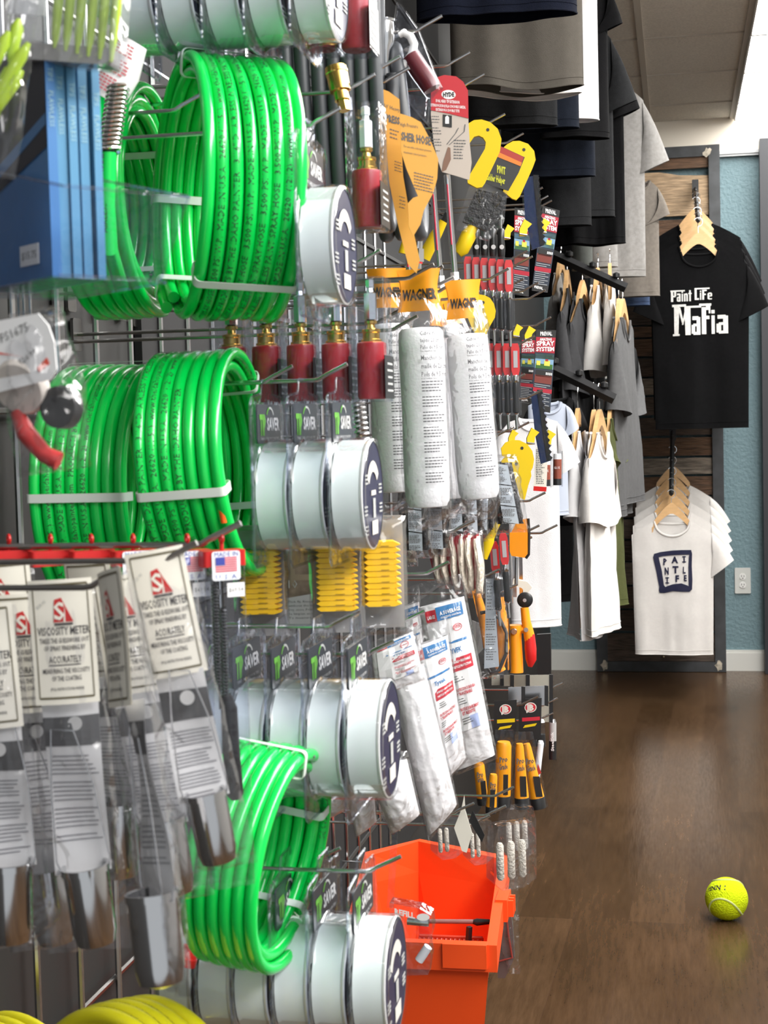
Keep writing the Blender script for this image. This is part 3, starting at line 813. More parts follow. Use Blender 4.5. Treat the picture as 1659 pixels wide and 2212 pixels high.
# ------------------------------------------------------------------ garments
def cloth(name, c, var=0.06):
    return mat('cloth_' + name, c, 0.95, spec=0.15, bump=0.25, bscale=700, var=var, vscale=90)
def tee(name, label, loc, rot, w, h, mt, slv=0.2, fold=0.01, seed=0, neck=0.075, thick=0.03, droop=1.05, sl=(1, 1), group=None, prints=None, flare=0.0, cat='t-shirt', sw=0.17, hemw=1.0, nfold=5.0, col=None, nlist=None, drop=0.045, sag=0.0, ruffle=0.5, slw=0.35):
    """short sleeved shirt hanging down from the collar; front = -Y; origin at the collar"""
    t = thing(name, label, cat, loc, rot, group)
    hw = w / 2; arm = sw            # armhole depth
    rnd = random.Random(seed); p1, p2, p3 = [rnd.uniform(0, 6.3) for _ in range(3)]
    def ztop(x, back):
        ax_ = abs(x)
        if ax_ < neck:
            q = math.sqrt(max(0, 1 - (ax_ / neck) ** 2))
            return (0.0 if back else -0.0) - q * (neck * 0.18 if back else neck * 0.85)
        return -drop * ((ax_ - neck) / max(1e-6, hw - neck)) ** 1.15 * (w / 0.45)
    def halfw(z):
        d = -z / h
        return hw * (1 + (hemw - 1) * max(0, d) + flare * max(0, d) ** 2)
    def S(u, v, sg):
        """u -1..1 across, v 0 (top) .. 1 (hem)"""
        zt_ = ztop(u * hw, sg > 0)
        z = zt_ + (-h - zt_) * v
        x = u * halfw(z)
        e = max(0.0, 1 - u * u) ** 0.5
        k = max(0.0, min(1, (-z) / h)) ** 0.8
        sx = u * hw / 0.17
        fo = fold * 3.0 * (0.10 + k ** 1.3) * (nz(sx * nfold * 0.30 + seed * 1.7, z * 1.3 + seed, 0.3) + ruffle * 0.55 * nz(sx * nfold * 0.75 + seed, z * 1.9, 4.1 + 0.25 * sg))
        cr = 0.0026 * nz(x * 12 + seed, z * 9, sg * 2.0 + seed) + 0.0010 * nz(x * 30, z * 24, seed)
        y = sg * thick * e * (0.35 + 0.65 * k) + fo * (0.35 + 0.65 * e) + cr
        z2 = z + (sag * math.sin(p2 + u * 3) * k)
        return Vector((x, y, z2))
    mb = MB(); nu, nv = 44, 34
    us = [-1 + 2 * i / nu for i in range(nu + 1)]
    for sg in (-1, 1):
        mb.grid(lambda u, v, sg=sg: S((2 * u - 1) * (1 if sg < 0 else -1), v, sg), nu, nv)
    # sleeves
    for side in (-1, 1):
        if not sl[0 if side < 0 else 1]: continue
        L_ = slv
        sh = S(side * 0.97, 0, -1); sh2 = S(side * 0.97, 0, 1)
        top0 = Vector((side * hw * 0.96, 0, ztop(side * hw * 0.96, True) - 0.001)); 
        bot0 = Vector((side * halfw(-arm) * 0.97, 0, -arm))
        a = droop
        dirv = Vector((side * math.cos(a), 0, -math.sin(a)))
        top1 = top0 + dirv * L_
        perp = Vector((-side * math.sin(a), 0, -math.cos(a)))
        bot1 = top1 + perp * sw * 0.86
        def SL(u, v, side=side, top0=top0, bot0=bot0, top1=top1, bot1=bot1):
            q = 2 * PI * u
            tp = top0.lerp(top1, v); tp.z += 0.012 * math.sin(PI * v); bt = bot0.lerp(bot1, v)
            mid = (tp + bt) / 2; hv = (tp - bt) / 2
            y = math.sin(q) * (thick * 0.5 + slw * thick * v)
            y += fold * 0.5 * math.sin(math.cos(q) * 3 + p2 + v * 2) * v + 0.002 * nz(v * 9 + seed, math.cos(q) * 3, side)
            return mid + hv * math.cos(q) + Vector((0, y, 0))
        mb.grid(SL, 20, 12, closed_u=True)
    mb.build('shirt_body', mt, t, ang=75)
    # ribbed collar, sleeve and hem bands
    cb = MB()
    for sg in (-1, 1):
        pth = []
        for k in range(17):
            x = neck * (-1 + 2 * k / 16)
            s = S(x / hw, 0.0, sg); pth.append(s + Vector((0, -0.0006 if sg < 0 else 0.0006, 0.001)))
        cb.tube(pth, 0.0042, 6)
    cb.build('collar', col or mt, t)
    hb = MB()
    for sg in (-1, 1):
        hb.tube([S(u, 0.999, sg) for u in us], 0.0016, 5)
        hb.tube([S(u, 0.965, sg) + Vector((0, sg * 0.0005, 0)) for u in us], 0.0007, 4)
    hb.build('hem', mt, t)
    if prints:
        def surf(x, z, e=0.0018):
            u = max(-0.98, min(0.98, x / halfw(z)))
            zt_ = ztop(u * hw, False); v = (z - zt_) / (-h - zt_)
            p = S(u, v, -1); return Vector((p.x, p.y - e, p.z))
        prints(t, surf)
    return t

M_HANG = mat('pale_wood_hanger', (0.72, 0.44, 0.20), 0.4, coat=0.3, var=0.08, vscale=30, stretch=(1, 1, 4))
def hanger(label, loc, rot, w=0.34, hk=0.075, group=None, t=0.012, prof=None):
    th = thing('coat_hanger', label, 'coat hanger', loc, rot, group)
    # arched body: loc is the apex of the wood
    n = 36; up = []; lo = []
    for k in range(n + 1):
        u = -1 + 2 * k / n; a = abs(u)
        x = u * w / 2
        if prof:
            zu, zl = prof(abs(x)); up.append((x, zu)); lo.append((x, zl)); continue
        z = -0.003 - 0.085 * (a ** 1.25) * (w / 0.34) - 0.012 * math.sin(PI * a)
        up.append((x, z + 0.004 * (1 - a)))
        lo.append((x, z - 0.030 * (1 - 0.55 * a) - (0.004 if a < .05 else 0)))
    MB().prism(up + lo[::-1], t).build('wood_arms', M_HANG, th, ang=35)
    pts = [(0, 0, -0.01), (0, 0, hk * 0.45)]
    r = 0.016
    for k in range(9):
        a = R(-90 + k * 30)
        pts.append((r * math.cos(a) * 1.0, 0, hk * 0.45 + r + r * math.sin(a)))
    MB().tube(pts, 0.0013, 6).build('wire_hook', M_CHROME, th)
    return th
# ================================================================== rack: wire grid on the wall behind the near products
t = thing('wire_grid_panel', 'chrome wire grid panel on the grey wall behind the green hoses', 'wire grid', (WX + 0.012, 1.2, 0.9))
gv = MB(); gh = MB()
for k in range(26):
    y = -0.66 + 0.092 * k + (at(365, 750, 1.0).y * 0)
    MBv = MB().tube([(0, y, -0.62), (0, y, 0.95)], 0.0032, 8)
    MBv.build('upright_wire', M_STEEL, t)
for k in range(9):
    z = -0.55 + 0.18 * k
    MB().tube([(-0.004, -0.7, z), (-0.004, 1.7, z)], 0.0028, 6).build('cross_wire', M_DSTEEL, t)

# ================================================================== green hose coils
def circ(deg): return R(deg)
g_ = 'coils of green spray hose'
sr = 0.0043
def ex_c2(t, centre, frame):
    pass
def caps_at(*Ts):
    def ex(t, c, fr):
        for T, r in Ts:
            p, q = c(0, T), c(0, T + (0.004 if T > 1 else -0.004))
            cap_part(t, p, q - p, r=r)
    return ex
C1 = coil('hose_coil', 'big green hose coil hanging forward on the upper hook, strapped in white', at(488, 410, 1.05), m_(1.05, 276), 8, sr, (0, R(3), R(29)), M_GREEN, layers=2, seed=3, phase=R(-68),
          ties=((R(232), 0.0062, 0), (R(2), 0.006, 0), (R(-52), 0.006, 0), (R(98), 0.005, 0)),
          texts=[(0, k, tt, -0.3 + dp, HTXT[k % 2][o_:], -0.0042) for k, tt, o_, dp in ((1, 262, 30, .1), (2, 268, 0, 0), (3, 262, 20, -.1), (4, 255, 60, 0), (5, 268, 0, 0), (6, 235, 100, .1))] +
                [(0, k, 70, PI + 0.35, HTXT[k % 2][20 + 7 * k:110 + 7 * k], -0.0040) for k in (1, 2, 3, 4, 5)], group=g_,
          extra=caps_at((8.0, 0.0068)))
C2 = coil('hose_coil', 'green hose coil behind the blue boxes, its spring-wrapped end pointing up', at(262, 440, 1.10), m_(1.10, 246), 6, sr, (0, 0, R(2)), M_GREEN, layers=3, seed=8, phase=R(-80),
          ties=((R(45), 0.006, 0), (R(-48), 0.006, 0)), group=g_)
# its upright end with spring guard and paper sleeve
p0, p1, p2, p3 = at(238, 540, 0.93), at(232, 440, 0.93), at(235, 330, 0.93), at(256, 185, 0.93)
inv = C2.matrix_basis.copy()
inv = (Matrix.Translation(C2.location) @ C2.rotation_euler.to_matrix().to_4x4()).inverted()
L_ = lambda p: inv @ p
MB().tube([L_(at(262, 620, 0.99)), L_(p0), L_(p1), L_(p2)], 0.0049, 14).build('hose_end', M_GREEN, C2)
sp = MB(); pth = []
for k in range(15 * 14):
    q = k / (15 * 14); c = p2.lerp(p3, q); a = 2 * PI * k / 14
    pth.append(L_(c + Vector((math.cos(a), math.sin(a), 0.0)) * 0.0064))
sp.tube(pth, 0.0011, 6); sp.tube([L_(p2), L_(p3)], 0.0045, 12, mi=1)
sp.build('spring_guard', [M_CHROME, mat('dark_green_core', (0.004, 0.10, 0.03), 0.4)], C2)
q0, q1 = at(228, 212, 0.96), at(292, 92, 0.96)
dd = (q1 - q0).normalized()
sl_ = MB().tube([L_(q0), L_(q0.lerp(q1, 0.5)), L_(q1)], [0.0125, 0.0135, 0.0085], 24)
slv = sl_.build('paper_sleeve', M_WHITE, C2, ang=50)
rt = MB(); rnd = random.Random(4)
side = dd.cross(Vector((0, 1, 0))).normalized()
for k in range(16):
    c = q0.lerp(q1, 0.10 + 0.052 * k)
    if k in (5, 11): continue
    hw_ = 0.0105 * rnd.uniform(0.6, 0.95)
    for q in range(5):
        a = -hw_ + 2 * hw_ * q / 5; b = a + 2 * hw_ / 5 * 0.8
        f = lambda s, e: L_(c + side * s + dd * e - Vector((0, math.sqrt(max(0, 0.0141 ** 2 - s * s)), 0)))
        rt.quad(f(a, 0), f(b, 0), f(b, 0.0011), f(a, 0.0011))
rt.build('sleeve_print', mat('pink_red_print', (0.62, 0.16, 0.18), 0.6), slv, smooth=False)
tx = MB(); tx.text('AIRLESS PAINT SPRAY', lambda x, y: L_(at(240, 505, 0.93) + (p2 - at(240, 505, 0.93)).normalized() * x + Vector((-0.0025 - y, -0.0047, 0))), 0.0038, align='L', y0=-0.002)
tx.build('hose_print', M_BLACK, C2, smooth=False)

C3 = coil('hose_coil', 'green hose coil farther back on the middle hook, half behind the white card bag', at(262, 1062, 1.12), m_(1.12, 276), 8, sr * 1.05, (0, 0, 0), M_GREEN, layers=2, seed=5, phase=R(-90),
          ties=((R(180), 0.0062, 0), (R(95), 0.002, 0)), texts=[(0, k, tt, 0.25, HTXT[k % 2][o_:o_ + 70], -0.004) for k, tt, o_ in ((1, 238, 60), (2, 250, 70), (3, 258, 62), (4, 202, 105), (6, 120, 70))], group=g_)
C4 = coil('hose_coil', 'green hose coil at the front of the middle hook above the red strip clips', at(450, 1002, 1.07), m_(1.07, 242), 7, sr * 1.02, (0, R(-3), R(1)), M_GREEN, layers=2, seed=6, phase=R(-80),
          ties=((R(193), 0.0062, 0), (R(-32), 0.006, 0), (R(52), 0.003, 0)),
          texts=[(0, k, tt, 0.22, HTXT[k % 2][o_:o_ + 90], -0.0042) for k, tt, o_ in ((0, 266, 0), (1, 268, 35), (2, 268, 64), (3, 258, 94))] +
                [(0, k, 86, PI - 0.3, HTXT[0][8:110], -0.0042) for k in (5, 6)], group=g_,
          extra=lambda t, c, f: MB().tube([(0.028, -0.075, -0.018), (0.029, -0.073, -0.040)], [0.003, 0.002], 10).build('orange_tag', mat('orange_tag', (0.9, 0.13, 0.01), 0.4), t))
C5 = coil('hose_coil', 'green hose coil hanging low beside the viscosity meter bags', at(560, 1845, 0.96), m_(0.96, 240), 6, sr * 0.98, (R(0), R(9), R(-6)), M_GREEN, layers=2, seed=9, phase=R(-62),
          ties=((R(16), 0.006, 0), (R(-48), 0.005, 0), (R(93), 0.004, 0)),
          texts=[(0, k, 74, PI - 0.28, HTXT[0][86:], -0.0042) for k in (1, 2, 3, 4)] + [(0, 5, 60, PI - .3, HTXT[0][70:], -0.0042)], group=g_, extra=caps_at((6.0, 0.0055)))
cap_part(C5, (-0.036, -0.010, -0.068), (-0.1, -0.2, -1), r=0.0065, l=0.013)
C6 = coil('hose_coil', 'green hose coil at the top above the white cans, only its lower curve showing', at(430, -205, 1.08), m_(1.08, 226), 8, 0.0042, (0, 0, R(0)), M_GREEN, layers=2, seed=12, ties=((R(-110), 0.006, 0),), group=g_)
C7 = coil('hose_coil', 'green hose coil at the top, rearmost behind the other topmost coil', at(262, -190, 1.10), m_(1.10, 226), 5, 0.0042, (0, 0, R(0)), M_GREEN, layers=2, seed=13, ties=(), group=g_)
# yellow hoses below
for (px, py, rp, n, lb, rz) in ((300, 2415, 252, 5, 'yellow hose coil below the bagged steel cups, nearer the green hose', 62), (-5, 2430, 235, 5, 'yellow hose coil low beneath the leftmost steel cup', 66)):
    yy_ = 0.92 if px > 100 else 1.10
    c = at(px, py, yy_)
    coil('hose_coil', lb, c, m_(yy_, rp), n, 0.0056, (0, R(4), R(rz)), M_HYEL, layers=2, seed=int(px) + 2, group='coils of yellow hose',
         texts=[(0, k, 40 + 30 * (k % 2), 0.7, HTXT[0][30:110], 0.003) for k in (0, 1, 2)], ties=((R(118 if px > 100 else 60), 0.004, 0),) if px < 100 else ())

# ================================================================== white cans in blisters
def cans(px, py, Y, n, pitch, labels, R0=0.0395, dy=0.0):
    c = at(px, py, Y); x = c.x - 0.0285 * 0.87; z = c.z + 0.0775
    for k in range(n):
        o = can_pack(labels[k], (x - k * pitch, Y + dy * k, z), (0, 0, R(90 - 1.5 * (k % 2))), R0)
        o.scale = (1, 0.87, 1)
can_pack0 = None
PLACE = (('the upper can row, alone beside the big green coil',), ('the middle can row', 3), ('the can row above the orange bucket', 5), ('the lowest can row', 5), ('the topmost can row', 5))
def can_labels(row, n):
    o = ['frontmost', 'second from the front', 'third from the front', 'fourth from the front', 'fifth from the front']
    return ['white can pack, %s in %s' % (o[k], row) for k in range(n)]
the_row_a, the_row_b, the_row_c = 'the row right above the yellow pads', 'the row right under the yellow pads', 'the topmost row above the coils'
cans(752, 530, 1.02, 1, 0.027, ['single clear pack with a white can beside the big upper green coil'])
cans(812, 1067, 1.08, 3, 0.0272, can_labels(the_row_a, 3))
cans(850, 1595, 1.02, 5, 0.0262, can_labels(the_row_b, 5), R0=0.0402)
cans(862, 2110, 1.00, 6, 0.0262, ['white can pack, %s in the lowest row by the orange bucket' % s for s in ('frontmost', 'second from the front', 'third from the front', 'fourth from the front', 'fifth from the front', 'rearmost')], R0=0.0402)
cans(733, -40, 1.04, 5, 0.0300, can_labels(the_row_c, 5))

# red cylinders
M_TOR = [('frontmost boxed red cylinder in the row above the white cans', 0), ('boxed red cylinder, second from the front above the white cans', 1), ('boxed red cylinder, third from the front above the white cans', 2), ('boxed red cylinder, fourth from the front above the white cans', 3), ('boxed red cylinder, rearmost visible beneath the big green coil', 4)]
c = at(762, 604, 1.14)
for lb, k in M_TOR: torch_pack(lb, (c.x - k * 0.0272, 1.14 + 0.0 * k, c.z), (0, 0, R(90)))
c = at(752, 232, 1.14); torch_pack('boxed red cylinder with a white stem above the single white can', (c.x, 1.14, c.z), (0, 0, R(90)), white=True)
c = at(726, -158, 1.12); torch_pack('topmost boxed red cylinder, nearest the black pipe sleeves', (c.x, 1.12, c.z), (0, 0, R(90)))
c = at(652, -158, 1.12); torch_pack('topmost boxed red cylinder, farther back behind the white cans', (c.x, 1.12, c.z), (0, 0, R(90)))
# big brass connector and spring
p = at(730, 172, 1.10)
t = thing('brass_connector', 'large brass hose connector hanging above the single white can', 'hose fitting', p, (R(-8), R(-12), 0))
MB().lathe([(0.0055, -0.016), (0.0055, -0.010), (0.0075, -0.009), (0.0080, 0.004), (0.0085, 0.0045), (0.0085, 0.006), (0.0080, 0.0065), (0.0080, 0.009), (0.005, 0.0095)], 24).build('threaded_collar', M_BRASS, t)
MB().lathe([(0.0042, -0.024), (0.0042, -0.016)], 6).build('hex_nut', M_BRASS, t, smooth=False)
for px, py, lb in ((776, 905, 'steel spring below the frontmost boxed red cylinder'),):
    p = at(px, py, 1.17); t = thing('spring', lb, 'spring', p, (0, R(-6), 0))
    MB().tube([(0.0052 * math.cos(a), 0.0052 * math.sin(a), -0.02 + 0.04 * k / 130) for k in range(131) for a in (2 * PI * k / 13,)], 0.0015, 6).build('coil_wire', M_STEEL, t)
    MB().tube([(0, 0, -0.02), (0, 0, 0.024)], 0.004, 8).build('core_rod', M_DSTEEL, t)
# ================================================================== yellow pleated pads in bags
M_YPAD = mat('pad_yellow', (0.95, 0.55, 0.0), 0.5)
def pad_pack(label, px0, py0, px1, py1, Y, rz=0, n=13, card=False):
    a = at(px0, py0, Y); b = at(px1, py1, Y); w, h = b.x - a.x, a.z - b.z
    t = thing('pleated_pad_pack', label, 'bagged pads', ((a.x + b.x) / 2, Y, a.z), (0, 0, rz), 'bags of yellow toothed pads')
    w /= math.cos(rz - 0.27 if rz else 0)
    for k in range(n):
        z = -h * (k + 0.5) / n; hh = h / n
        th = 0.016
        pr = [(-w / 2 - 0.0, -hh * .45), (w / 2 - 0.0022, -hh * .5), (w / 2 + 0.0030, -hh * 0.1), (w / 2 - 0.0022, hh * .48), (-w / 2, hh * .45), (-w / 2 - 0.0028, 0)]
        MB().prism(pr, th * (1 - 0.08 * (k % 2)), (0, 0, z)).box((0.002, -th / 2 - 0.0002, z - hh * 0.3), (w * 0.28, 0.0006, 0.0004), 1).build('pad', [M_YPAD, mat('pad_slit', (0.35, 0.2, 0.0), 0.6)], t, smooth=False)
    cm = MB(); cm.box((0, 0.011, -h / 2), (w + 0.012, 0.0006, h + 0.036)); cm.build('backing_card', mat('grey_back_card', (0.33, 0.31, 0.29), 0.5), t, smooth=False)
    bg = pillow(w + 0.016, h + 0.040, 0.026, seed=px0 % 17, wr=0.0012, fl=0.25); bg.build('clear_bag', M_CLR, t, loc=(0, 0, 0.018), ang=75)
    return t
pad_pack('bag of yellow toothed pads under the white cans, beside the low green coil', 527, 1190, 600, 1325, 1.08, R(10), 12)
pad_pack('bag of yellow toothed pads between the card marked 10 and the front bag', 690, 1180, 765, 1318, 1.10, R(14), 12)
pad_pack('frontmost bag of yellow toothed pads under the white cans', 793, 1168, 858, 1308, 1.12, R(14), 11)
p = at(660, 1190, 1.13)
t = thing('printed_card', 'brown picture card with a white text block between two bags of yellow pads', 'card', p, (0, 0, R(10)))
w_, h_ = m_(1.13, 100), m_(1.13, 165)
MB().box((0, 0.0008, -h_ / 2), (w_, 0.001, h_)).build('card_sheet', mat('brown_photo', (0.36, 0.27, 0.20), 0.5, var=0.5, vscale=70), t, smooth=False)
tx = MB(); F2 = lambda x, y: Vector((x, 0.0, y))
tx.add([(-w_ / 2, 0.0002, -h_), (w_ / 2, 0.0002, -h_), (w_ / 2, 0.0002, -h_ * 0.55), (-w_ / 2, 0.0002, -h_ * 0.64)], [(0, 1, 2, 3)], 0)
tx.text('10', F2, 0.006, 0, y0=-h_ * 0.50, x0=-w_ * 0.33)
for k, s in enumerate(('Thick, flip, Rinse-away with', 'without the mess', 'Dry, store, Fold and use', 'Se limpian en agua', 'To measure, Finish')):
    tx.text(s, F2, 0.0017, 1, align='L', w=w_ * (0.8 - 0.12 * (k % 2)), y0=-h_ * (0.70 + 0.055 * k), x0=-w_ * 0.42)
for q, (x, y, w2, h2) in enumerate(((0.10, -0.12, 0.6, 0.10), (-0.30, -0.30, 0.10, 0.34), (0.28, -0.2, 0.10, 0.36), (0.0, -0.36, 0.5, 0.08))):
    tx.box((x * w_, 0.0001, y * h_), (w2 * w_, 0.0002, h2 * h_), 2)
tx.build('card_print', [M_WHITE, M_INK, mat('tan_photo', (0.55, 0.43, 0.30), 0.5)], t, smooth=False)

# ================================================================== near hooks with red hang strips and brush tubes
t_hook = hook(520, 1130, 0.84, 'long steel hook carrying the red capped brush tubes', mt=M_DSTEEL, r=0.0019, rise=0.012, run=0.021)
xh = at(520, 1130, 0.84)
def brush_tube(label, px, k):
    p = at(px, 1192, 0.84)
    t = thing('brush_tube_pack', label, 'boxed brush', (p.x, 0.84, p.z), (0, 0, R(38)), 'clear tubes with red caps on the long hook')
    w = 0.0245
    cap = MB().rbox((0, 0, -0.0035), (w + 0.001, 0.011, 0.009), 0.002, ax=2)
    cap.build('red_cap', mat('red_strip', (0.50, 0.012, 0.012), 0.35), t, smooth=False)
    tp = MB()
    tp.tube([(0, 0, 0.0), (0, 0, 0.006)], 0.0012, 6)
    tp.tube([(0, 0.0022 * math.cos(a), 0.0075 + 0.0022 * math.sin(a)) for a in [2 * PI * q / 12 for q in range(12)]], 0.0010, 6, closed=True)
    tp.build('hang_loop', mat('red_strip', (0.5, 0.01, 0.01), 0.3), t)
    if k < 3:
        MB().rbox((0, 0, -0.100), (w, 0.011, 0.185), 0.002, ax=2).build('clear_tube', M_SHELL, t, smooth=False)
        st = MB().rbox((0, -0.0062, -0.0075), (0.0170, 0.0004, 0.0165), 0.0015, ax=1, mi=0)
        fz = -0.0040
        fs_ = lambda x, y: Vector((x, -0.0066, y))
        st.text('MADE IN', fs_, 0.0026, 1, w=0.0145, y0=fz + 0.0018); st.text('U. S. A.', fs_, 0.0026, 1, w=0.0135, y0=-0.0150)
        for q in range(7): st.box((0, -0.0066, -0.0030 - q * 0.00125), (0.013, 0.0002, 0.0007), 2)
        st.box((-0.0037, -0.0068, -0.0048), (0.0055, 0.0002, 0.0045), 1)
        st.build('flag_sticker', [mat('sticker_white', (0.82, 0.86, 0.90), 0.4), mat('flag_blue', (0.05, 0.07, 0.35), 0.4), mat('flag_red', (0.65, 0.06, 0.10), 0.4)], t, smooth=False)
        pr = MB().box((0.0055, -0.0062, -0.0215), (0.0105, 0.0003, 0.0080), 0)
        pr.text('$69.54', lambda x, y: Vector((x, -0.0065, y)), 0.0022, 1, w=0.0088, x0=0.0055, y0=-0.0225)
        pr.build('price_sticker', [M_WHITE, M_INK], t, smooth=False)
        bs = MB()
        for s0, x_ in ((0, -0.0048), (1, -0.0005)):
            n = 30 if s0 == 0 else 26
            bs.tube([(x_ + 0.0019 * math.cos(a), 0.0019 * math.sin(a), -0.018 - s0 * 0.014 - q * 0.00024) for q in range(n * 8) for a in (2 * PI * q / 8,)], 0.0006, 5)
            bs.tube([(x_, 0, -0.014), (x_ + 0.001, 0, -0.09)], 0.0008, 6)
        bs.build('brush_coils', M_BLKPL, t)
        MB().tube([(0.000, 0, -0.082), (0.0015, 0, -0.09), (0.002, 0, -0.115), (0.0035, 0, -0.140), (0.004, 0, -0.143)], [0.003, 0.0048, 0.0050, 0.0050, 0.003], 14).build('black_handle', M_BLKPL, t)
    return t
nm_ = ('frontmost with the flag sticker', 'second from the front', 'third from the front', 'fourth from the front', 'fifth from the front', 'rearmost of the row')
for k, px in enumerate((479, 405, 288, 198, 110, 20)):
    brush_tube('clear brush tube with red cap on the long hook, ' + nm_[k], px, k)

# viscosity meters
VP = [ # px, py of hole, Y, rz, roll, seed, bend, label
    (336, 1212, 0.74, 10, -9.0, 1, -0.004, 'frontmost bagged viscosity meter, its full card in view beside the flag sticker'),
    (240, 1258, 0.705, -50, -11, 2, 0.004, 'bagged viscosity meter twisted sideways between two readable cards'),
    (130, 1275, 0.76, 14, -2, 3, 0.003, 'bagged viscosity meter with its heading cut off by the twisted card'),
    (262, 1265, 0.80, 8, -7, 4, 0.0, 'bagged viscosity meter behind the twisted one, dark card edge showing'),
    (190, 1235, 0.82, -20, -4, 5, 0.0, 'bagged viscosity meter at the rear with its corner raised above the others'),
    (48, 1305, 0.79, 16, -2, 6, 0.003, 'bagged viscosity meter half hidden left of the cut off card'),
    (0, 1235, 0.81, 16, -3, 7, 0.0, 'bagged viscosity meter at the picture edge beneath the red strip'),
    (-42, 1330, 0.745, 12, -3, 8, 0.0, 'leftmost bagged viscosity meter, only its bag edge showing')]
for (px, py, Y, rz, roll, sd, bd, lb) in VP:
    visc_pack(lb, at(px, py, Y), (R(2), R(roll), R(rz)), bend=bd, seed=sd, cup_roll=R(4 * ((sd % 3) - 1)), W_=0.0300 if sd == 1 else 0.0335, cupz=0.124 if sd == 1 else (0.152 if sd in (2, 3, 6) else 0.135), ck=1.0 if sd == 1 else 1.16)
hook(425, 1172, 0.74, 'steel hook through the frontmost viscosity card', mt=M_DSTEEL, r=0.0016, rise=0.009, run=0.014)
hook(257, 1226, 0.73, 'steel hook through the twisted viscosity card', mt=M_DSTEEL, r=0.0016, rise=0.010, run=0.013)

# ================================================================== blue boxes in a clear tray
c0 = at(96, 150, 0.70)
top_z, bot_z = c0.z + 0.012, at(96, 602, 0.70).z
bt = thing('acrylic_tray', 'clear acrylic tray holding the blue boxes', 'tray', (c0.x, 0.70, bot_z), (0, 0, R(50)))
H_ = top_z - bot_z
M_BLUE1 = mat('sky_blue_box', (0.085, 0.25, 0.42), 0.35)
M_BLUE2 = mat('mid_blue_box', (0.050, 0.17, 0.40), 0.35)
sh = MB()
w0, d0 = 0.040, 0.085
for pts in ([(-0.002, -0.002), (-0.002, 0.050), (0.0, 0.050), (0.0, -0.002)],): pass
sh.box((w0 / 2 + 0.004, d0 / 2 - 0.004, -0.001), (w0 + 0.022, d0 + 0.02, 0.0016))
sh.add([(-0.004, -0.014, 0), (w0 + 0.012, -0.014, 0), (w0 + 0.022, -0.026, 0.040), (-0.006, -0.026, 0.040)], [(0, 1, 2, 3)])
sh.add([(-0.004, -0.014, 0), (-0.006, -0.026, 0.040), (-0.006, d0, 0.066), (-0.004, d0, 0)], [(0, 1, 2, 3)])
sh.add([(w0 + 0.012, -0.014, 0), (w0 + 0.022, -0.026, 0.040), (w0 + 0.018, d0, 0.066), (w0 + 0.012, d0, 0)], [(0, 1, 2, 3)])
sh.tube([(-0.006, d0, 0.066), (-0.006, -0.026, 0.040), (w0 + 0.022, -0.026, 0.040), (w0 + 0.018, d0, 0.066)], 0.0009, 6)
sh.tube([(-0.004, -0.014, 0), (w0 + 0.012, -0.014, 0)], 0.0009, 6); sh.tube([(w0 + 0.012, -0.014, 0), (w0 + 0.022, -0.026, 0.040)], 0.0009, 6)
sh.build('clear_walls', M_SHELL, bt, smooth=False)
Mz = Matrix.Translation(Vector((c0.x, 0.70, bot_z))) @ Matrix.Rotation(R(50), 4, 'Z')
names = ('nearest box with the $15.75 sticker', 'second box', 'third box', 'fourth box', 'fifth box, beside the white paper sleeve')
xo = 0
for k in range(5):
    w = (0.0056, 0.0058, 0.0052, 0.0054, 0.0048)[k]
    p = Mz @ Vector((xo + w / 2, 0.0015 * (k % 2), 0.0005))
    t = thing('blue_box', 'tall thin blue carton in the clear tray, ' + names[k], 'box', p, (0, 0, R(50)), 'blue cartons in the clear tray')
    h = H_ - 0.001 * (k % 3)
    MB().box((0, 0.04, h / 2), (w - 0.0006, 0.08, h)).build('carton', M_BLUE1 if k else [M_BLUE2], t, smooth=False)
    tx = MB(); tx.text('FLAWLESS', lambda x, y: Vector((y, -0.0004, h - 0.004 - x)), 0.0026, align='L', y0=-0.0013, x0=0.018 + 0.002 * k)
    tx.text('TIPS', lambda x, y: Vector((y, -0.0004, h - 0.004 - x)), 0.0026, align='L', y0=-0.0013, x0=0.007 + 0.002 * k)
    tx.build('spine_print', mat('pale_blue_print', (0.30, 0.50, 0.55), 0.5), t, smooth=False)
    if k == 0:
        f = MB(); X = -w / 2 - 0.0002
        q = lambda y, z: (X, y, z)
        f.add([q(0.0, h), q(0.08, h), q(0.08, h * 0.36), q(0.0, h * 0.56)], [(3, 2, 1, 0)], 0)
        f.add([(X - 0.0002, 0.0, h * 0.705), (X - 0.0002, 0.0, h * 0.655), (X - 0.0002, 0.08, h * 0.40), (X - 0.0002, 0.08, h * 0.46)], [(0, 1, 2, 3)], 1)
        f.build('dark_panel', [mat('navy_black', (0.008, 0.009, 0.022), 0.4), M_BLUE2], t, smooth=False)
        s = MB().box((X - 0.0003, 0.022, h * 0.115), (0.0003, 0.020, 0.010), 0)
        s.text('$15.75', lambda x, y: Vector((X - 0.0006, 0.022 - x, h * 0.115 + y)), 0.0036, 1, w=0.016, y0=-0.0018)
        s.build('price_sticker', [M_WHITE, M_INK], t, smooth=False)
    xo += w + (0.0014 if k in (2, 3) else 0)

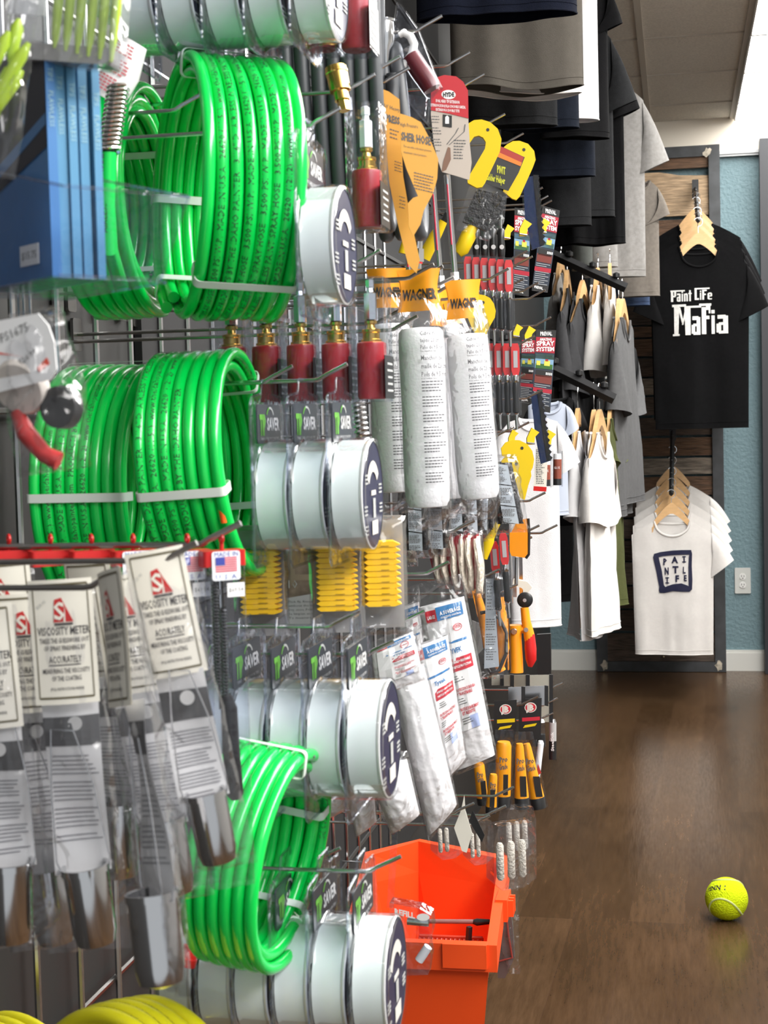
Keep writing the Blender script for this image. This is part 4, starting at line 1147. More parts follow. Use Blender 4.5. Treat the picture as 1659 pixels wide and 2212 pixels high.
# ================================================================== top left clear packs with lime picks
M_PICK = mat('lime_green', (0.40, 0.58, 0.03), 0.4)
def pick_pack(label, px, py, Y, rot, n=6, xs=0.010):
    t = thing('lime_pick_pack', label, 'blister pack', at(px, py, Y), rot, 'clear packs of lime green picks')
    MB().rbox((0, 0.004, 0.005), (0.053, 0.020, 0.060), 0.004, ax=1).build('clear_shell', clear('glare_shell', gloss=0.10, milk=0.10, edge=0.6, bump=0.4, bscale=30), t, smooth=False)
    MB().box((0, 0.006, -0.020), (0.050, 0.012, 0.008)).build('grey_band', mat('smoke_band', (0.25, 0.24, 0.24), 0.3), t, smooth=False)
    MB().box((-0.018, -0.003, 0.016), (0.018, 0.0010, 0.040)).build('white_panel', M_WHITE, t, smooth=False)
    for k in range(n):
        x = -0.004 + k * 0.0058
        MB().lathe([(0.0008, -0.018 - 0.0009 * k), (0.0019, -0.012), (0.0024, 0.0), (0.0024, 0.034), (0.0012, 0.036)], 12, (x, 0, 0)).build('pick', M_PICK, t)
    return t
pick_pack('clear pack of lime green picks hanging above the blue boxes', 142, 22, 0.70, (0, R(8), R(0)))
p = at(10, 190, 0.66)
t = thing('lime_pick_pack', 'bag of longer lime green picks at the picture edge left of the blue boxes', 'blister pack', p, (0, R(10), 0), 'clear packs of lime green picks')
for k, (x, z, a, l) in enumerate(((-0.006, 0.012, 20, 0.028), (0.001, 0.006, 26, 0.034), (-0.001, -0.004, 30, 0.030), (-0.005, -0.010, 10, 0.040), (0.0, 0.022, 5, 0.020))):
    M3 = Euler((0, R(a), 0)).to_matrix()
    MB().lathe([(0.001, -l / 2), (0.0026, -l * 0.3), (0.0030, l * 0.3), (0.001, l / 2)], 12, (x, 0.001 * k, z), M=M3).build('pick', M_PICK, t)
pillow(0.022, 0.085, 0.014, 3, 0.002).build('clear_bag', M_BAG, t, loc=(0.0, 0, 0.045), ang=75)

# bag marked FS1675
p = at(70, 668, 0.66)
t = thing('spare_part_bag', 'clear bag with a white rounded card and a red and black part', 'bagged part', p, (0, R(-6), R(-12)))
Wb, Hb = m_(0.66, 200), m_(0.66, 375)
pillow(Wb, Hb, 0.030, 6, 0.0028, taper=lambda v: 0.72 + 0.50 * v - 0.45 * max(0, v - 0.55), curve=lambda v: 0.001).build('clear_bag', M_BAG, t, loc=(0, 0, 0), ang=75)
cd_ = MB(); cdm = [(-0.020, -0.004), (0.010, -0.004), (0.0145, -0.010), (0.0165, -0.018), (0.0160, -0.030), (0.012, -0.034), (-0.020, -0.036)]
cdp = MB().prism(cdm, 0.0006, (0, -0.010, 0)).build('white_card', M_WHITE, t, smooth=False)
tx = MB(); Fq = lambda x, y: Vector((x, -0.0108, y))
tx.text('FS1675', lambda x, y: Fq(x * 0.97 - y * 0.2 - 0.0035, -0.0125 + x * 0.2 + y * 0.97), 0.0040, 0, w=0.0165)
tx.text('$26.99', lambda x, y: Fq(x * 0.9 - y * 0.4 + 0.002, -0.0235 + x * 0.4 + y * 0.9), 0.0026, 0, w=0.011)
tx.add([Fq(-0.020, -0.016), Fq(0.000, -0.0222), Fq(-0.006, -0.0205), Fq(-0.020, -0.0175)], [(3, 2, 1, 0)], 1)
tx.add([Fq(0.006, -0.028), Fq(0.012, -0.024), Fq(0.013, -0.027), Fq(0.007, -0.030)], [(3, 2, 1, 0)], 1)
tx.build('card_print', [M_INK, mat('tag_red', (0.75, 0.10, 0.06), 0.5)], cdp, smooth=False)
MB().lathe([(0.012, -0.004), (0.0135, -0.001), (0.0135, 0.001), (0.012, 0.004)], 28, (-0.008, -0.004, -0.034), ax=1, M=Euler((R(24), 0, 0)).to_matrix()).build('cream_roll', mat('cream_roll', (0.62, 0.57, 0.52), 0.6), t)
MB().lathe([(0.004, -0.004), (0.0095, -0.0035), (0.0100, 0.003), (0.004, 0.0035)], 24, (0.009, 0.0, -0.046), ax=1).build('black_disc', M_BLKPL, t)
MB().tube([(-0.014, -0.002, -0.045), (-0.010, -0.003, -0.055), (-0.002, -0.002, -0.066), (0.004, 0, -0.070)], [0.003, 0.0045, 0.004, 0.0045], 12).build('red_part', mat('dull_red', (0.45, 0.03, 0.03), 0.4), t)
# price rail wires under the tray
for k, px in enumerate((22, 38, 49, 63)):
    a = at(px, 615, 0.86); b = at(px, 690, 0.86)
    t = thing('hanger_wire', 'thin chrome upright wire under the clear tray, %s' % ('outermost', 'second', 'third', 'nearest the green hoses')[k], 'wire', (a.x, 0.86, b.z), group='thin wires under the tray')
    MB().tube([(0, 0, 0), (0, 0, a.z - b.z + 0.03)], 0.0009, 8).build('wire', M_CHROME, t)

# hooks in the near zone
for a in ((632, 791, 1.07, 'steel hook through the front green coil of the middle row'), (750, 786, 1.08, 'steel hook holding the middle row of white cans'),
          (679, 1632, 0.97, 'steel hook holding the low green coil'), (777, 1318, 1.02, 'steel hook holding the white cans under the yellow pads'),
          (735, 233, 1.02, 'steel hook holding the single white can'), (810, 160, 1.12, 'steel hook over the boxed red cylinder with a white stem'),
          (822, 541, 1.14, 'steel hook above the frontmost boxed red cylinder'), (866, 1850, 1.00, 'steel hook holding the lowest row of white cans'),
          (440, 200, 1.05, 'steel hook through the big upper green coil'), (735, 1832, 1.10, 'steel hook behind the lowest row of white cans')):
    hook(*a)
# ================================================================== helpers for items seen face on
class Flat:
    """a thing standing in a plane facing the aisle end; pixel outlines give it real size at depth Y"""
    def __init__(s, name, label, cat, pts, Y, rz=0.0, group=None, org=None):
        P = [at(x, y, Y) for x, y in pts]
        c = sum(P, Vector()) / len(P)
        zt_ = max(p.z for p in P)
        s.o = Vector((c.x, Y, zt_)) if org is None else org; s.Y = Y; s.rz = rz
        s.t = thing(name, label, cat, s.o, (0, 0, rz), group)
        s.k = 1 / math.cos(rz)
    def loc(s, px, py, y=0.0):
        p = at(px, py, s.Y) - s.o
        return Vector((p.x * s.k, y, p.z))
    def poly(s, name, pts, mt, th=0.0012, y=0.0, parent=None, smooth=False):
        q = [(s.loc(x, yy).x, s.loc(x, yy).z) for x, yy in pts]
        return MB().prism(q, th, (0, y, 0)).build(name, mt, parent or s.t, smooth=smooth)
    def polymb(s, mb, pts, y, mi=0):
        mb.add([s.loc(x, yy, y) for x, yy in pts], [tuple(range(len(pts)))], mi)
    def wr(s, mb, txt, px, py, hpx, wpx=None, y=-0.0009, mi=0, slope=0.0, align='C', bold=0.0, lean=0.0):
        u = s.Y / FPX
        o = s.loc(px, py, y)
        mb.text(txt, lambda a, b: o + Vector((a * s.k + lean * b, 0, b + slope * a)), hpx * u, mi, w=None if wpx is None else wpx * u, align=align, bold=bold, y0=-hpx * u / 2)
    def lines(s, mb, x0, y0, x1, y1, n, th, y=-0.0009, mi=0, seed=0, slope=0.0, gap=0):
        rnd = random.Random(seed)
        for k in range(n):
            if gap and k % gap == gap - 1: continue
            yy = y0 + (y1 - y0) * (k + 0.5) / n
            xe = x0 + (x1 - x0) * rnd.uniform(0.6, 1.0)
            x = x0
            while x < xe:
                w = rnd.uniform(2.0, 6.0); xb = min(xe, x + w)
                s.polymb(mb, [(x, yy - th / 2 + slope * (x - x0)), (xb, yy - th / 2 + slope * (xb - x0)), (xb, yy + th / 2 + slope * (xb - x0)), (x, yy + th / 2 + slope * (x - x0))][::-1], y, mi)
                x = xb + 1.2
    def tube(s, name, pts, rpx, mt, y=0.0, n=14, parent=None, ang=40):
        u = s.Y / FPX
        r = [q * u for q in rpx] if isinstance(rpx, (list, tuple)) else rpx * u
        return MB().tube([s.loc(a, b, y if not c else c[0]) for a, b, *c in pts], r, n).build(name, mt, parent or s.t, ang=ang)

t = thing('darkening_panel', 'black backing panel on the wall behind the hooks and tools', 'panel', (WX + 0.006, 2.55, 0.25))  # black sheet added to darken the wall seen between the products
MB().box((0, 0, 0.93), (0.008, 2.1, 1.9)).build('panel_board', mat('matte_black_board', (0.010, 0.010, 0.011), 0.8), t, smooth=False)
for k in range(11): MB().box((0.006, 0, 0.1 + 0.17 * k), (0.003, 2.08, 0.006)).build('panel_rib', mat('board_rib', (0.05, 0.05, 0.05), 0.5), t, smooth=False)

M_ORC = mat('amber_card', (0.74, 0.36, 0.06), 0.4)
M_GHOSE = mat('charcoal_rubber_hose', (0.055, 0.06, 0.068), 0.45)
# ---- pressure washer hoses with amber cards
hz_ = coil('pressure_hose', 'looped charcoal pressure washer hose behind the boxed red cylinders', at(712, 150, 1.26), m_(1.26, 345), 8, 0.0060, (0, 0, R(4)), M_GHOSE, layers=1, seed=21, squash=0.22, group='coiled charcoal pressure hoses')
hz2 = coil('pressure_hose', 'looped charcoal pressure washer hose hanging behind the amber cards', at(846, 310, 1.32), m_(1.32, 200), 3, 0.0066, (0, R(-4), R(8)), M_GHOSE, layers=2, seed=22, squash=0.34, group='coiled charcoal pressure hoses')
f = Flat('hose_card', 'amber card reading PRESS folded over the charcoal hose, nearer the red cylinders', 'card', [(817, 190), (864, 212)], 1.25, R(12))
f.poly('card_sheet', [(817, 190), (840, 198), (862, 214), (866, 300), (870, 380), (885, 470), (905, 560), (898, 590), (880, 570), (858, 480), (842, 400), (829, 300)], M_ORC)
b = MB(); f.wr(b, "50' Heavy", 846, 233, 8, 34, slope=-0.3); f.wr(b, 'PRESS', 848, 258, 15, 30, slope=-0.28, bold=0.04)
f.lines(b, 842, 275, 862, 300, 3, 2.4, slope=0.3); f.lines(b, 852, 345, 872, 370, 4, 1.6, slope=0.3, seed=3); f.lines(b, 862, 420, 880, 450, 4, 1.6, slope=0.3, seed=4)
b.build('card_print', M_INK, f.t, smooth=False)
f = Flat('hose_card', 'amber card reading SHER HOSE folded round the charcoal hose loops', 'card', [(864, 246), (944, 340)], 1.22, R(14))
f.poly('card_sheet', [(865, 247), (890, 254), (909, 264), (928, 300), (945, 342), (943, 385), (935, 415), (915, 455), (908, 485), (893, 512), (884, 490), (882, 440), (893, 428), (903, 424), (879, 366), (868, 330)], M_ORC)
b = MB(); f.wr(b, 'High Pressure', 884, 272, 8, 38, slope=-0.15); f.wr(b, 'SHER HOSE', 899, 300, 17, 62, slope=-0.2, bold=0.035)
f.wr(b, 'For use with cold water pressure', 902, 321, 5, 58, slope=-0.2); f.wr(b, 'maximum rated pressure', 897, 333, 5, 48, slope=-0.2)
f.lines(b, 895, 370, 938, 410, 6, 2.2, slope=0.22, seed=6)
b.build('card_print', M_INK, f.t, smooth=False)

# ---- chrome cup and white hook shaped nozzle pack
f = Flat('chrome_cup', 'polished chrome spray cup hanging at the top behind the boxed red cylinder', 'spray cup', [(812, 28), (852, 150)], 1.30)
u = m_(1.30); c = f.loc(832, 90)
MB().lathe([(0.001, 26 * u), (16 * u, 24 * u), (19 * u, 22 * u), (20 * u, -6 * u), (19 * u, -28 * u), (9 * u, -46 * u), (7 * u, -75 * u), (6 * u, -80 * u)], 28, c + Vector((0, 0, 25 * u)), caps=False).build('cup_body', M_CHROME, f.t)
MB().lathe([(21 * u, 0), (22 * u, 2 * u), (22 * u, 5 * u), (20 * u, 6 * u)], 28, c + Vector((0, 0, 42 * u)), caps=False).build('cup_rim', M_CHROME, f.t)
MB().lathe([(0.001, 0), (8 * u, 0.5 * u), (9 * u, 8 * u), (0.001, 9 * u)], 20, c + Vector((-14 * u, 0.0, 62 * u))).build('cup_cap', M_WHITE, f.t)
f = Flat('nozzle_pack', 'clear pack with a white hooked nozzle and maroon roll above the red headed card', 'blister pack', [(856, 4), (948, 266)], 1.31)
f.poly('clear_backing', [(858, 6), (866, 10), (905, 66), (940, 160), (946, 190), (932, 210), (925, 266), (868, 266), (858, 180), (850, 60)], M_SHELL, 0.001, y=0.006)
f.tube('clear_rim', [(858, 6), (866, 10), (905, 66), (946, 175), (946, 195), (928, 212), (925, 266), (868, 266), (858, 180), (850, 60), (858, 6)], 1.6, M_CLR, y=0.0, n=6)
f.tube('white_nozzle', [(864, 78), (874, 73), (888, 80), (896, 98), (892, 120), (880, 138), (870, 150)], [7, 8.5, 9, 9, 10, 11, 8], mat('nozzle_white', (0.9, 0.9, 0.9), 0.3), y=-0.004)
f.tube('maroon_roll', [(887, 122), (905, 150), (925, 178), (934, 194)], [20, 21, 21, 19], mat('maroon_roll', (0.13, 0.012, 0.02), 0.3), y=-0.002, n=24)
f.tube('clear_barrel', [(880, 110), (905, 150), (925, 178), (940, 202)], [22, 23, 23, 21], M_CLR, y=-0.002, n=24)
f.poly('inner_cards', [(885, 205), (922, 212), (918, 255), (884, 255)], M_SHELL, 0.006)

# ---- HYDE card with dual tip rods
f = Flat('tool_card', 'red and grey hang card with an oval emblem above the chrome rods', 'card', [(935, 165), (1015, 388)], 1.45, R(10))
f.poly('card_sheet', [(932, 200), (936, 182), (946, 168), (960, 163), (985, 165), (1000, 176), (1010, 195), (1011, 262), (1014, 310), (1018, 350), (1013, 388), (985, 380), (955, 372), (946, 345), (938, 310), (932, 250)], mat('warm_grey_card', (0.52, 0.45, 0.39), 0.5))
f.poly('red_header', [(932, 200), (936, 182), (946, 168), (960, 163), (985, 165), (1000, 176), (1010, 195), (1011, 255), (970, 246), (932, 240)], mat('card_red', (0.50, 0.02, 0.03), 0.45), 0.0005, y=-0.0008)
b = MB(); el = [(969 + 15 * math.cos(a), 205 + 10 * math.sin(a)) for a in [2 * PI * k / 20 for k in range(20)]]
f.polymb(b, el[::-1], -0.0012, 0); f.wr(b, 'HYDE', 969, 205, 9, 24, y=-0.0014, mi=1, bold=0.05)
for s, x, y, h, w in (('DUAL HEAD TIP EXTENSION', 967, 220, 6, 50), ('EXTENSION DE BOQUILLA CON DOBLE CABEZAL', 968, 230, 5.5, 74), ('EXTENSION A DOUBLE TETE', 967, 239, 5.5, 50)): f.wr(b, s, x, y, h, w, y=-0.0012, mi=0, slope=-0.1, bold=0.02)
f.lines(b, 934, 250, 955, 330, 13, 1.8, seed=4, mi=2, gap=4); f.lines(b, 980, 300, 1008, 345, 7, 2.4, seed=6, mi=2)
f.polymb(b, [(957, 274), (957, 248), (976, 250), (976, 276)], -0.001, 1); f.polymb(b, [(962, 268), (962, 254), (966, 250), (970, 254), (970, 268)], -0.0012, 0)
f.polymb(b, [(955, 372), (958, 350), (968, 318), (973, 320), (974, 345), (964, 368)], -0.001, 3)
for q in (((966, 312), (984, 288)), ((970, 314), (1002, 284)), ((984, 288), (990, 276)), ((1002, 284), (1004, 268))):
    (xa, ya), (xb, yb) = q; f.polymb(b, [(xa - 1, ya), (xb - 1, yb), (xb + 1, yb), (xa + 1, ya)][::-1], -0.001, 2)
b.build('card_print', [M_WHITE, M_BLACK, M_INK, mat('brown_grip_print', (0.22, 0.12, 0.08), 0.5)], f.t, smooth=False)
M_RLAB = mat('red_label', (0.55, 0.01, 0.05), 0.35)
for (x0, y0, x1, y1, r, lb, yy) in ((965, 378, 982, 588, 7, 'front chrome extension rod with a red striped label below the red headed card', 1.46), (934, 400, 951, 596, 7, 'second chrome extension rod behind the front one below the red headed card', 1.50), (880, 520, 884, 600, 6, 'chrome rod with red label beside the large hex fitting', 1.44)):
    f = Flat('extension_rod', lb, 'tool rod', [(x0, y0), (x1, y1)], yy, group='chrome extension rods')
    f.tube('rod', [(x0, y0), (x1, y1)], r, M_CHROME)
    f.tube('red_label', [(x0 + (x1 - x0) * 0.12, y0 + (y1 - y0) * 0.1), (x0 + (x1 - x0) * 0.7, y0 + (y1 - y0) * 0.72)], 2.2, M_RLAB, y=-r * 0.8 * m_(yy), n=8)
    f.tube('square_end', [(x1, y1), (x1 + 2, y1 + 30)], 9, mat('satin_white', (0.7, 0.72, 0.75), 0.3), n=4)
f = Flat('hex_fitting', 'large chrome tube with a hex nut below the amber cards', 'hose fitting', [(900, 488), (900, 600)], 1.36)
f.tube('tube_body', [(901, 486), (900, 540)], 13, M_CHROME, n=24); f.tube('hex_nut', [(899, 538), (899, 566)], 17, M_CHROME, n=6, ang=20)
f.tube('red_band', [(899, 566), (899, 570)], 14, M_RED, n=20); f.tube('lower_tube', [(899, 570), (899, 606)], 12, M_CHROME, n=20)

# ---- yellow ladder hooks
def rr_poly(pts): return pts
def yhook(label, pts, hole, Y, group='yellow plastic ladder hooks', extra=None, rz=R(10)):
    f = Flat('ladder_hook', label, 'ladder hook', pts, Y, rz, group)
    f.poly('yellow_head', pts, M_YEL, 0.006)
    if hole:
        c = f.loc(hole[0], hole[1], -0.0032)
        MB().lathe([(3.6 * m_(Y), 0), (3.6 * m_(Y), 0.0006)], 14, c, ax=1).build('peg_hole', M_BLACK, f.t)
    if extra: extra(f)
    return f
def e1(f):
    f.tube('black_shaft', [(1042, 404), (1030, 430), (1040, 446)], 6, M_BLKPL, y=0.004)
yhook('larger yellow ladder hook hanging in front, right beside the red headed card', [(1000, 290), (1010, 270), (1024, 261), (1040, 259), (1058, 264), (1074, 278), (1082, 300), (1079, 326), (1047, 396), (1041, 405), (1030, 407), (1011, 397), (1010, 388), (1047, 322), (1049, 308), (1043, 298), (1034, 294), (1024, 297), (1012, 314), (1000, 320)], (1053, 281), 1.62)
def e2(f):
    f.poly('dark_card', [(1081, 315), (1133, 338), (1120, 372), (1098, 412), (1047, 396), (1060, 360)], mat('charcoal_card', (0.03, 0.03, 0.03), 0.35), 0.001, y=-0.0005 + 0.002)
    b = MB()
    f.polymb(b, [(1081, 316), (1131, 338), (1127, 350), (1076, 328)][::-1], -0.0003 + 0.001, 1); f.polymb(b, [(1076, 328), (1127, 350), (1124, 358), (1072, 338)][::-1], 0.0006, 2)
    f.wr(b, 'PiViT', 1083, 367, 15, 18, y=0.0004, slope=-0.3, bold=0.04); f.wr(b, 'Ladder Helper', 1071, 386, 14, 40, y=0.0004, slope=-0.28, bold=0.03)
    b.build('card_print', [mat('acid_print', (0.55, 0.55, 0.03), 0.4), mat('fade_red', (0.35, 0.03, 0.02), 0.4), mat('fade_orange', (0.65, 0.18, 0.02), 0.4)], f.t, smooth=False)
f2 = yhook('smaller yellow ladder hook next to the dark card', [(1086, 322), (1096, 313), (1108, 306), (1122, 305), (1140, 311), (1153, 326), (1156, 345), (1150, 362), (1123, 424), (1115, 433), (1106, 430), (1087, 415), (1090, 404), (1124, 345), (1122, 336), (1108, 330)], (1131, 324), 1.80, extra=None)
f3 = Flat('ladder_helper_card', 'dark hang card with yellow lettering between two yellow hooks', 'card', [(1081, 315), (1133, 338), (1098, 412), (1047, 396)], 1.77, R(10)); e2(f3)
f = Flat('scrub_brush', 'black bristle brush with a yellow handle in a clear bag under the dark hang card', 'brush', [(985, 400), (1090, 553)], 1.66, R(8))
f.poly('brush_head', [(1030, 410), (1092, 425), (1082, 470), (1050, 500), (1000, 480)], mat('grey_bristle', (0.02, 0.02, 0.022), 0.7, bump=0.8, bscale=250), 0.012)
f.poly('clear_bag', [(1015, 400), (1095, 415), (1088, 480), (1055, 520), (985, 498)], M_BAG, 0.016)
f.tube('yellow_handle', [(1047, 441), (1030, 476), (1016, 500), (1013, 508), (998, 540), (990, 548)], [8, 10, 13, 17, 16, 11], M_YEL)
f = Flat('scrub_brush', 'yellow brush handle half hidden behind the chrome rods', 'brush', [(900, 480), (960, 560)], 1.72)
f.tube('yellow_handle', [(958, 478), (940, 510), (915, 558)], [9, 13, 15], M_YEL); f.tube('brush_neck', [(958, 478), (968, 462)], [7, 8], M_BLKPL)
f = Flat('scrub_brush', 'yellow brush handle peeping out left of the hex fitting', 'brush', [(862, 520), (880, 560)], 1.62)
f.tube('yellow_handle', [(882, 500), (872, 548)], [8, 12], M_YEL); f.tube('brush_neck', [(882, 500), (886, 486)], [6, 7], M_BLKPL)
yhook('yellow hook with a grey slot right of the orange headed roller bags', [(1008, 642), (1018, 638), (1032, 636), (1046, 638), (1058, 644), (1066, 656), (1070, 672), (1068, 686), (1056, 708), (1040, 748), (1033, 735), (1018, 705), (1008, 680)], (1043, 654), 1.66,
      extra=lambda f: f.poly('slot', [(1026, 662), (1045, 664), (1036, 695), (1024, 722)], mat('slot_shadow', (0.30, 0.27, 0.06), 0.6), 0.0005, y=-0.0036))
yhook('upper yellow hook of the pair above the grey labelled bags', [(1083, 968), (1092, 956), (1106, 950), (1122, 951), (1138, 959), (1149, 974), (1153, 992), (1150, 1010), (1144, 1022), (1128, 1000), (1104, 990), (1085, 985)], (1127, 968), 1.78)
yhook('lower yellow hook of the pair, tapering over the grey labelled bags', [(1080, 1000), (1090, 988), (1104, 982), (1120, 985), (1134, 994), (1145, 1010), (1147, 1028), (1140, 1050), (1133, 1080), (1124, 1076), (1114, 1040), (1096, 1010)], (1115, 1002), 1.74)
f = Flat('scrub_brush', 'slanting yellow brush handle between the cream pads and the red knives', 'brush', [(1040, 1112), (1085, 1215)], 1.74)
f.tube('yellow_handle', [(1083, 1114), (1066, 1150), (1060, 1160), (1056, 1168), (1044, 1206)], [5, 7, 9, 12, 9], M_YEL); f.tube('brush_neck', [(1083, 1114), (1090, 1098)], [4, 6], M_BLKPL)

# ---- roller covers with orange headers
RP = [(905, 622, 1.32, 'frontmost, broadest bagged roller cover with its orange header spread open', 1, 20, -1, 'WAGNER'), (1002, 642, 1.44, 'bagged roller cover farthest right, its sleeve leaning', 2, 18, -3.2, 'WAGNER'),
      (836, 618, 1.40, 'bagged roller cover half hidden behind the front can of the middle row', 3, 22, -1, 'WAGNER'), (950, 660, 1.50, 'bagged roller cover squeezed between the two broad ones, nearer the left', 4, 60, -1, None), (970, 655, 1.52, 'bagged roller cover squeezed between the two broad ones, nearer the right', 5, 50, -2, 'WAGNER')]
for px, py, Y, lb, sd, rz, rl, nm in RP:
    roller_pack(lb, at(px, py, Y), (0, R(rl), R(rz)), sd, name_=nm, txtw=True)
for k, (px, py, Y, lb) in enumerate(((957, 575, 1.33, 'steel hook of the orange headed roller bags, uppermost'), (937, 571, 1.30, 'steel hook of the orange headed roller bags, nearest the hex fitting'), (980, 598, 1.40, 'steel hook of the orange headed roller bags, longest'), (995, 604, 1.46, 'steel hook of the orange headed roller bags, tip before the square rod end'),
                               (1016, 620, 1.5, 'steel hook right of the orange headers, left of the pair'), (1031, 620, 1.56, 'steel hook right of the orange headers, right of the pair'), (866, 669, 1.34, 'steel hook crossing the left orange header'), (902, 683, 1.30, 'steel hook crossing the bag of the frontmost roller cover'))):
    hook(px, py, Y, lb, mt=M_DSTEEL, r=0.0016)

# ---- red and black knives
def knife(label, px, py, Y, inv=False, group='red and black knives in clear packs', rl=0):
    u = m_(Y); t = thing('utility_knife', label, 'knife', at(px, py, Y), (0, R(rl), R(14)), group)
    MB().prism([(-6 * u, 0), (6 * u, 0), (9 * u, -10 * u), (9 * u, -58 * u), (6 * u, -68 * u), (-6 * u, -68 * u), (-9 * u, -58 * u), (-9 * u, -10 * u)], 10 * u).build('red_sheath', M_RED, t, smooth=False)
    MB().box((0, -5.6 * u, -34 * u), (9 * u, 0.6 * u, 36 * u)).build('label_strip', mat('grey_label', (0.45, 0.42, 0.42), 0.4), t, smooth=False)
    MB().lathe([(7 * u, -68 * u), (7.5 * u, -70 * u), (7.5 * u, -82 * u), (6 * u, -84 * u)], 16).build('chrome_collar', M_CHROME, t)
    MB().lathe([(6 * u, -84 * u), (7.5 * u, -95 * u), (6.5 * u, -120 * u), (7.5 * u, -140 * u), (7.5 * u, -148 * u), (4 * u, -150 * u)], 16).build('black_handle', M_BLKPL, t)
    MB().tube([(0, 0, -150 * u), (0, 0, -153 * u), (1 * u, 0, -185 * u)], [7 * u, 4 * u, 3 * u], 10).build('steel_shank', M_STEEL, t)
    MB().rbox((0, 0, -75 * u), (22 * u, 14 * u, 160 * u), 3 * u, ax=1).build('clear_pack', M_CLR, t, smooth=False)
    return t
k0 = ['frontmost', 'second from the front', 'third from the front', 'fourth from the front', 'fifth from the front', 'rearmost']
for k in range(6): knife('red and black knife in the upper row, ' + k0[k], 1098 - 17.5 * k, 562 - 1.5 * k, 1.82 + 0.003 * k)
for k in range(5): knife('red and black knife in the middle row, ' + k0[k], 1112 - 18 * k, 742, 1.84 + 0.003 * k)
for k in range(4):
    u = m_(1.84)
    t = thing('screwdriver', 'black handled driver standing above the upper red knives, %s' % k0[k], 'screwdriver', at(1082 - 18 * k, 494, 1.84), (0, 0, R(14)), 'black handled drivers')
    MB().lathe([(5 * u, 0), (8 * u, -4 * u), (7 * u, -22 * u), (8.5 * u, -44 * u), (7 * u, -62 * u), (5 * u, -66 * u)], 16).build('black_handle', M_BLKPL, t)
    MB().lathe([(5 * u, 0), (5 * u, 0.5 * u)], 14, (0, -8.6 * u, -40 * u), ax=1).build('round_badge', mat('badge_grey', (0.4, 0.4, 0.4), 0.4), t)
    MB().tube([(0, 0, 0), (0, 0, 30 * u)], 3 * u, 8).build('steel_shank', M_STEEL, t)
# red knives lower down
for k, (px, py, lb) in enumerate(((1086, 1152, 'broad red knife lower down beside the orange pouch'), (1066, 1170, 'red knife lower down behind the broad one'))):
    knife(lb, px, py, 1.80 + 0.02 * k, rl=-3)

# ---- boxed sprayers
def spray_box(label, q, Y, group='boxed spray systems'):
    f = Flat('sprayer_box', label, 'box', q, Y, R(6), group)
    (x0, y0), (x1, y1), (x2, y2), (x3, y3) = q      # tl tr br bl
    def B(a, b): return (x0 + (x1 - x0) * a + (x3 - x0) * b + (x0 - x1 - x3 + x2) * a * b, y0 + (y1 - y0) * a + (y3 - y0) * b + (y0 - y1 - y3 + y2) * a * b)
    f.poly('carton', q, mat('box_dark', (0.045, 0.055, 0.075), 0.25), 0.016)
    b = MB(); Yf = -0.0084
    def rect(a0, b0, a1, b1, mi, y=Yf): f.polymb(b, [B(a0, b1), B(a1, b1), B(a1, b0), B(a0, b0)], y, mi)
    rect(0, 0, 1, .09, 1); rect(0, .09, 1, .28, 2); rect(.02, .30, .98, .48, 3); rect(.02, .30, .98, .36, 5); rect(.05, .42, .95, .48, 4); rect(.1, .50, .9, .58, 1); rect(.05, .56, .95, .66, 6); rect(0, .72, 1, .77, 2); rect(0, .93, 1, 1, 1)
    rect(.10, .385, .30, .44, 7, Yf - .0002); rect(.5, .375, .8, .44, 7, Yf - .0002); rect(.55, .36, .7, .385, 2, Yf - .0002)
    for k in range(4): rect(.62 + .09 * k, .52, .68 + .09 * k, .55, 0, Yf - .0002)
    h = abs(y3 - y0); w = abs(x1 - x0)
    sl = -(y1 - y0) / max(1, (x1 - x0))
    for s, a, bb, hh, ww in (('PREVAL', .5, .045, .045, .6), ('AMAZING', .5, .115, .03, .6), ('SPRAY', .5, .165, .055, .9), ('SYSTEM', .5, .235, .05, .9), ('PREVAL', .4, .965, .03, .5)):
        p = B(a, bb); f.wr(b, s, p[0], p[1], h * hh, w * ww, y=Yf - .0003, slope=sl, bold=0.04)
    for k in range(9):
        p0_, p1_ = B(.06, .68 + .024 * k + (.05 if k > 1 else 0)), B(.9 - .2 * (k % 2), .68 + .024 * k + (.05 if k > 1 else 0))
        f.polymb(b, [(p0_[0], p0_[1] + .8), (p1_[0], p1_[1] + .8), (p1_[0], p1_[1] - .8), (p0_[0], p0_[1] - .8)], Yf - .0002, 8)
    b.build('box_print', [M_WHITE, M_BLACK, mat('box_red', (0.42, 0.03, 0.05), 0.3), mat('box_sky', (0.22, 0.38, 0.55), 0.3), mat('box_grass', (0.07, 0.20, 0.03), 0.4), mat('box_tree', (0.05, 0.09, 0.04), 0.4), mat('box_brown', (0.20, 0.05, 0.04), 0.3), mat('box_yellow', (0.7, 0.65, 0.1), 0.4), mat('box_text_grey', (0.35, 0.36, 0.38), 0.4)], f.t, smooth=False)
    return f
spray_box('boxed spray system in the upper row, frontmost, its red title panel behind a yellow clip', [(1172, 446), (1209, 456), (1183, 631), (1149, 627)], 2.30)
spray_box('boxed spray system in the upper row behind the blue saw card', [(1112, 450), (1146, 456), (1142, 640), (1108, 635)], 2.20)
spray_box('boxed spray system in the lower row with its red title panel in full view', [(1159, 713), (1201, 714), (1188, 892), (1149, 884)], 2.28)
spray_box('boxed spray system in the lower row, half hidden by the front one', [(1128, 722), (1156, 722), (1150, 872), (1122, 868)], 2.34)
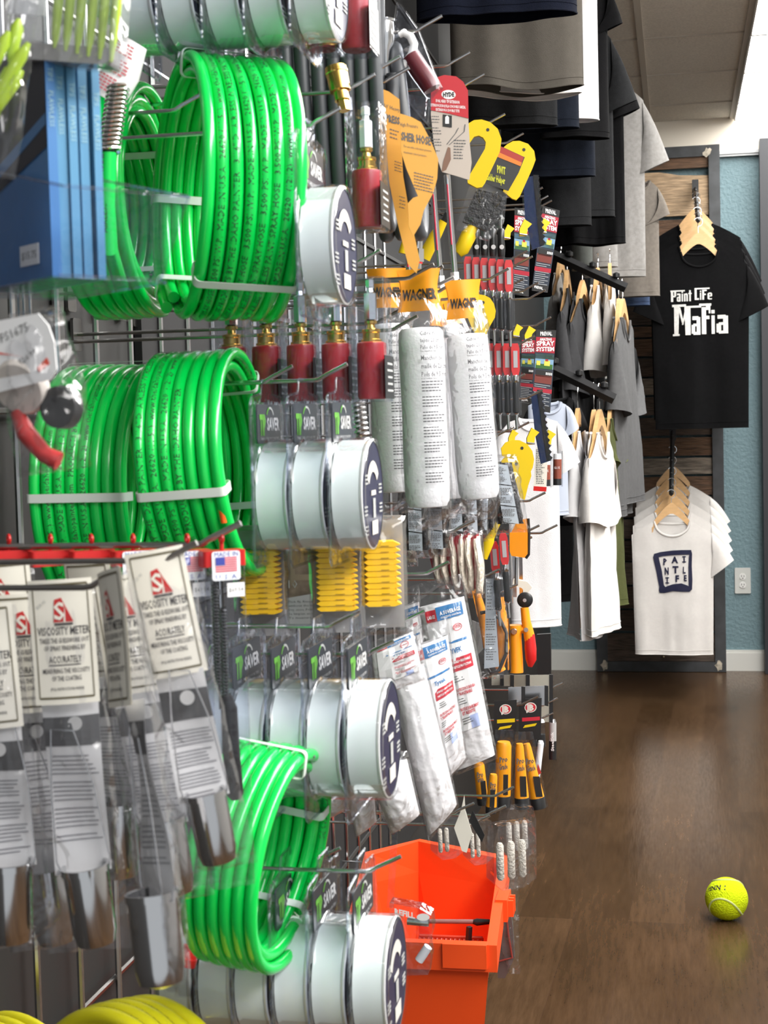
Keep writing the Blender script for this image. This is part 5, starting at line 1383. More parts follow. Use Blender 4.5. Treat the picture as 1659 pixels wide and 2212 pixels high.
# saw cards
M_SAW = mat('navy_saw', (0.015, 0.03, 0.09), 0.3)
for lb, pts, Y in (('dark blue saw blade card leaning before the upper spray boxes', [(1130, 385), (1160, 378), (1166, 440), (1175, 530), (1150, 540), (1134, 470)], 2.02), ('navy saw blade card slanting below the lower spray box', [(1147, 852), (1168, 842), (1178, 905), (1190, 995), (1168, 1002), (1156, 940)], 2.16)):
    f = Flat('saw_blade_card', lb, 'saw blade', pts, Y, 0)
    f.poly('blade_card', pts, M_SAW, 0.001)
    (xa, ya), (xb, yb) = pts[1], pts[3]
    tp = [(xa, ya)]
    for k in range(12):
        a = (k + 0.5) / 12; c = (k + 1) / 12
        tp.append((xa + (xb - xa) * a + 5, ya + (yb - ya) * a)); tp.append((xa + (xb - xa) * c - 1, ya + (yb - ya) * c))
    tp += [(xb - 8, yb), (xa - 8, ya)]
    f.poly('toothed_edge', tp, M_BLKPL, 0.0008, y=-0.0012)
    f.poly('clear_sleeve', [(x + (3 if x > 1150 else -3), y) for x, y in pts], M_SHELL, 0.004)
# small yellow bent clips
for k, (x, y, s, lb, Y) in enumerate(((1134, 494, 1.0, 'small yellow clip right of the black handled drivers', 2.0), (1098, 503, 0.9, 'small yellow clip among the driver packs', 1.95), (1176, 490, 0.9, 'small yellow clip against the red title panel', 2.2), (1144, 722, 0.9, 'small yellow clip left of the lower spray box', 2.1),
                                    (1150, 944, 1.0, 'small yellow clip above the two glue tubes', 2.1), (1186, 948, 1.0, 'small yellow clip right of the navy saw blade', 2.2), (1118, 716, 0.8, 'small dull yellow clip beside the middle knives', 2.05), (1108, 944, .8, 'small yellow clip above the pair of yellow hooks', 1.95))):
    f = Flat('spring_clip', lb, 'clip', [(x - 14, y - 18), (x + 14, y + 18)], Y, R(15), 'small yellow clips')
    f.poly('yellow_jaw', [(x - 2 * s, y - 20 * s), (x + 14 * s, y - 10 * s), (x + 5 * s, y), (x + 3 * s, y + 16 * s), (x - 12 * s, y + 17 * s), (x - 12 * s, y + 2 * s)], M_YEL, 0.006)
    f.tube('wire_spring', [(x - 12 * s, y + 12 * s), (x + 4 * s, y + 14 * s)], 2, M_STEEL, y=-0.004, n=6)
# glue tubes and receipt card
for x, y0, y1, lb, Y in ((1204, 980, 1048, 'brown labelled glue tube with white cap, rightmost of the rack', 2.36), (1180, 992, 1050, 'brown labelled glue tube left of the rightmost one', 2.26)):
    f = Flat('glue_tube', lb, 'glue tube', [(x, y0), (x, y1)], Y)
    f.tube('white_cap', [(x, y0), (x, y0 + 12)], [8, 9], M_WHITE); f.tube('tube_label', [(x, y0 + 12), (x, y1 - 14)], 9, mat('rust_label', (0.28, 0.06, 0.03), 0.4)); f.tube('dark_base', [(x, y1 - 14), (x, y1)], 9, M_BLKPL)
    f.tube('clear_pack', [(x, y0 - 6), (x, y1 + 3)], 11.5, M_CLR)
    b = MB(); f.wr(b, 'EPOXY' if False else 'GLUE', x, (y0 + y1) / 2 - 4, 5, 12, y=-0.0078); b.build('tube_print', M_WHITE, f.t, smooth=False)
f = Flat('price_list_card', 'white printed card with a red foot behind the navy saw blade', 'card', [(1154, 966), (1182, 1062)], 2.2)
f.poly('card_sheet', [(1158, 966), (1184, 968), (1180, 1062), (1152, 1060)], M_CREAM); b = MB(); f.lines(b, 1158, 970, 1178, 1046, 20, 1.6, seed=9); f.polymb(b, [(1152, 1060), (1180, 1062), (1181, 1052), (1153, 1050)], -0.001, 1)
b.build('card_print', [M_INK, M_RED], f.t, smooth=False)

# ---- bagged straps with grey labels
M_STRAP = mat('black_strap', (0.02, 0.02, 0.022), 0.5, bump=0.3, bscale=300)
M_GLAB = mat('pale_blue_label', (0.42, 0.47, 0.52), 0.5)
BG_ = [(880, 1050, 28, 1.50, 4, 'grey labelled strap bag just right of the white can'), (920, 1046, 30, 1.53, 6, 'grey labelled strap bag under the frontmost roller cover'), (966, 1008, 24, 1.56, 8, 'grey labelled strap bag, left of the two under the leaning roller cover'), (998, 1012, 26, 1.59, 6, 'grey labelled strap bag, right of the two under the leaning roller cover'), (1032, 1005, 22, 1.62, -4, 'grey labelled strap bag between the roller cover and the curling one'), (1062, 1000, 32, 1.64, 24, 'grey labelled strap bag curling past the yellow hooks')]
for x, y, w, Y, ln, lb in BG_:
    f = Flat('strap_bag', lb, 'bagged strap', [(x, y), (x + w, y + 140)], Y, R(10), 'clear bags of black straps')
    H = 134 if x < 1060 else 126
    mb = pillow(m_(Y, w + 26), m_(Y, H + 8), 0.020, x % 7, 0.003, curve=lambda v, ln=ln, Y=Y: m_(Y, ln * v), fl=0.4)
    for q in range(4):
        mb.tube([f.loc(x - 12 + 14 * q, y - 2 + 6 * (q % 2), -0.006), f.loc(x - 18 + 15 * q + ln * .3, y + 40, -0.010), f.loc(x - 8 + 14 * q + ln * .7, y + 90, -0.009), f.loc(x - 4 + 12 * q + ln, y + H, -0.004)], m_(Y, 5), 8)
    ob = mb.build('black_straps', M_STRAP, f.t, ang=75)
    # keep the strap body centred behind the label
    for v in ob.data.vertices[:19 * 27 * 2]:
        v.co += f.loc(x + w / 2, y, 0.008)
    for q, (a, c) in enumerate(((0, .34), (.36, .70), (.72, 1.0))):
        pts = [(x + ln * a, y + H * a), (x + w + ln * a, y + H * a + 4), (x + w + ln * c, y + H * c + 4), (x + ln * c, y + H * c)]
        f.poly('grey_label', pts, M_GLAB, 0.001, y=-0.017 - 0.001 * (q % 2))
    b = MB()
    for a in (.02, .38, .74):
        f.lines(b, x + ln * a + 2, y + H * a + 4, x + w + ln * a - 2, y + H * (a + .29), 10, 1.7, seed=int(a * 10) + x, y=-0.0190, gap=6)
    b.build('label_print', M_INK, f.t, smooth=False)
    pillow(m_(Y, w + 44), m_(Y, H + 44), 0.040, x % 13, 0.0030, curve=lambda v, ln=ln, Y=Y: m_(Y, ln * v)).build('clear_bag', M_BAG, f.t, loc=f.loc(x + w / 2, y - 18), ang=75)
# ---- cream pads in bags with red card edges
CP = [(886, 1187, 1215, 6), (938, 1168, 1262, 12), (956, 1148, 1264, 7), (975, 1162, 1276, 12), (994, 1158, 1285, 13), (1013, 1156, 1278, 3), (1032, 1158, 1284, 4)]
for k, (x, y0, y1, ln) in enumerate(CP):
    Y = 1.56 - 0.0 * k
    f = Flat('cream_pad', 'cream pad with a red edge, %s in the row' % ('rearmost, cut off by a clear bag,', 'second from the rear', 'third from the rear', 'fourth from the rear', 'third from the front', 'second from the front', 'frontmost')[k], 'bagged pad', [(x - 8, y0), (x + 8 + ln, y1)], Y, R(0), 'row of bagged cream pads')
    f.poly('red_card', [(x - 15, y0 + 4), (x - 2, y0 - 4), (x + 3 + ln, y1 - 18), (x - 9 + ln, y1 - 12)], mat('wine_red', (0.34, 0.008, 0.02), 0.4), 0.020, y=0.004)
    pillow(m_(Y, 15), m_(Y, y1 - y0), 0.03, k, 0.0010, curve=lambda v, ln=ln, Y=Y: m_(Y, ln * v + 2.5 * math.sin(v * 7 + ln)), fl=0.35).build('cream_pad', mat('cream_fleece', (0.86, 0.76, 0.62), 0.9, bump=0.4, bscale=300), f.t, loc=f.loc(x, y0), ang=75)
    pillow(m_(Y, 22), m_(Y, y1 - y0 + 22), 0.034, k + 5, 0.0012, curve=lambda v, ln=ln, Y=Y: m_(Y, ln * v), fl=0.3).build('clear_bag', M_BAG, f.t, loc=f.loc(x, y0 - 12), ang=75)
hook(1048, 1108, 1.62, 'long steel hook above the cream pads, upper of the pair', r=0.0018); hook(1025, 1124, 1.52, 'long steel hook above the cream pads, lower of the pair', r=0.0018)

# ---- coverall packs
M_TYV = mat('white_coverall', (0.84, 0.83, 0.84), 0.6, bump=0.5, bscale=45, var=0.03)
M_TBLUE = mat('label_blue', (0.02, 0.17, 0.42), 0.4); M_TRED = mat('label_red', (0.55, 0.02, 0.04), 0.4)
def coverall(label, q, Y, rz, seed, big=True, th=0.03, tyv='TYVEK', dim=1.0):
    f = Flat('coverall_pack', label, 'coverall pack', q, Y, rz, 'bagged white coveralls')
    (x0, y0), (x1, y1), (x2, y2), (x3, y3) = q
    def B(a, b): return (x0 + (x1 - x0) * a + (x3 - x0) * b + (x0 - x1 - x3 + x2) * a * b, y0 + (y1 - y0) * a + (y3 - y0) * b + (y0 - y1 - y3 + y2) * a * b)
    def L(a, b, y): p = B(a, b); return f.loc(p[0], p[1], y)
    def pf(u, v, sg):
        e = max(0, 1 - (2 * u - 1) ** 2) ** 0.45 * max(0, math.sin(PI * min(1, v * 0.96 + 0.02))) ** 0.35
        y = sg * th / 2 * e
        return L(u, v, y + 0.0022 * nz(u * 7 + seed, v * 12, sg * 2) * e)
    mb = MB(); mb.grid(lambda u, v: pf(u, v, -1), 16, 24); mb.grid(lambda u, v: pf(1 - u, v, 1), 16, 24); mb.build('folded_suit', M_TYV, f.t, ang=75)
    # printed label sheet following the front
    def fr(a, b, e=0.0012): p = pf(a, b, -1); return Vector((p.x, p.y - e, p.z))
    b = MB()
    def rect(a0, b0, a1, b1, mi, e=0.0012):
        n = 6
        for i in range(n):
            for j in range(n):
                aa, ab = a0 + (a1 - a0) * i / n, a0 + (a1 - a0) * (i + 1) / n; ba, bb = b0 + (b1 - b0) * j / n, b0 + (b1 - b0) * (j + 1) / n
                b.quad(fr(aa, bb, e), fr(ab, bb, e), fr(ab, ba, e), fr(aa, ba, e), mi)
    if big:
        rect(.10, .02, .93, .78, 0); rect(.12, .03, .35, .10, 2, .0016); rect(.36, .02, .93, .10, 1, .0016)
        rect(.30, .235, .90, .250, 1, .0018); rect(.42, .34, .93, .42, 2, .0018)
        W_, H_ = abs(x1 - x0) * m_(Y), abs(y3 - y0) * m_(Y)
        def T(s, a, bb, h, w, mi, e=0.0022): b.text(s, lambda x, y: fr(a + x / W_, bb - y / H_, e), h * H_, mi, w=w * W_, bold=0.03)
        T('LARGE', .235, .08, .02, .17, 0); T('A SOVERAGE', .66, .07, .022, .45, 0); T('CONTENTS CONTROL', .66, .09, .010, .45, 0); T('DUPONT', .75, .17, .022, .16, 2)
        T(tyv, .60, .31, .030, .30, 1); T('DURABLE + BREATHABLE', .68, .37, .014, .42, 0); T('PARTICLE PROTECTION', .68, .40, .014, .42, 0)
        T('PROTECCION DURADERA', .66, .54, .018, .44, 2); T('Y TRANSPIRABLE', .62, .565, .018, .36, 2); T('PROTEGE DURABLEMENT', .66, .66, .018, .44, 2); T('ET RESISTE', .62, .685, .018, .30, 2)
        for q_ in range(16):
            a = 2 * PI * q_ / 16; a2 = 2 * PI * (q_ + 1) / 16
            o_ = lambda aa, r: fr(.75 + math.cos(aa) * r / W_, .163 - math.sin(aa) * r * 0.8 / H_, .0020)
            b.quad(o_(a, .085 * W_), o_(a2, .085 * W_), o_(a2, .10 * W_), o_(a, .10 * W_), 2)
        for bb in (.445, .46, .475, .585, .60, .615, .705, .72, .735): rect(.44, bb, .44 + .12 + .2 * ((bb * 77) % 1), bb + .005, 3, .0018)
        rect(.62, .70, .82, .78, 4, .0016)
        b.build('printed_label', [M_WHITE, M_TBLUE, M_TRED, M_INK, mat('pale_blue_print2', (0.40, 0.48, 0.75), 0.5)], f.t, smooth=False)
    # bag, a little bigger
    def bagf(u, v, sg):
        uu, vv = -0.06 + 1.12 * u, -0.14 + 1.17 * v
        e = max(0, 1 - (2 * u - 1) ** 2) ** 0.5 * max(0, math.sin(PI * v)) ** 0.4
        return L(uu, vv, sg * (th / 2 + 0.004) * e + 0.0025 * nz(u * 9 + seed, v * 14, sg) * (0.3 + e))
    mb = MB(); mb.grid(lambda u, v: bagf(u, v, -1), 18, 26); mb.grid(lambda u, v: bagf(1 - u, v, 1), 18, 26); mb.build('clear_bag', M_BAG, f.t, ang=75)
    return f
coverall('rightmost coverall pack with the LARGE and blue band label fully readable', [(905, 1312), (1002, 1288), (1068, 1632), (985, 1664)], 1.54, R(6), 1)
coverall('coverall pack whose label is turned partly away beside the front can', [(880, 1400), (966, 1372), (1004, 1640), (945, 1700)], 1.42, R(16), 2, th=0.03, tyv='Tyvek')
coverall('coverall pack behind with only its red LARGE tab and blue edge showing', [(856, 1315), (905, 1300), (930, 1560), (880, 1580)], 1.62, R(10), 3)
coverall('fat white coverall pouch hanging lowest beside the front can', [(838, 1440), (915, 1432), (985, 1740), (925, 1805)], 1.36, R(10), 4, big=False, th=0.045)
coverall('white coverall pouch poking out below the front can', [(785, 1640), (878, 1640), (905, 1760), (845, 1800)], 1.30, R(10), 5, big=False, th=0.04)
coverall('white coverall pouch, second left below the front can', [(735, 1640), (800, 1640), (812, 1775), (770, 1806)], 1.32, R(10), 6, big=False, th=0.03)
coverall('white coverall pouch, leftmost, beside the low green coil', [(690, 1640), (748, 1640), (752, 1745), (712, 1765)], 1.34, R(10), 7, big=False, th=0.03)
coverall('coverall pack with blue and red corner tabs above the front can', [(805, 1400), (890, 1365), (915, 1470), (815, 1500)], 1.30, R(14), 8, big=True, th=0.012)
hook(917, 1320, 1.34, 'steel hook above the coverall packs', r=0.0017); hook(850, 1385, 1.22, 'thick steel hook pointing up before the coverall packs', r=0.0020)
hook(970, 1214, 1.44, 'steel hook below the cream pads, pushed into a clear bag', r=0.0018)

# ---- orange tools
M_OT = mat('tool_orange', (0.95, 0.33, 0.01), 0.35, coat=0.3)
f = Flat('caulk_tool', 'orange tool with a black wheel and a red grip, rightmost of the rack', 'hand tool', [(1095, 1280), (1160, 1460)], 1.95, 0)
u = m_(1.95)
MB().lathe([(3 * u, -6 * u), (14 * u, -6 * u), (17 * u, -4 * u), (17 * u, 4 * u), (14 * u, 6 * u), (3 * u, 6 * u)], 28, f.loc(1134, 1296), ax=1).build('black_wheel', M_BLKPL, f.t)
MB().lathe([(4 * u, -1 * u), (4 * u, 1 * u)], 16, f.loc(1134, 1296, -6.5 * u), ax=1).build('wheel_hub', M_CHROME, f.t)
f.tube('orange_arm', [(1133, 1312), (1136, 1340), (1143, 1372), (1144, 1385)], [9, 10, 12, 11], M_OT); f.tube('red_grip', [(1144, 1370), (1146, 1400), (1147, 1425), (1145, 1440)], [11, 13, 12, 5], M_RED)
f.tube('orange_barrel', [(1112, 1350), (1113, 1380), (1115, 1425), (1115, 1452)], [16, 14, 15, 16], M_OT, n=20)
f.tube('cross_piece', [(1098, 1362), (1142, 1360)], 8, M_OT); f.tube('steel_bolt', [(1138, 1358, -0.006), (1138, 1358, -0.011)], 5, M_CHROME)
MB().lathe([(6 * u, 0), (7 * u, 1.5 * u), (4 * u, 3 * u)], 16, f.loc(1112, 1362, -16 * u - 0.002), ax=1).build('face_screw', M_STEEL, f.t)
f = Flat('caulk_tool', 'long orange tool slanting behind the grey labelled strap pack', 'hand tool', [(1025, 1290), (1090, 1440)], 1.86, 0)
f.tube('orange_grip', [(1080, 1290), (1084, 1330), (1088, 1400), (1080, 1440)], [10, 11, 13, 9], M_OT); f.tube('orange_blade', [(1030, 1280), (1042, 1330), (1050, 1400)], [7, 10, 6], M_OT)
f.tube('black_wheel_edge', [(1080, 1285), (1092, 1282), (1100, 1296), (1096, 1312), (1086, 1318)], 5, M_BLKPL)
f.tube('loop_cord', [(1040, 1322), (1060, 1318), (1082, 1335), (1096, 1365), (1095, 1410), (1080, 1445), (1062, 1450), (1048, 1430)], 4, M_BLKPL, y=-0.01)
f = Flat('caulk_tool', 'orange scraper handle crossing behind the looped black cord', 'hand tool', [(1020, 1290), (1060, 1450)], 1.90, 0)
f.poly('orange_handle', [(1020, 1275), (1034, 1272), (1050, 1320), (1048, 1345), (1032, 1330)], M_OT, 0.008); f.tube('orange_shaft', [(1052, 1380), (1068, 1420), (1085, 1450)], [8, 12, 9], M_OT); f.poly('steel_blade', [(1020, 1340), (1044, 1350), (1046, 1400), (1026, 1420)], M_STEEL, 0.002)
f = Flat('caulk_tool', 'black cased cutter with an orange stripe left of the orange barrel', 'hand tool', [(1085, 1320), (1100, 1450)], 1.93, 0)
f.poly('black_case', [(1088, 1330), (1100, 1328), (1104, 1450), (1090, 1456)], M_BLKPL, 0.010); f.poly('orange_stripe', [(1096, 1335), (1099, 1335), (1101, 1445), (1098, 1446)], M_OT, 0.001, y=-0.006)
f = Flat('strap_bag', 'grey labelled strap pack hanging before the orange tools', 'bagged strap', [(1045, 1330), (1076, 1442)], 1.82, R(6), 'clear bags of black straps')
f.poly('grey_label', [(1050, 1250), (1066, 1250), (1078, 1440), (1046, 1444)], M_GLAB); b = MB(); f.lines(b, 1050, 1335, 1072, 1432, 18, 1.6, seed=5, gap=6); f.lines(b, 1052, 1256, 1066, 1320, 9, 1.6, seed=8); b.build('label_print', M_INK, f.t, smooth=False)
pillow(m_(1.82, 70), m_(1.82, 230), 0.02, 3, 0.002).build('clear_bag', M_BAG, f.t, loc=f.loc(1060, 1240), ang=75)
f = Flat('orange_pouch', 'flat orange pouch with dark rim beside the white shirt', 'pouch', [(1100, 1145), (1142, 1205)], 1.92, 0)
f.poly('pouch_body', [(1102, 1150), (1140, 1148), (1140, 1196), (1134, 1204), (1106, 1200), (1102, 1190)], M_OT, 0.012); f.tube('dark_rim', [(1141, 1120), (1143, 1150), (1142, 1198), (1136, 1206)], 3, M_BLKPL); f.poly('pouch_flap', [(1118, 1124), (1138, 1120), (1140, 1150), (1104, 1152)], M_OT, 0.008)
f.tube('steel_stem', [(1116, 1204), (1115, 1262)], 4, M_STEEL)
f = Flat('ruler_blade_card', 'clear card holding slim silver rulers above the orange tools', 'ruler', [(1085, 1215), (1150, 1290)], 1.98, 0)
for k, x in enumerate((1092, 1106, 1120)): f.poly('silver_rule', [(x, 1200), (x + 8, 1200), (x + 10, 1290), (x + 2, 1290)], M_CHROME, 0.0008, y=0.001 * k)
f.poly('cream_holder', [(1110, 1250), (1140, 1256), (1150, 1268), (1138, 1284), (1128, 1270), (1108, 1262)], M_CREAM, 0.003, y=-0.002)
for (px, py, Y, lb) in ((1178, 1064, 2.05, 'steel hook over the white shirt, uppermost of four'), (1204, 1134, 2.12, 'steel hook over the white shirt, longest of four'), (1165, 1135, 2.0, 'steel hook over the white shirt, tip before the longest'), (1149, 1160, 1.95, 'steel hook at the orange pouch'),
                      (1118, 1262, 1.9, 'steel hook through the silver rulers'), (1079, 1230, 1.8, 'steel hook beside the red knives low down')):
    hook(px, py, Y, lb, r=0.0016)

# ---- far lower end: mirror cards, glue cards
M_MIR = mat('pale_gold_plate', (0.62, 0.58, 0.48), 0.22, 0.8)
for k, (x0, y0, x1, y1, Y, lb) in enumerate(((1062, 1458, 1080, 1480, 2.0, 'shiny plate card, leftmost upper'), (1086, 1458, 1102, 1482, 2.05, 'shiny plate card, second upper'), (1104, 1458, 1136, 1484, 2.1, 'shiny plate card, third upper beside the orange barrel'), (1144, 1458, 1186, 1560, 2.2, 'shiny plate card, widest at the rack end'), (1098, 1484, 1126, 1524, 1.96, 'silver plate card, left of the lower pair'), (1132, 1482, 1176, 1524, 2.0, 'silver plate card, right of the lower pair'))):
    f = Flat('plate_card', lb + ' above the glue cards', 'card', [(x0, y0), (x1, y1)], Y, R(8), 'shiny plate cards')
    f.poly('plate', [(x0, y0), (x1, y0), (x1, y1), (x0, y1)], M_MIR if k < 4 else M_STEEL, 0.0015); f.poly('black_edge', [(x1, y0 - 1), (x1 + 8, y0), (x1 + 8, y1 + 2), (x1, y1)], M_BLKPL, 0.004)
f = Flat('black_divider', 'tall black divider post at the far end of the rack', 'post', [(1182, 1376), (1192, 1650)], 2.40, 0)
f.poly('post', [(1160, 1370), (1190, 1368), (1192, 1560), (1189, 1560), (1189, 1460), (1162, 1460)], M_BLKPL, 0.010)
for k, (x, y, Y, lb) in enumerate(((1092, 1532, 1.92, 'black glue card with a round red emblem, left'), (1146, 1528, 1.98, 'black glue card with a round red emblem, right'))):
    f = Flat('glue_card', lb + ' of the two', 'card', [(x - 25, y - 20), (x + 25, y + 80)], Y, R(6), 'black glue cards')
    f.poly('card_sheet', [(x - 24, y - 18), (x + 24, y - 20), (x + 22, y + 70), (x - 26, y + 70)], M_BLKPL)
    b = MB(); f.polymb(b, [(x + 13 * math.cos(a), y + 11 * math.sin(a)) for a in [2 * PI * q / 20 for q in range(20)]][::-1], -0.0008, 0)
    f.polymb(b, [(x + 11 * math.cos(a), y + 9 * math.sin(a)) for a in [2 * PI * q / 20 for q in range(20)]][::-1], -0.0010, 1)
    f.wr(b, 'JB', x, y, 13, 15, y=-0.0012, mi=0, bold=0.06); f.polymb(b, [(x - 18, y + 30), (x + 20, y + 28), (x + 20, y + 20), (x - 18, y + 22)], -0.0008, 1 if k else 2)
    f.polymb(b, [(x - 16, y + 44), (x + 10, y + 40), (x + 14, y + 34), (x - 12, y + 38)], -0.0008, 2)
    b.build('card_print', [mat('logo_white', (0.7, 0.65, 0.6), 0.4), M_TRED, M_YEL], f.t, smooth=False)
for k, (pts, r, lb, Y) in enumerate(((((1150, 1562), (1152, 1612)), 9, 'clear capped glue syringe, left of two', 2.0), (((1168, 1560), (1170, 1612)), 9, 'clear capped glue syringe, right of two', 2.05), (((1168, 1606), (1160, 1680), (1158, 1690)), 7, 'white glue tube slanting down with a red end', 2.0), (((1194, 1560), (1194, 1640)), 8, 'slim grey can with upright white lettering at the rack end', 2.35))):
    f = Flat('glue_tube', lb, 'glue tube', [p for p in pts], Y, 0, None)
    P = list(pts); a, c = P[0], P[-1]; mid = ((a[0] + c[0]) / 2, (a[1] + c[1]) / 2)
    f.tube('tube_body', [a, mid], r, mat('satin_grey_can', (0.42, 0.42, 0.42), 0.3) if k == 3 else (M_WHITE if k == 2 else M_SHELL), n=16)
    f.tube('tube_end', [mid, c], r * 1.02, M_BLKPL if k != 2 else M_WHITE, n=16)
    f.tube('tube_cap', [(a[0], a[1] - 6), a], [r * 0.7, r], M_WHITE if k != 3 else M_STEEL, n=16)
    if k == 2: f.poly('red_mark', [(1163, 1648), (1170, 1668), (1158, 1676)], M_RED, 0.001, y=-0.0046)
    if k == 3:
        b = MB(); o_ = f.loc(1194, 1600, -0.0060); b.text('SteelStik', lambda x, y: o_ + Vector((-y, 0, x)), 0.0042, w=0.03, bold=0.03, y0=-0.002); b.build('can_print', M_WHITE, f.t, smooth=False)
# yellow and black tubes
M_TY = mat('tube_amber', (0.72, 0.28, 0.006), 0.4)
def ytube(label, top, bot, wt, wb, Y, txt=True):
    f = Flat('adhesive_tube', label, 'adhesive tube', [top, bot], Y, 0, 'yellow and black adhesive tubes')
    (xa, ya), (xb, yb) = top, bot
    I = lambda q: (xa + (xb - xa) * q, ya + (yb - ya) * q)
    f.tube('tube_body', [I(0), I(.06), I(.5), I(.83)], [wt * .8, wt, (wt + wb) / 2, wb], M_TY, n=20)
    f.tube('tube_cap', [I(.83), I(.84), I(1)], [wb, wb * 1.03, wb * .98], M_BLKPL, n=20)
    cx_, cy_ = I(.64); s = (xb - xa) / (yb - ya)
    f.poly('black_panel', [(cx_ - wb * .1, cy_ - 22), (cx_ + wb * .75, cy_ - 22), (cx_ + wb * .75 + 36 * s, cy_ + 22), (cx_ - wb * .1 + 36 * s, cy_ + 22)], M_BLACK, 0.0004, y=-m_(Y, wb) * 0.96)
    b = MB()
    for q, tx_ in ((.25, 'Pro'), (.36, 'Grade')):
        c = I(q); f.wr(b, tx_, c[0] + 2, c[1], 12, wb * 1.1, y=-m_(Y, (wt + wb) / 2) - 0.0002, slope=0.2, bold=0.03)
    b.build('tube_print', M_INK, f.t, smooth=False)
    f.poly('clear_card', [(xa - wt - 3, ya - 22), (xa + wt + 3, ya - 22), (xb + wb + 2, yb), (xb - wb - 2, yb)], M_SHELL, 0.002, y=m_(Y, wb) * 0.9)
ytube('yellow and black tube, leaning most, rightmost of the tubes', (1137, 1606), (1164, 1746), 9, 17, 1.86)
ytube('yellow and black tube, second from the right among the tubes', (1122, 1606), (1128, 1746), 9, 16, 1.82)
ytube('yellow and black tube, upright at the middle of the tubes', (1088, 1602), (1086, 1742), 17, 17, 1.80)
ytube('yellow and black tube peeping out beside the coverall pack', (1034, 1648), (1044, 1738), 12, 13, 1.78)
ytube('yellow and black tube hanging lower between its neighbours', (1066, 1672), (1060, 1756), 9, 12, 1.74)
for (px, py, Y, lb) in ((1110, 1700, 1.72, 'steel hook in front of the yellow and black tubes'), (1093, 1741, 1.66, 'steel hook over the clear roller packs, tip pointing right'), (1024, 1735, 1.58, 'steel hook through the folded card'), (1058, 1762, 1.62, 'steel hook left of the roller packs'), (1162, 1505, 1.95, 'dark hook above the right black glue card'), (1205, 1508, 2.2, 'steel hook poking past the rack end, middle'), (1195, 1540, 2.2, 'steel hook poking past the rack end, lowest'), (1216, 1475, 2.3, 'thin steel hook poking past the rack end, highest'),
                      (955, 34, 1.305, 'topmost steel hook, empty, beside the nozzle pack'), (1015, 113, 1.47, 'empty steel hook in front of the taupe shirt'), (1046, 160, 1.585, 'steel hook holding the red headed card'), (1091, 246, 1.78, 'steel hook holding the larger yellow ladder hook'), (1131, 288, 1.99, 'steel hook holding the smaller yellow ladder hook'),
                      (1172, 405, 2.25, 'short steel hook above the upper spray boxes, first of three'), (1184, 423, 2.35, 'short steel hook above the upper spray boxes, second of three'), (1192, 433, 2.45, 'short steel hook above the upper spray boxes, third of three'),
                      (865, 122, 1.24, 'steel hook before the chrome spray cup'), (884, 146, 1.27, 'steel hook across the nozzle pack'), (1139, 541, 1.95, 'steel hook before the upper spray boxes, shorter'), (1150, 554, 1.98, 'steel hook before the upper spray boxes, longer'), (1099, 580, 1.72, 'long steel hook across the upper red knives'),
                      (1131, 602, 1.95, 'steel hook below the blue saw card'), (1163, 610, 2.05, 'steel hook at the foot of the upper spray box'), (1178, 626, 2.1, 'steel hook at the foot of the upper spray box, lower one'), (1190, 685, 2.15, 'steel hook above the lower spray boxes'), (1155, 726, 2.0, 'steel hook through the small yellow clip'), (1134, 808, 1.95, 'steel hook under the middle red knives'), (1143, 912, 1.95, 'steel hook under the black knife handles'), (1110, 922, 1.85, 'steel hook left of the knife shanks'), (1172, 842, 2.1, 'steel hook holding the navy saw blade')):
    hook(px, py, Y, lb, mt=M_DSTEEL if 'dark' in lb else None, r=0.0015)
# clear roller packs
def rpack(label, q, Y, n=3):
    f = Flat('mini_roller_pack', label, 'blister pack', q, Y, R(30), 'clear packs of small rollers')
    x0, y0 = q[0]; x1, y1 = q[1]; w = x1 - x0; h = y1 - y0
    f.poly('clear_box', [(x0 + w * .1, y0), (x1 - w * .1, y0), (x1, y0 + h * .25), (x1, y1 - h * .12), (x1 - w * .3, y1), (x0 + w * .2, y1), (x0, y1 - h * .15), (x0, y0 + h * .25)], M_BAG, 0.022)
    for k in range(n):
        x = x0 + w * (.22 + .26 * k)
        f.tube('small_roller', [(x, y0 + h * .30), (x, y0 + h * .34), (x + 2, y1 - h * .16), (x + 2, y1 - h * .12)], [w * .06, w * .10, w * .10, w * .06], mat('cream_nap', (0.60, 0.56, 0.49), 0.9, bump=0.5, bscale=300), n=14)
    f.tube('clear_rib', [(x1 - w * .2, y0 + 10), (x1 - w * .2, y1 - 6)], 3, M_CLR, y=-0.011, n=8)
rpack('clear pack of cream mini rollers behind the orange bucket, nearest the wood floor', [(1062, 1776), (1148, 1914)], 1.72, 3)
rpack('clear pack of cream mini rollers hanging higher behind the front one', [(1086, 1742), (1148, 1850)], 1.80, 3)
rpack('clear pack of rollers partly hidden by the orange bucket rim', [(940, 1762), (990, 1850)], 1.66, 2)
rpack('clear pack of rollers between the folded card and the front pack', [(1010, 1770), (1056, 1862)], 1.68, 2)
f = Flat('folded_card', 'folded white and black card on a hook above the orange bucket', 'card', [(980, 1722), (1050, 1840)], 1.60, 0)
f.poly('white_flap', [(1003, 1718), (1005, 1750), (1020, 1800), (1008, 1842), (998, 1838), (981, 1788), (996, 1750)], M_CREAM, 0.001); f.poly('black_flap', [(1020, 1752), (1046, 1806), (1040, 1822), (1012, 1775)], M_BLKPL, 0.001, y=0.004)
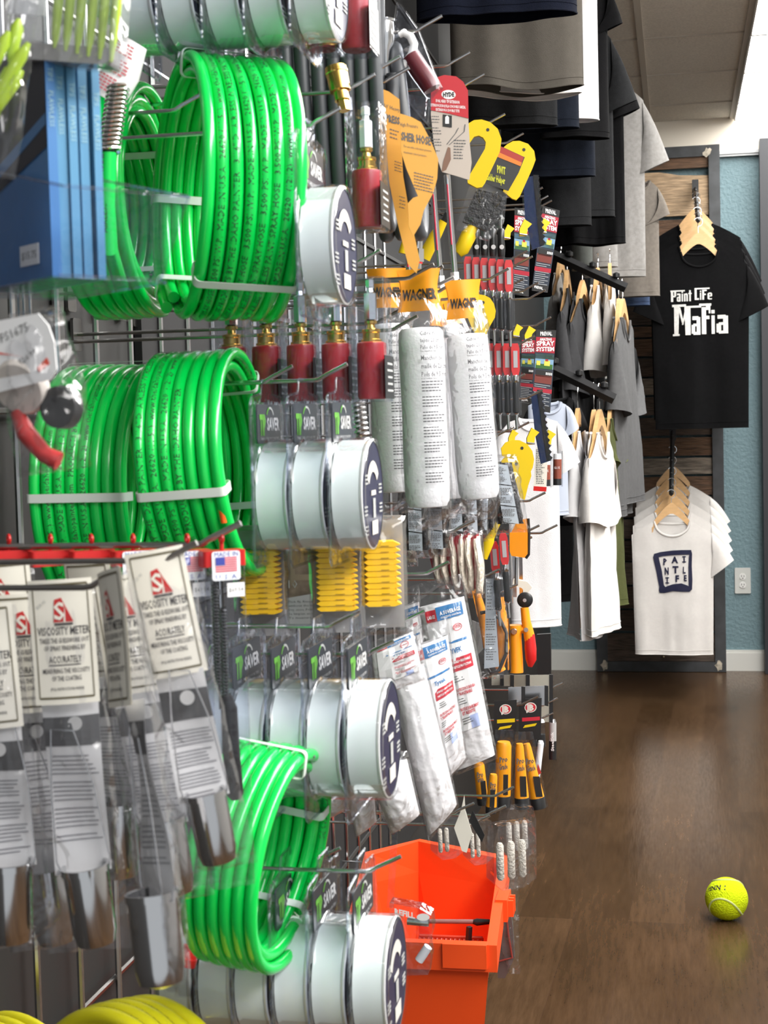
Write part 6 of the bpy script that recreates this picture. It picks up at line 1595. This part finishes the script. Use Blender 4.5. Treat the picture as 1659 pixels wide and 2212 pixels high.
# ---- clear bubble pack with red and white print beside the lowest can
f = Flat('bubble_pack', 'clear red tinted bubble pack hanging before the orange bucket', 'blister pack', [(845, 1745), (940, 2100)], 1.30, 0)
f.poly('hang_strip', [(848, 1745), (862, 1740), (850, 1960), (836, 1960)], M_SHELL, 0.002)
f.poly('clear_bubble', [(845, 1944), (910, 1956), (934, 1970), (938, 2000), (930, 2030), (934, 2060), (928, 2098), (880, 2100), (850, 2060)], M_SHELL, 0.018)
b = MB(); f.wr(b, 'ESTWICK' if False else 'REFILL', 878, 1966, 12, 46, y=-0.0094, slope=-0.2, bold=0.04); el = [(918 + 14 * math.cos(a), 1974 + 8 * math.sin(a)) for a in [2 * PI * q / 16 for q in range(16)]]; f.polymb(b, el[::-1], -0.0094); b.build('white_print', M_WHITE, f.t, smooth=False)
f.tube('steel_insert', [(880, 1990), (926, 1994)], 8, M_CHROME); f.tube('white_tool', [(905, 2075), (925, 2045)], 10, M_WHITE)

# ---- orange bucket
M_OB = mat('orange_bucket', (0.92, 0.085, 0.012), 0.38)
zt_b = at(1085, 1852, 2.24).z
bk = thing('paint_bucket', 'large orange rectangular paint bucket standing on the floor at the rack foot', 'bucket', (0, 0, 0))
TR = at(1084, 1853, 2.24); TL = at(800, 1848, 2.24); TM = at(905, 1833, 2.30); zt_b = TR.z
FR = Vector((at(1052, 2036, 1.90).x, 1.0, 0)); Yf = (EYE - zt_b) * 2.24 / (EYE - zt_b)
# front edge depth where the rim projects to y=2036
Yf = 1.9
for _ in range(10): Yf += (at(1055, 2036, Yf).z - zt_b) / 0.35
FRx = at(1058, 2036, Yf).x; FLx = at(860, 2040, Yf).x
def ring(inset, z, k):
    return [Vector((TL.x + inset + 0.03 * k, 2.24 - inset - 0.02 * k, z)), Vector((TM.x, 2.30 - inset - 0.02 * k, z + (0.006 if k == 0 else 0))), Vector((TR.x - inset - 0.03 * k, 2.24 - inset - 0.02 * k, z)), Vector((FRx - inset - 0.02 * k, Yf + inset + 0.02 * k, z)), Vector((FLx - 0.06 + inset + 0.03 * k, Yf + inset + 0.02 * k, z))]
mb = MB()
rings = [ring(0.022, 0.0, 1.0), ring(0.0, zt_b - 0.035, 0.12), ring(-0.010, zt_b - 0.034, 0.0), ring(-0.010, zt_b, 0.0), ring(0.004, zt_b, 0.0), ring(0.006, zt_b - 0.04, 0.14), ring(0.028, 0.006, 1.0)]
n = 5; vs = [p for r_ in rings for p in r_]; fs = []
for i in range(len(rings) - 1):
    for j in range(n):
        j2 = (j + 1) % n; fs.append((i * n + j, (i + 1) * n + j, (i + 1) * n + j2, i * n + j2))
fs.append(tuple(range(n))); fs.append(tuple(reversed([(len(rings) - 1) * n + j for j in range(n)])))
mb.add(vs, fs).build('bucket_body', M_OB, bk, smooth=False)
p = at(1078, 1958, (Yf + 2.24) / 2)
mb = MB(); mb.box((p.x + 0.006, p.y, zt_b - 0.012), (0.016, 0.05, 0.030))
for q in range(3): mb.box((p.x + 0.017, p.y - 0.012 + 0.012 * q, zt_b - 0.012), (0.008, 0.005, 0.022))
mb.build('side_clip', M_OB, bk, smooth=False)
mb = MB(); p2_ = Vector((FRx - 0.03, Yf - 0.008, zt_b - 0.014)); mb.box(p2_, (0.055, 0.014, 0.030)); mb.build('front_clip', M_OB, bk, smooth=False)
# roller grid inside
gx0, gx1 = FLx, FRx - 0.03
gm = MB(); zg = zt_b - 0.10
Mg = lambda a, c: Vector((gx0 + (gx1 - gx0) * a, Yf + 0.16 - 0.10 * c, zg + 0.0 - 0.10 * c + 0.05))
for k in range(15):
    gm.tube([Mg(k / 14, 0), Mg(max(0, k / 14 - .35), 1)], 0.0016, 5); gm.tube([Mg(k / 14, 0), Mg(min(1, k / 14 + .35), 1)], 0.0016, 5)
for c in (0, 1): gm.tube([Mg(0, c), Mg(1, c)], 0.003, 6)
gm.build('roller_grid', mat('grid_red', (0.5, 0.04, 0.015), 0.4), bk)
f = Flat('paint_tool_handle', 'grey rod with a black end lying across the orange bucket', 'tool handle', [(930, 1988), (1062, 1992)], Yf + 0.14, 0)
f.tube('grey_rod', [(900, 1990), (1026, 1991)], 5, mat('rod_grey', (0.28, 0.14, 0.13), 0.4)); f.tube('black_end', [(1022, 1991), (1030, 1992), (1063, 1991)], [5, 8, 5], M_BLKPL); f.tube('black_clip', [(1014, 2002), (1012, 2034)], 7, M_BLKPL, n=4)
# bag right of the bucket
f = Flat('dark_tool_bag', 'clear bag with dark tools hanging right of the orange bucket', 'bagged tool', [(1070, 1850), (1115, 2120)], 2.36, 0)
zz0 = f.loc(1090, 2080).z
f.poly('dark_tool', [(1076, 1880), (1098, 1920), (1108, 2000), (1112, 2066), (1092, 2110), (1076, 2110)], mat('smoky_plastic', (0.10, 0.095, 0.09), 0.3), 0.012)
f.tube('red_wire', [(1078, 2072), (1108, 2064), (1100, 2015), (1094, 1960)], 2.2, mat('rust_wire', (0.25, 0.04, 0.03), 0.4), y=-0.01, n=6)
pillow(m_(2.36, 52), m_(2.36, 250), 0.03, 4, 0.004).build('clear_bag', M_BAG, f.t, loc=f.loc(1092, 1862), ang=75)
hook(1096, 1856, 2.36, 'steel hook behind the orange bucket', r=0.0016)
# ================================================================== garments
C_BLACK = cloth('black', (0.0035, 0.0035, 0.004), 0.2)
C_CHAR = cloth('charcoal', (0.014, 0.0145, 0.0155), 0.15)
C_NAVY = cloth('navy', (0.0035, 0.005, 0.012), 0.15)
C_NAVY2 = cloth('slate_navy', (0.007, 0.0095, 0.016), 0.15)
C_TAUPE = cloth('taupe', (0.085, 0.076, 0.064), 0.06)
C_WHITE = cloth('white', (0.78, 0.77, 0.78), 0.02)
C_WHITE2 = cloth('warm_white', (0.82, 0.79, 0.76), 0.02)
C_GREY = cloth('mid_grey', (0.115, 0.115, 0.118), 0.08)
C_DGREY = cloth('deep_grey', (0.050, 0.050, 0.053), 0.08)
C_HEATH = cloth('heather', (0.27, 0.26, 0.25), 0.12)
C_BHEATH = cloth('brown_heather', (0.17, 0.15, 0.13), 0.1)
C_OLIVE = cloth('olive', (0.085, 0.095, 0.035), 0.08)
C_DENIM = cloth('denim', (0.05, 0.075, 0.14), 0.1)

def teep(name, label, cx_, top, hem, wpx, Y, mt, rz=0, **kw):
    p = at(cx_, top, Y); q = at(cx_, hem, Y)
    return tee(name, label, p, (0, 0, R(rz)), m_(Y, wpx), p.z - q.z, mt, **kw)

def faceout(label, base, tip, w=0.009, group='black display arms'):
    t = thing('shirt_bracket', label, 'wall bracket', base, group=group)
    d = tip - base
    MB().rbox((0, 0.004, 0), (0.026, 0.008, 0.075), 0.003, ax=1).build('mount_plate', M_BLKPL, t, smooth=False)
    MB().tube([(0, 0, 0), d * 0.98, d], [w, w, w * 0.9], 4).build('arm', M_BLKPL, t, smooth=False)
    n = 5
    for k in range(n):
        p = d * ((k + 0.6) / n) + Vector((0, 0, w * 0.6))
        MB().lathe([(0.004, 0), (0.0062, 0.003), (0.0055, 0.008), (0.002, 0.010)], 10, p).build('knob', M_BLKPL, t)
    return t

def hprof(nk, hw, H):
    # wood outline: a steep arch over the neck opening, then hidden under the shoulders; H apex above the collar line
    def f(x):
        if x <= nk:
            a = x / nk
            zu = -H * 0.98 * a ** 1.35
            return zu, zu - 0.040 * (1 - 0.35 * a) + (0.0 if a > .05 else -0.001)
        q = (x - nk) / (hw - nk)
        z = -H - 0.016 - 0.075 * q ** 1.15
        return z, z - 0.02
    return f

# ---- black shirts on the upper arm of the board
b0, b1 = at(1502, 408, 6.415), at(1508, 478, 5.78)
faceout('black display arm high on the slatted board, carrying the black shirts', b0, b1)
def mafia(t, surf):
    u = m_(5.76)
    b = MB()
    o = surf(0, 0)
    cxw = 0.0
    def P(px, py): # px relative to shirt centre 1510, py absolute relative to collar 540
        return surf((px - 1510) * u, -(py - 541) * u, 0.0032)
    def tt(s, px0, px1, py_base, hpx, bold=0.05):
        vs, fs, tw = glyphs(s, bold)
        b.add([P(px0 + (px1 - px0) * x / tw, py_base - y * hpx) for x, y in vs], fs)
    def bar(x0, y0, x1, y1):
        n = max(1, int(abs(x1 - x0) / 6))
        for k in range(n):
            a = x0 + (x1 - x0) * k / n; c = x0 + (x1 - x0) * (k + 1) / n
            b.quad(P(a, y1), P(c, y1), P(c, y0), P(a, y0))
    LET = {
     'P': [(0, 0, .42, 1), (.42, .86, .85, 1), (.62, .48, 1, .90), (.42, .40, .85, .54)],
     'a': [(.58, 0, 1, .74), (.10, .62, .80, .78), (0, .05, .40, .42), (.2, 0, .8, .12), (.2, .36, .8, .47)],
     'i': [(.15, 0, .85, .74), (.15, .82, .85, .96)],
     'n': [(0, 0, .40, .74), (.40, .62, .85, .76), (.60, 0, 1, .66)],
     't': [(.25, 0, .75, 1), (0, .64, 1, .76)],
     'L': [(0, 0, .48, 1), (.48, 0, 1, .16)],
     'F': [(0, 0, .42, 1), (.42, .85, 1, 1), (.42, .46, .80, .60)],
     'f': [(.10, 0, .55, .94), (.55, .84, 1, 1), (.55, .52, .9, .64), (1.0, .72, .82, .88)],
     'e': [(0, .06, .40, .68), (.2, .62, .85, .76), (.62, .36, 1, .68), (.3, .33, .9, .43), (.2, 0, .95, .13)]}
    def glyph(ch, x0, x1, yb, h):
        for (a, c, d, e) in LET[ch]:
            for q in range(5):
                za, zb_ = c + (e - c) * q / 5, c + (e - c) * (q + 1) / 5
                A, B2 = x0 + (x1 - x0) * min(a, d), x0 + (x1 - x0) * max(a, d)
                b.quad(P(A, yb - h * za), P(B2, yb - h * za), P(B2, yb - h * zb_), P(A, yb - h * zb_))
    for ch, x0, x1, yb, h in (('P', 1450, 1461, 645, 24), ('a', 1462, 1470, 645, 22), ('i', 1471.5, 1475.5, 645, 22), ('n', 1477, 1485, 645, 22), ('t', 1486, 1493, 645, 23),
                              ('L', 1499, 1508, 643, 23), ('i', 1509.5, 1513, 643, 20), ('F', 1514.5, 1524, 643, 21), ('e', 1525.5, 1535, 643, 19)): glyph(ch, x0, x1, yb, h)
    bar(1449, 621, 1479, 624); bar(1499, 618, 1530, 621)
    bar(1452, 651, 1481, 656); bar(1478, 655, 1512, 659); bar(1508, 651, 1533, 656)
    def tri(*p): b.add([P(*q) for q in p], [tuple(range(len(p)))])
    # big M with tapering legs
    for q in range(6):
        y0_, y1_ = 716 - 10 * q, 716 - 10 * (q + 1)
        b.quad(P(1456, y0_), P(1464.5 + q * .4, y0_), P(1465 + q * .4, y1_), P(1456, y1_))
        b.quad(P(1479 - q * .3, y0_), P(1490, y0_), P(1490, y1_), P(1479 - q * .3, y1_))
    tri((1464, 657), (1472, 690), (1476, 690), (1469, 657)); tri((1472, 694), (1475, 694), (1483, 660), (1479, 660))
    bar(1453, 713, 1467, 717)
    for ch, x0, x1, yb, h in (('a', 1492, 1510, 716, 50), ('f', 1511, 1531, 715, 60), ('i', 1531.5, 1541, 715, 52), ('a', 1543, 1567, 715, 50)): glyph(ch, x0, x1, yb, h)
    b.build('chest_print', mat('cracked_white_print', (0.72, 0.71, 0.68), 0.7, var=0.12, vscale=120), t, smooth=False)
nmb = ['frontmost, with big white lettering', 'second from the front', 'third from the front', 'fourth from the front', 'third from the board', 'second from the board', 'nearest the board']
for k in range(6):
    q = k / 5.5
    Y = 5.77 + 0.60 * q
    hp = b1.lerp(b0, q * 0.94 + 0.02)
    ap = Vector((hp.x, Y, at(1510, 503 - 11 * k, Y).z))
    hanger('pale wooden hanger on the upper board arm, ' + nmb[k].replace(', with big white lettering', ''), ap, (0, 0, R((-1) ** k * 1.0)), w=0.15, hk=max(0.02, hp.z - ap.z) + 0.004, group='wooden hangers with black shirts', t=0.008, prof=hprof(0.068, 0.176, 0.071))
    top = 543 - 11.5 * k
    tee('t_shirt', 'black t-shirt on the upper board arm, ' + nmb[k], Vector((ap.x + 0.003 * (-1) ** k, Y, at(1510, top, Y).z)), (0, 0, R(-1.5 + 0.8 * (k % 3))), 0.352, 0.645 if k == 0 else 0.64, C_BLACK, slv=0.17, fold=0.006 if k == 0 else 0.010, seed=k + 1, neck=0.068, thick=0.022, droop=R(64), group='black t-shirts on the upper board arm', prints=mafia if k == 0 else None, sw=0.15, hemw=0.95, drop=0.075)
# ---- white shirts on the lower arm
c0_, c1_ = at(1453, 932, 6.415), at(1450, 1068, 5.80)
faceout('black display arm lower on the slatted board, carrying the white shirts', c0_, c1_)
def paintlife(t, surf):
    u = m_(5.76)
    def P(px, py, e=0.0018): return surf((px - 1450) * u, -(py - 1130) * u, e)
    b = MB()
    E = 0.0032
    # hand drawn square frame
    out = [(1411, 1199), (1425, 1195), (1450, 1192), (1470, 1191), (1489, 1191), (1491, 1199), (1490, 1225), (1491, 1255), (1490, 1275), (1484, 1280), (1470, 1280), (1450, 1279), (1432, 1283), (1422, 1283), (1420, 1278), (1421, 1270), (1415, 1235), (1409, 1206)]
    inn = [(1421, 1206), (1430, 1204), (1450, 1202), (1470, 1201), (1485, 1201), (1484, 1206), (1483, 1225), (1483, 1255), (1483, 1268), (1479, 1266), (1468, 1262), (1450, 1264), (1438, 1268), (1434, 1270), (1431, 1266), (1430, 1258), (1427, 1235), (1422, 1212)]
    n = len(out)
    for i in range(n):
        j = (i + 1) % n
        lp = lambda a, c, q: (a[0] + (c[0] - a[0]) * q, a[1] + (c[1] - a[1]) * q)
        for q in range(5):
            oa, ob, ia, ib = lp(out[i], out[j], q / 5), lp(out[i], out[j], (q + 1) / 5), lp(inn[i], inn[j], q / 5), lp(inn[i], inn[j], (q + 1) / 5)
            b.quad(P(*oa, E), P(*ia, E), P(*ib, E), P(*ob, E))
    def L(s, px, py, h, w):
        vs, fs, tw = glyphs(s, 0.05)
        b.add([P(px - w / 2 + w * x / tw, py + h / 2 - y * h, E) for x, y in vs], fs)
    for s, x, y, h, w in (('P', 1434, 1216, 13, 8), ('A', 1455, 1212, 13, 13), ('I', 1474, 1211, 13, 3), ('N', 1437, 1236, 14, 9), ('T', 1456, 1233, 14, 12), ('L', 1474, 1234, 13, 6), ('I', 1438, 1256, 13, 3), ('F', 1459, 1252, 13, 8), ('E', 1476, 1251, 12, 6)): L(s, x, y, h, w)
    for x, y in ((1474, 1205.5), (1474, 1216.5), (1438, 1250.5), (1438, 1261.5)):
        b.quad(P(x - 4, y + 1.2), P(x + 4, y + 1.2), P(x + 4, y - 1.2), P(x - 4, y - 1.2))
    b.build('chest_print', mat('navy_print', (0.008, 0.010, 0.045), 0.6), t, smooth=False)
nmw = ['frontmost, with the navy square letter print', 'second from the front', 'middle of the five', 'second from the board', 'nearest the board']
for k in range(5):
    q = k / 4.4
    Y = 5.78 + 0.58 * q
    hp = c1_.lerp(c0_, q * 0.92 + 0.02)
    ap = Vector((hp.x, Y, at(1450, 1086 - 20 * k, Y).z))
    hanger('pale wooden hanger on the lower board arm, ' + nmw[k].split(',')[0], ap, (0, 0, R((-1) ** k * 1.5)), w=0.146, hk=max(0.02, hp.z - ap.z) + 0.004, group='wooden hangers with white shirts', t=0.008, prof=hprof(0.066, 0.150, 0.070))
    tee('t_shirt', 'white t-shirt on the lower board arm, ' + nmw[k], Vector((ap.x + 0.002, Y, at(1450, 1126 - 19 * k, Y).z)), (0, 0, R(-2 + 1.3 * (k % 3))), 0.300, 0.495, C_WHITE2, slv=0.125, fold=0.007 if k == 0 else 0.011, seed=30 + k, neck=0.066, thick=0.022, droop=R(52), group='white t-shirts on the lower board arm', prints=paintlife if k == 0 else None, sw=0.13, hemw=0.95, drop=0.075, sl=(0 if k == 0 else 0, 1))

# ---- shirts hung edge on from two slanted arms on the left wall
YA = 4.40
YB = 3.95
a1 = at(1352, 622, YA); a0 = Vector((WX + 0.004, YA, at(1352, 622, YA).z + (a1.x - WX) * 0.50))
def wall_arm(label, a0, a1):
    t = thing('shirt_bracket', label, 'wall bracket', a0, group='black display arms')
    d = a1 - a0
    MB().rbox((0.002, 0, 0), (0.006, 0.04, 0.08), 0.003, ax=0).build('mount_plate', M_BLKPL, t, smooth=False)
    MB().tube([(0, 0, 0), d], 0.014, 4).build('arm', mat('matte_black_bar', (0.010, 0.010, 0.011), 0.7, spec=0.2), t, smooth=False)
    for k in range(6):
        MB().lathe([(0.004, 0), (0.010, 0.004), (0.010, 0.014), (0.003, 0.018)], 12, d * ((k + 0.8) / 6.2) + Vector((0, 0, 0.014))).build('knob', M_BLKPL, t)
wall_arm('upper slanted black arm carrying grey and white shirts edge on', a0, a1)
b1_ = at(1327, 862, YB); b0_ = Vector((WX + 0.004, YB, b1_.z + (b1_.x - WX) * 0.52))
wall_arm('lower slanted black arm carrying long white shirts edge on', b0_, b1_)
def side_shirt(label, hl, px, py, hem, mt, rz, seed, w=0.40, Y=YA, arm=(a0, a1), grp='shirts hung edge on from the upper arm', thick=0.035, slv=0.17, fold=0.014, sw=0.17, hang=True, droop=72, slw=0.35):
    p = at(px, py, Y)
    q = (p.x - arm[0].x) / (arm[1].x - arm[0].x)
    za = arm[0].z + (arm[1].z - arm[0].z) * q
    if hang: hanger(hl, p + Vector((0, 0, 0.060)), (0, 0, R(rz)), w=w * 0.82, t=0.010, prof=hprof(0.075, w / 2, 0.060), hk=max(0.03, za - p.z - 0.03), group='wooden hangers on the slanted arms')
    h = p.z - at(px, hem, Y).z
    return tee('t_shirt', label, p, (0, 0, R(rz)), w, h, mt, slv=slv, fold=fold, seed=seed, neck=0.075, thick=thick, droop=R(droop), group=grp, sw=sw, drop=0.09, slw=slw)
S_ = [
 ('pale grey t-shirt rearmost on the upper arm, behind the charcoal one', 'wooden hanger of the rearmost pale grey shirt', 1212, 596, 1080, C_HEATH, 60, 41, 4.60),
 ('charcoal t-shirt, first with its collar showing on the upper arm', 'wooden hanger of the first charcoal shirt', 1226, 628, 1110, C_DGREY, 62, 42, 4.42),
 ('dark grey t-shirt with an open neck, second along the upper arm', 'wooden hanger of the open necked dark grey shirt', 1259, 650, 1112, C_DGREY, 56, 43, 4.44),
 ('white t-shirt with a small black mark in the middle of the upper arm', 'wooden hanger of the middle white shirt', 1292, 622, 770, C_WHITE2, 60, 44, 4.56),
 ('white t-shirt just before the tip of the upper arm', 'wooden hanger of the white shirt near the arm tip', 1318, 612, 765, C_WHITE2, 66, 45, 4.58),
 ('mid grey t-shirt, left of the pair at the tip of the upper arm', 'wooden hanger left of the pair at the arm tip', 1337, 690, 1110, C_GREY, 62, 46, 4.42),
 ('mid grey t-shirt, right of the pair at the tip of the upper arm', 'wooden hanger right of the pair at the arm tip', 1346, 690, 1085, C_GREY, 57, 47, 4.46)]
for lb, hl, px, py, hem, mt, rz, sd, Y in S_:
    side_shirt(lb, hl, px, py, hem, mt, rz + 26, sd, Y=Y + 0.06, w=0.32 if 'white' in lb else 0.38, sw=0.17 if 'white' not in lb else 0.14, slv=0.19, droop=80, slw=0.8, thick=0.028)
G2 = 'shirts hung edge on from the lower arm'
for lb, hl, px, py, hem, mt, rz, sd, Y, w in [
 ('long white t-shirt alone at the left of the lower arm', 'wooden hanger of the left long white shirt', 1249, 932, 1368, C_WHITE, 66, 51, 4.40, .32),
 ('long white t-shirt, left of the touching pair on the lower arm', 'wooden hanger left of the touching white pair', 1284, 935, 1362, C_WHITE, 62, 52, 4.42, .34),
 ('long white t-shirt, right of the touching pair on the lower arm', 'wooden hanger right of the touching white pair', 1296, 935, 1358, C_WHITE2, 58, 53, 4.38, .36),
 ('olive green t-shirt showing beside the long white pair', 'wooden hanger of the olive shirt', 1322, 905, 1302, C_OLIVE, 62, 54, 4.75, .32)]:
    side_shirt(lb, hl, px, py, hem, mt, min(88, rz + 24), sd, Y=Y - 0.42, arm=(b0_, b1_), grp=G2, w=w - 0.04, slv=0.16 if 'olive' not in lb else 0.06, fold=0.012, droop=80, slw=0.7, thick=0.026)

# ---- shirts behind the tools, near the left wall
teep('t_shirt', 'long white t-shirt hanging behind the orange tools', 1150, 905, 1352, 110, 3.3, C_WHITE, rz=14, slv=0.10, fold=0.012, seed=61, neck=0.03, thick=0.02, sw=0.08, drop=0.03)
teep('t_shirt', 'pale blue grey t-shirt behind the glue tubes, shorter than the white one', 1182, 870, 1112, 86, 3.5, mat('cloth_pale_blue', (0.42, 0.46, 0.55), 0.95), rz=22, slv=0.06, fold=0.010, seed=62, neck=0.03, thick=0.02, sw=0.08, drop=0.03, sl=(0, 1))
teep('t_shirt', 'charcoal t-shirt in the gap left of the long white shirts', 1196, 860, 1135, 90, 4.0, C_CHAR, rz=20, slv=0.08, fold=0.010, seed=63, neck=0.04, thick=0.02, sw=0.1, drop=0.03)
teep('t_shirt', 'black t-shirt in the gap above the blue wall, left of the long white shirts', 1188, 850, 1300, 92, 5.2, C_BLACK, rz=15, slv=0.08, fold=0.010, seed=64, neck=0.05, thick=0.02, sw=0.1, drop=0.03, sl=(0, 0))

# ---- shirts high on the left
HG = 'shirts hanging high above the rack'
HI = [
 # label, cx, top, hem, wpx, Y, mat, rz, slv
 ('navy t-shirt nearest the camera at the very top, only its hem showing', 1062, -480, 42, 340, 2.60, C_NAVY, 4, 0),
 ('taupe t-shirt with a drooping hem under the navy one', 1108, -290, 192, 282, 3.05, C_TAUPE, 10, 0),
 ('white undershirt hem peeking out below the taupe shirt', 1112, -260, 205, 268, 3.12, C_WHITE2, 9, 0),
 ('charcoal t-shirt below the taupe shirt, shorter than the navy one behind', 1092, -230, 272, 205, 3.25, C_CHAR, 14, 0),
 ('slate navy t-shirt between the charcoal hem and the white shirt', 1160, -210, 280, 160, 3.40, C_NAVY2, 5, 0),
 ('long white shirt hanging straight beside the taupe shirt', 1222, -170, 262, 125, 3.55, C_WHITE, 8, 0),
 ('navy t-shirt behind the smaller yellow hook, its hem above the spray boxes', 1190, -60, 384, 172, 3.85, C_NAVY2, 10, 0),
 ('charcoal t-shirt above the upper spray boxes', 1215, -20, 490, 104, 4.00, C_CHAR, 8, 0),
 ('black t-shirt with a boxy sleeve at the top edge', 1235, -60, 300, 150, 3.75, C_BLACK, 18, .10),
 ('charcoal t-shirt whose drooping sleeve shows against the ceiling', 1250, 60, 470, 140, 4.05, C_CHAR, 16, .17),
 ('black pleated t-shirt hanging down to the upper slanted arm', 1262, 120, 528, 160, 4.20, C_BLACK, 6, .12),
 ('heather grey t-shirt with its sleeve over the slatted board', 1322, 195, 598, 132, 4.80, C_HEATH, 12, .20),
 ('pale grey t-shirt below the pleated black one', 1298, 250, 578, 60, 4.70, C_HEATH, 8, 0),
 ('grey green t-shirt hem just above the upper slanted arm', 1252, 240, 584, 44, 4.50, cloth('sage', (0.09, 0.095, 0.088)), 0, 0),
 ('brown heather t-shirt behind the heather grey one', 1378, 392, 640, 86, 5.45, C_BHEATH, 12, .10),
 ('denim blue t-shirt squeezed behind the heather grey one', 1362, 430, 660, 74, 5.55, C_DENIM, 8, .0),
 ('black t-shirt at the back filling the gap above the spray boxes', 1165, 180, 640, 190, 5.0, C_BLACK, 0, 0)]
for k, (lb, cx_, top, hem, wpx, Y, mt, rz, slv) in enumerate(HI):
    zmax = CEIL - 0.012
    p = at(cx_, top, Y)
    if p.z > zmax: p.z = zmax
    q = at(cx_, hem, Y)
    tee('t_shirt', lb, p, (0, 0, R(rz)), m_(Y, wpx), p.z - q.z, mt, slv=slv if slv else 0.08, fold=0.010 if k not in (10,) else 0.018, nfold=5 if k != 10 else 11, seed=70 + k, neck=min(0.06, m_(Y, wpx) * 0.28), thick=0.035 if k in (0, 1, 2) else 0.026, droop=R(66), group=HG, sw=0.15, sl=(0, 1) if slv else (0, 0), drop=0.05 if not slv else 0.08, sag=0.006 if k in (1, 2) else 0)
# rails for the high shirts
for k, (px, py, Y) in enumerate(((1100, 240, 3.2), (1240, 250, 4.0))):
    pass
t = thing('garment_rail', 'black garment rail fixed under the ceiling above the rack', 'rail', (-0.30, 3.9, CEIL - 0.006), group=None)
MB().tube([(0.02, -1.5, 0), (0.02, 1.7, 0)], 0.006, 8).build('rail_tube', M_BLKPL, t)
for y in (-1.4, 0.2, 1.6): MB().box((0.02, y, 0.002), (0.02, 0.02, 0.008)).build('rail_bracket', M_BLKPL, t, smooth=False)
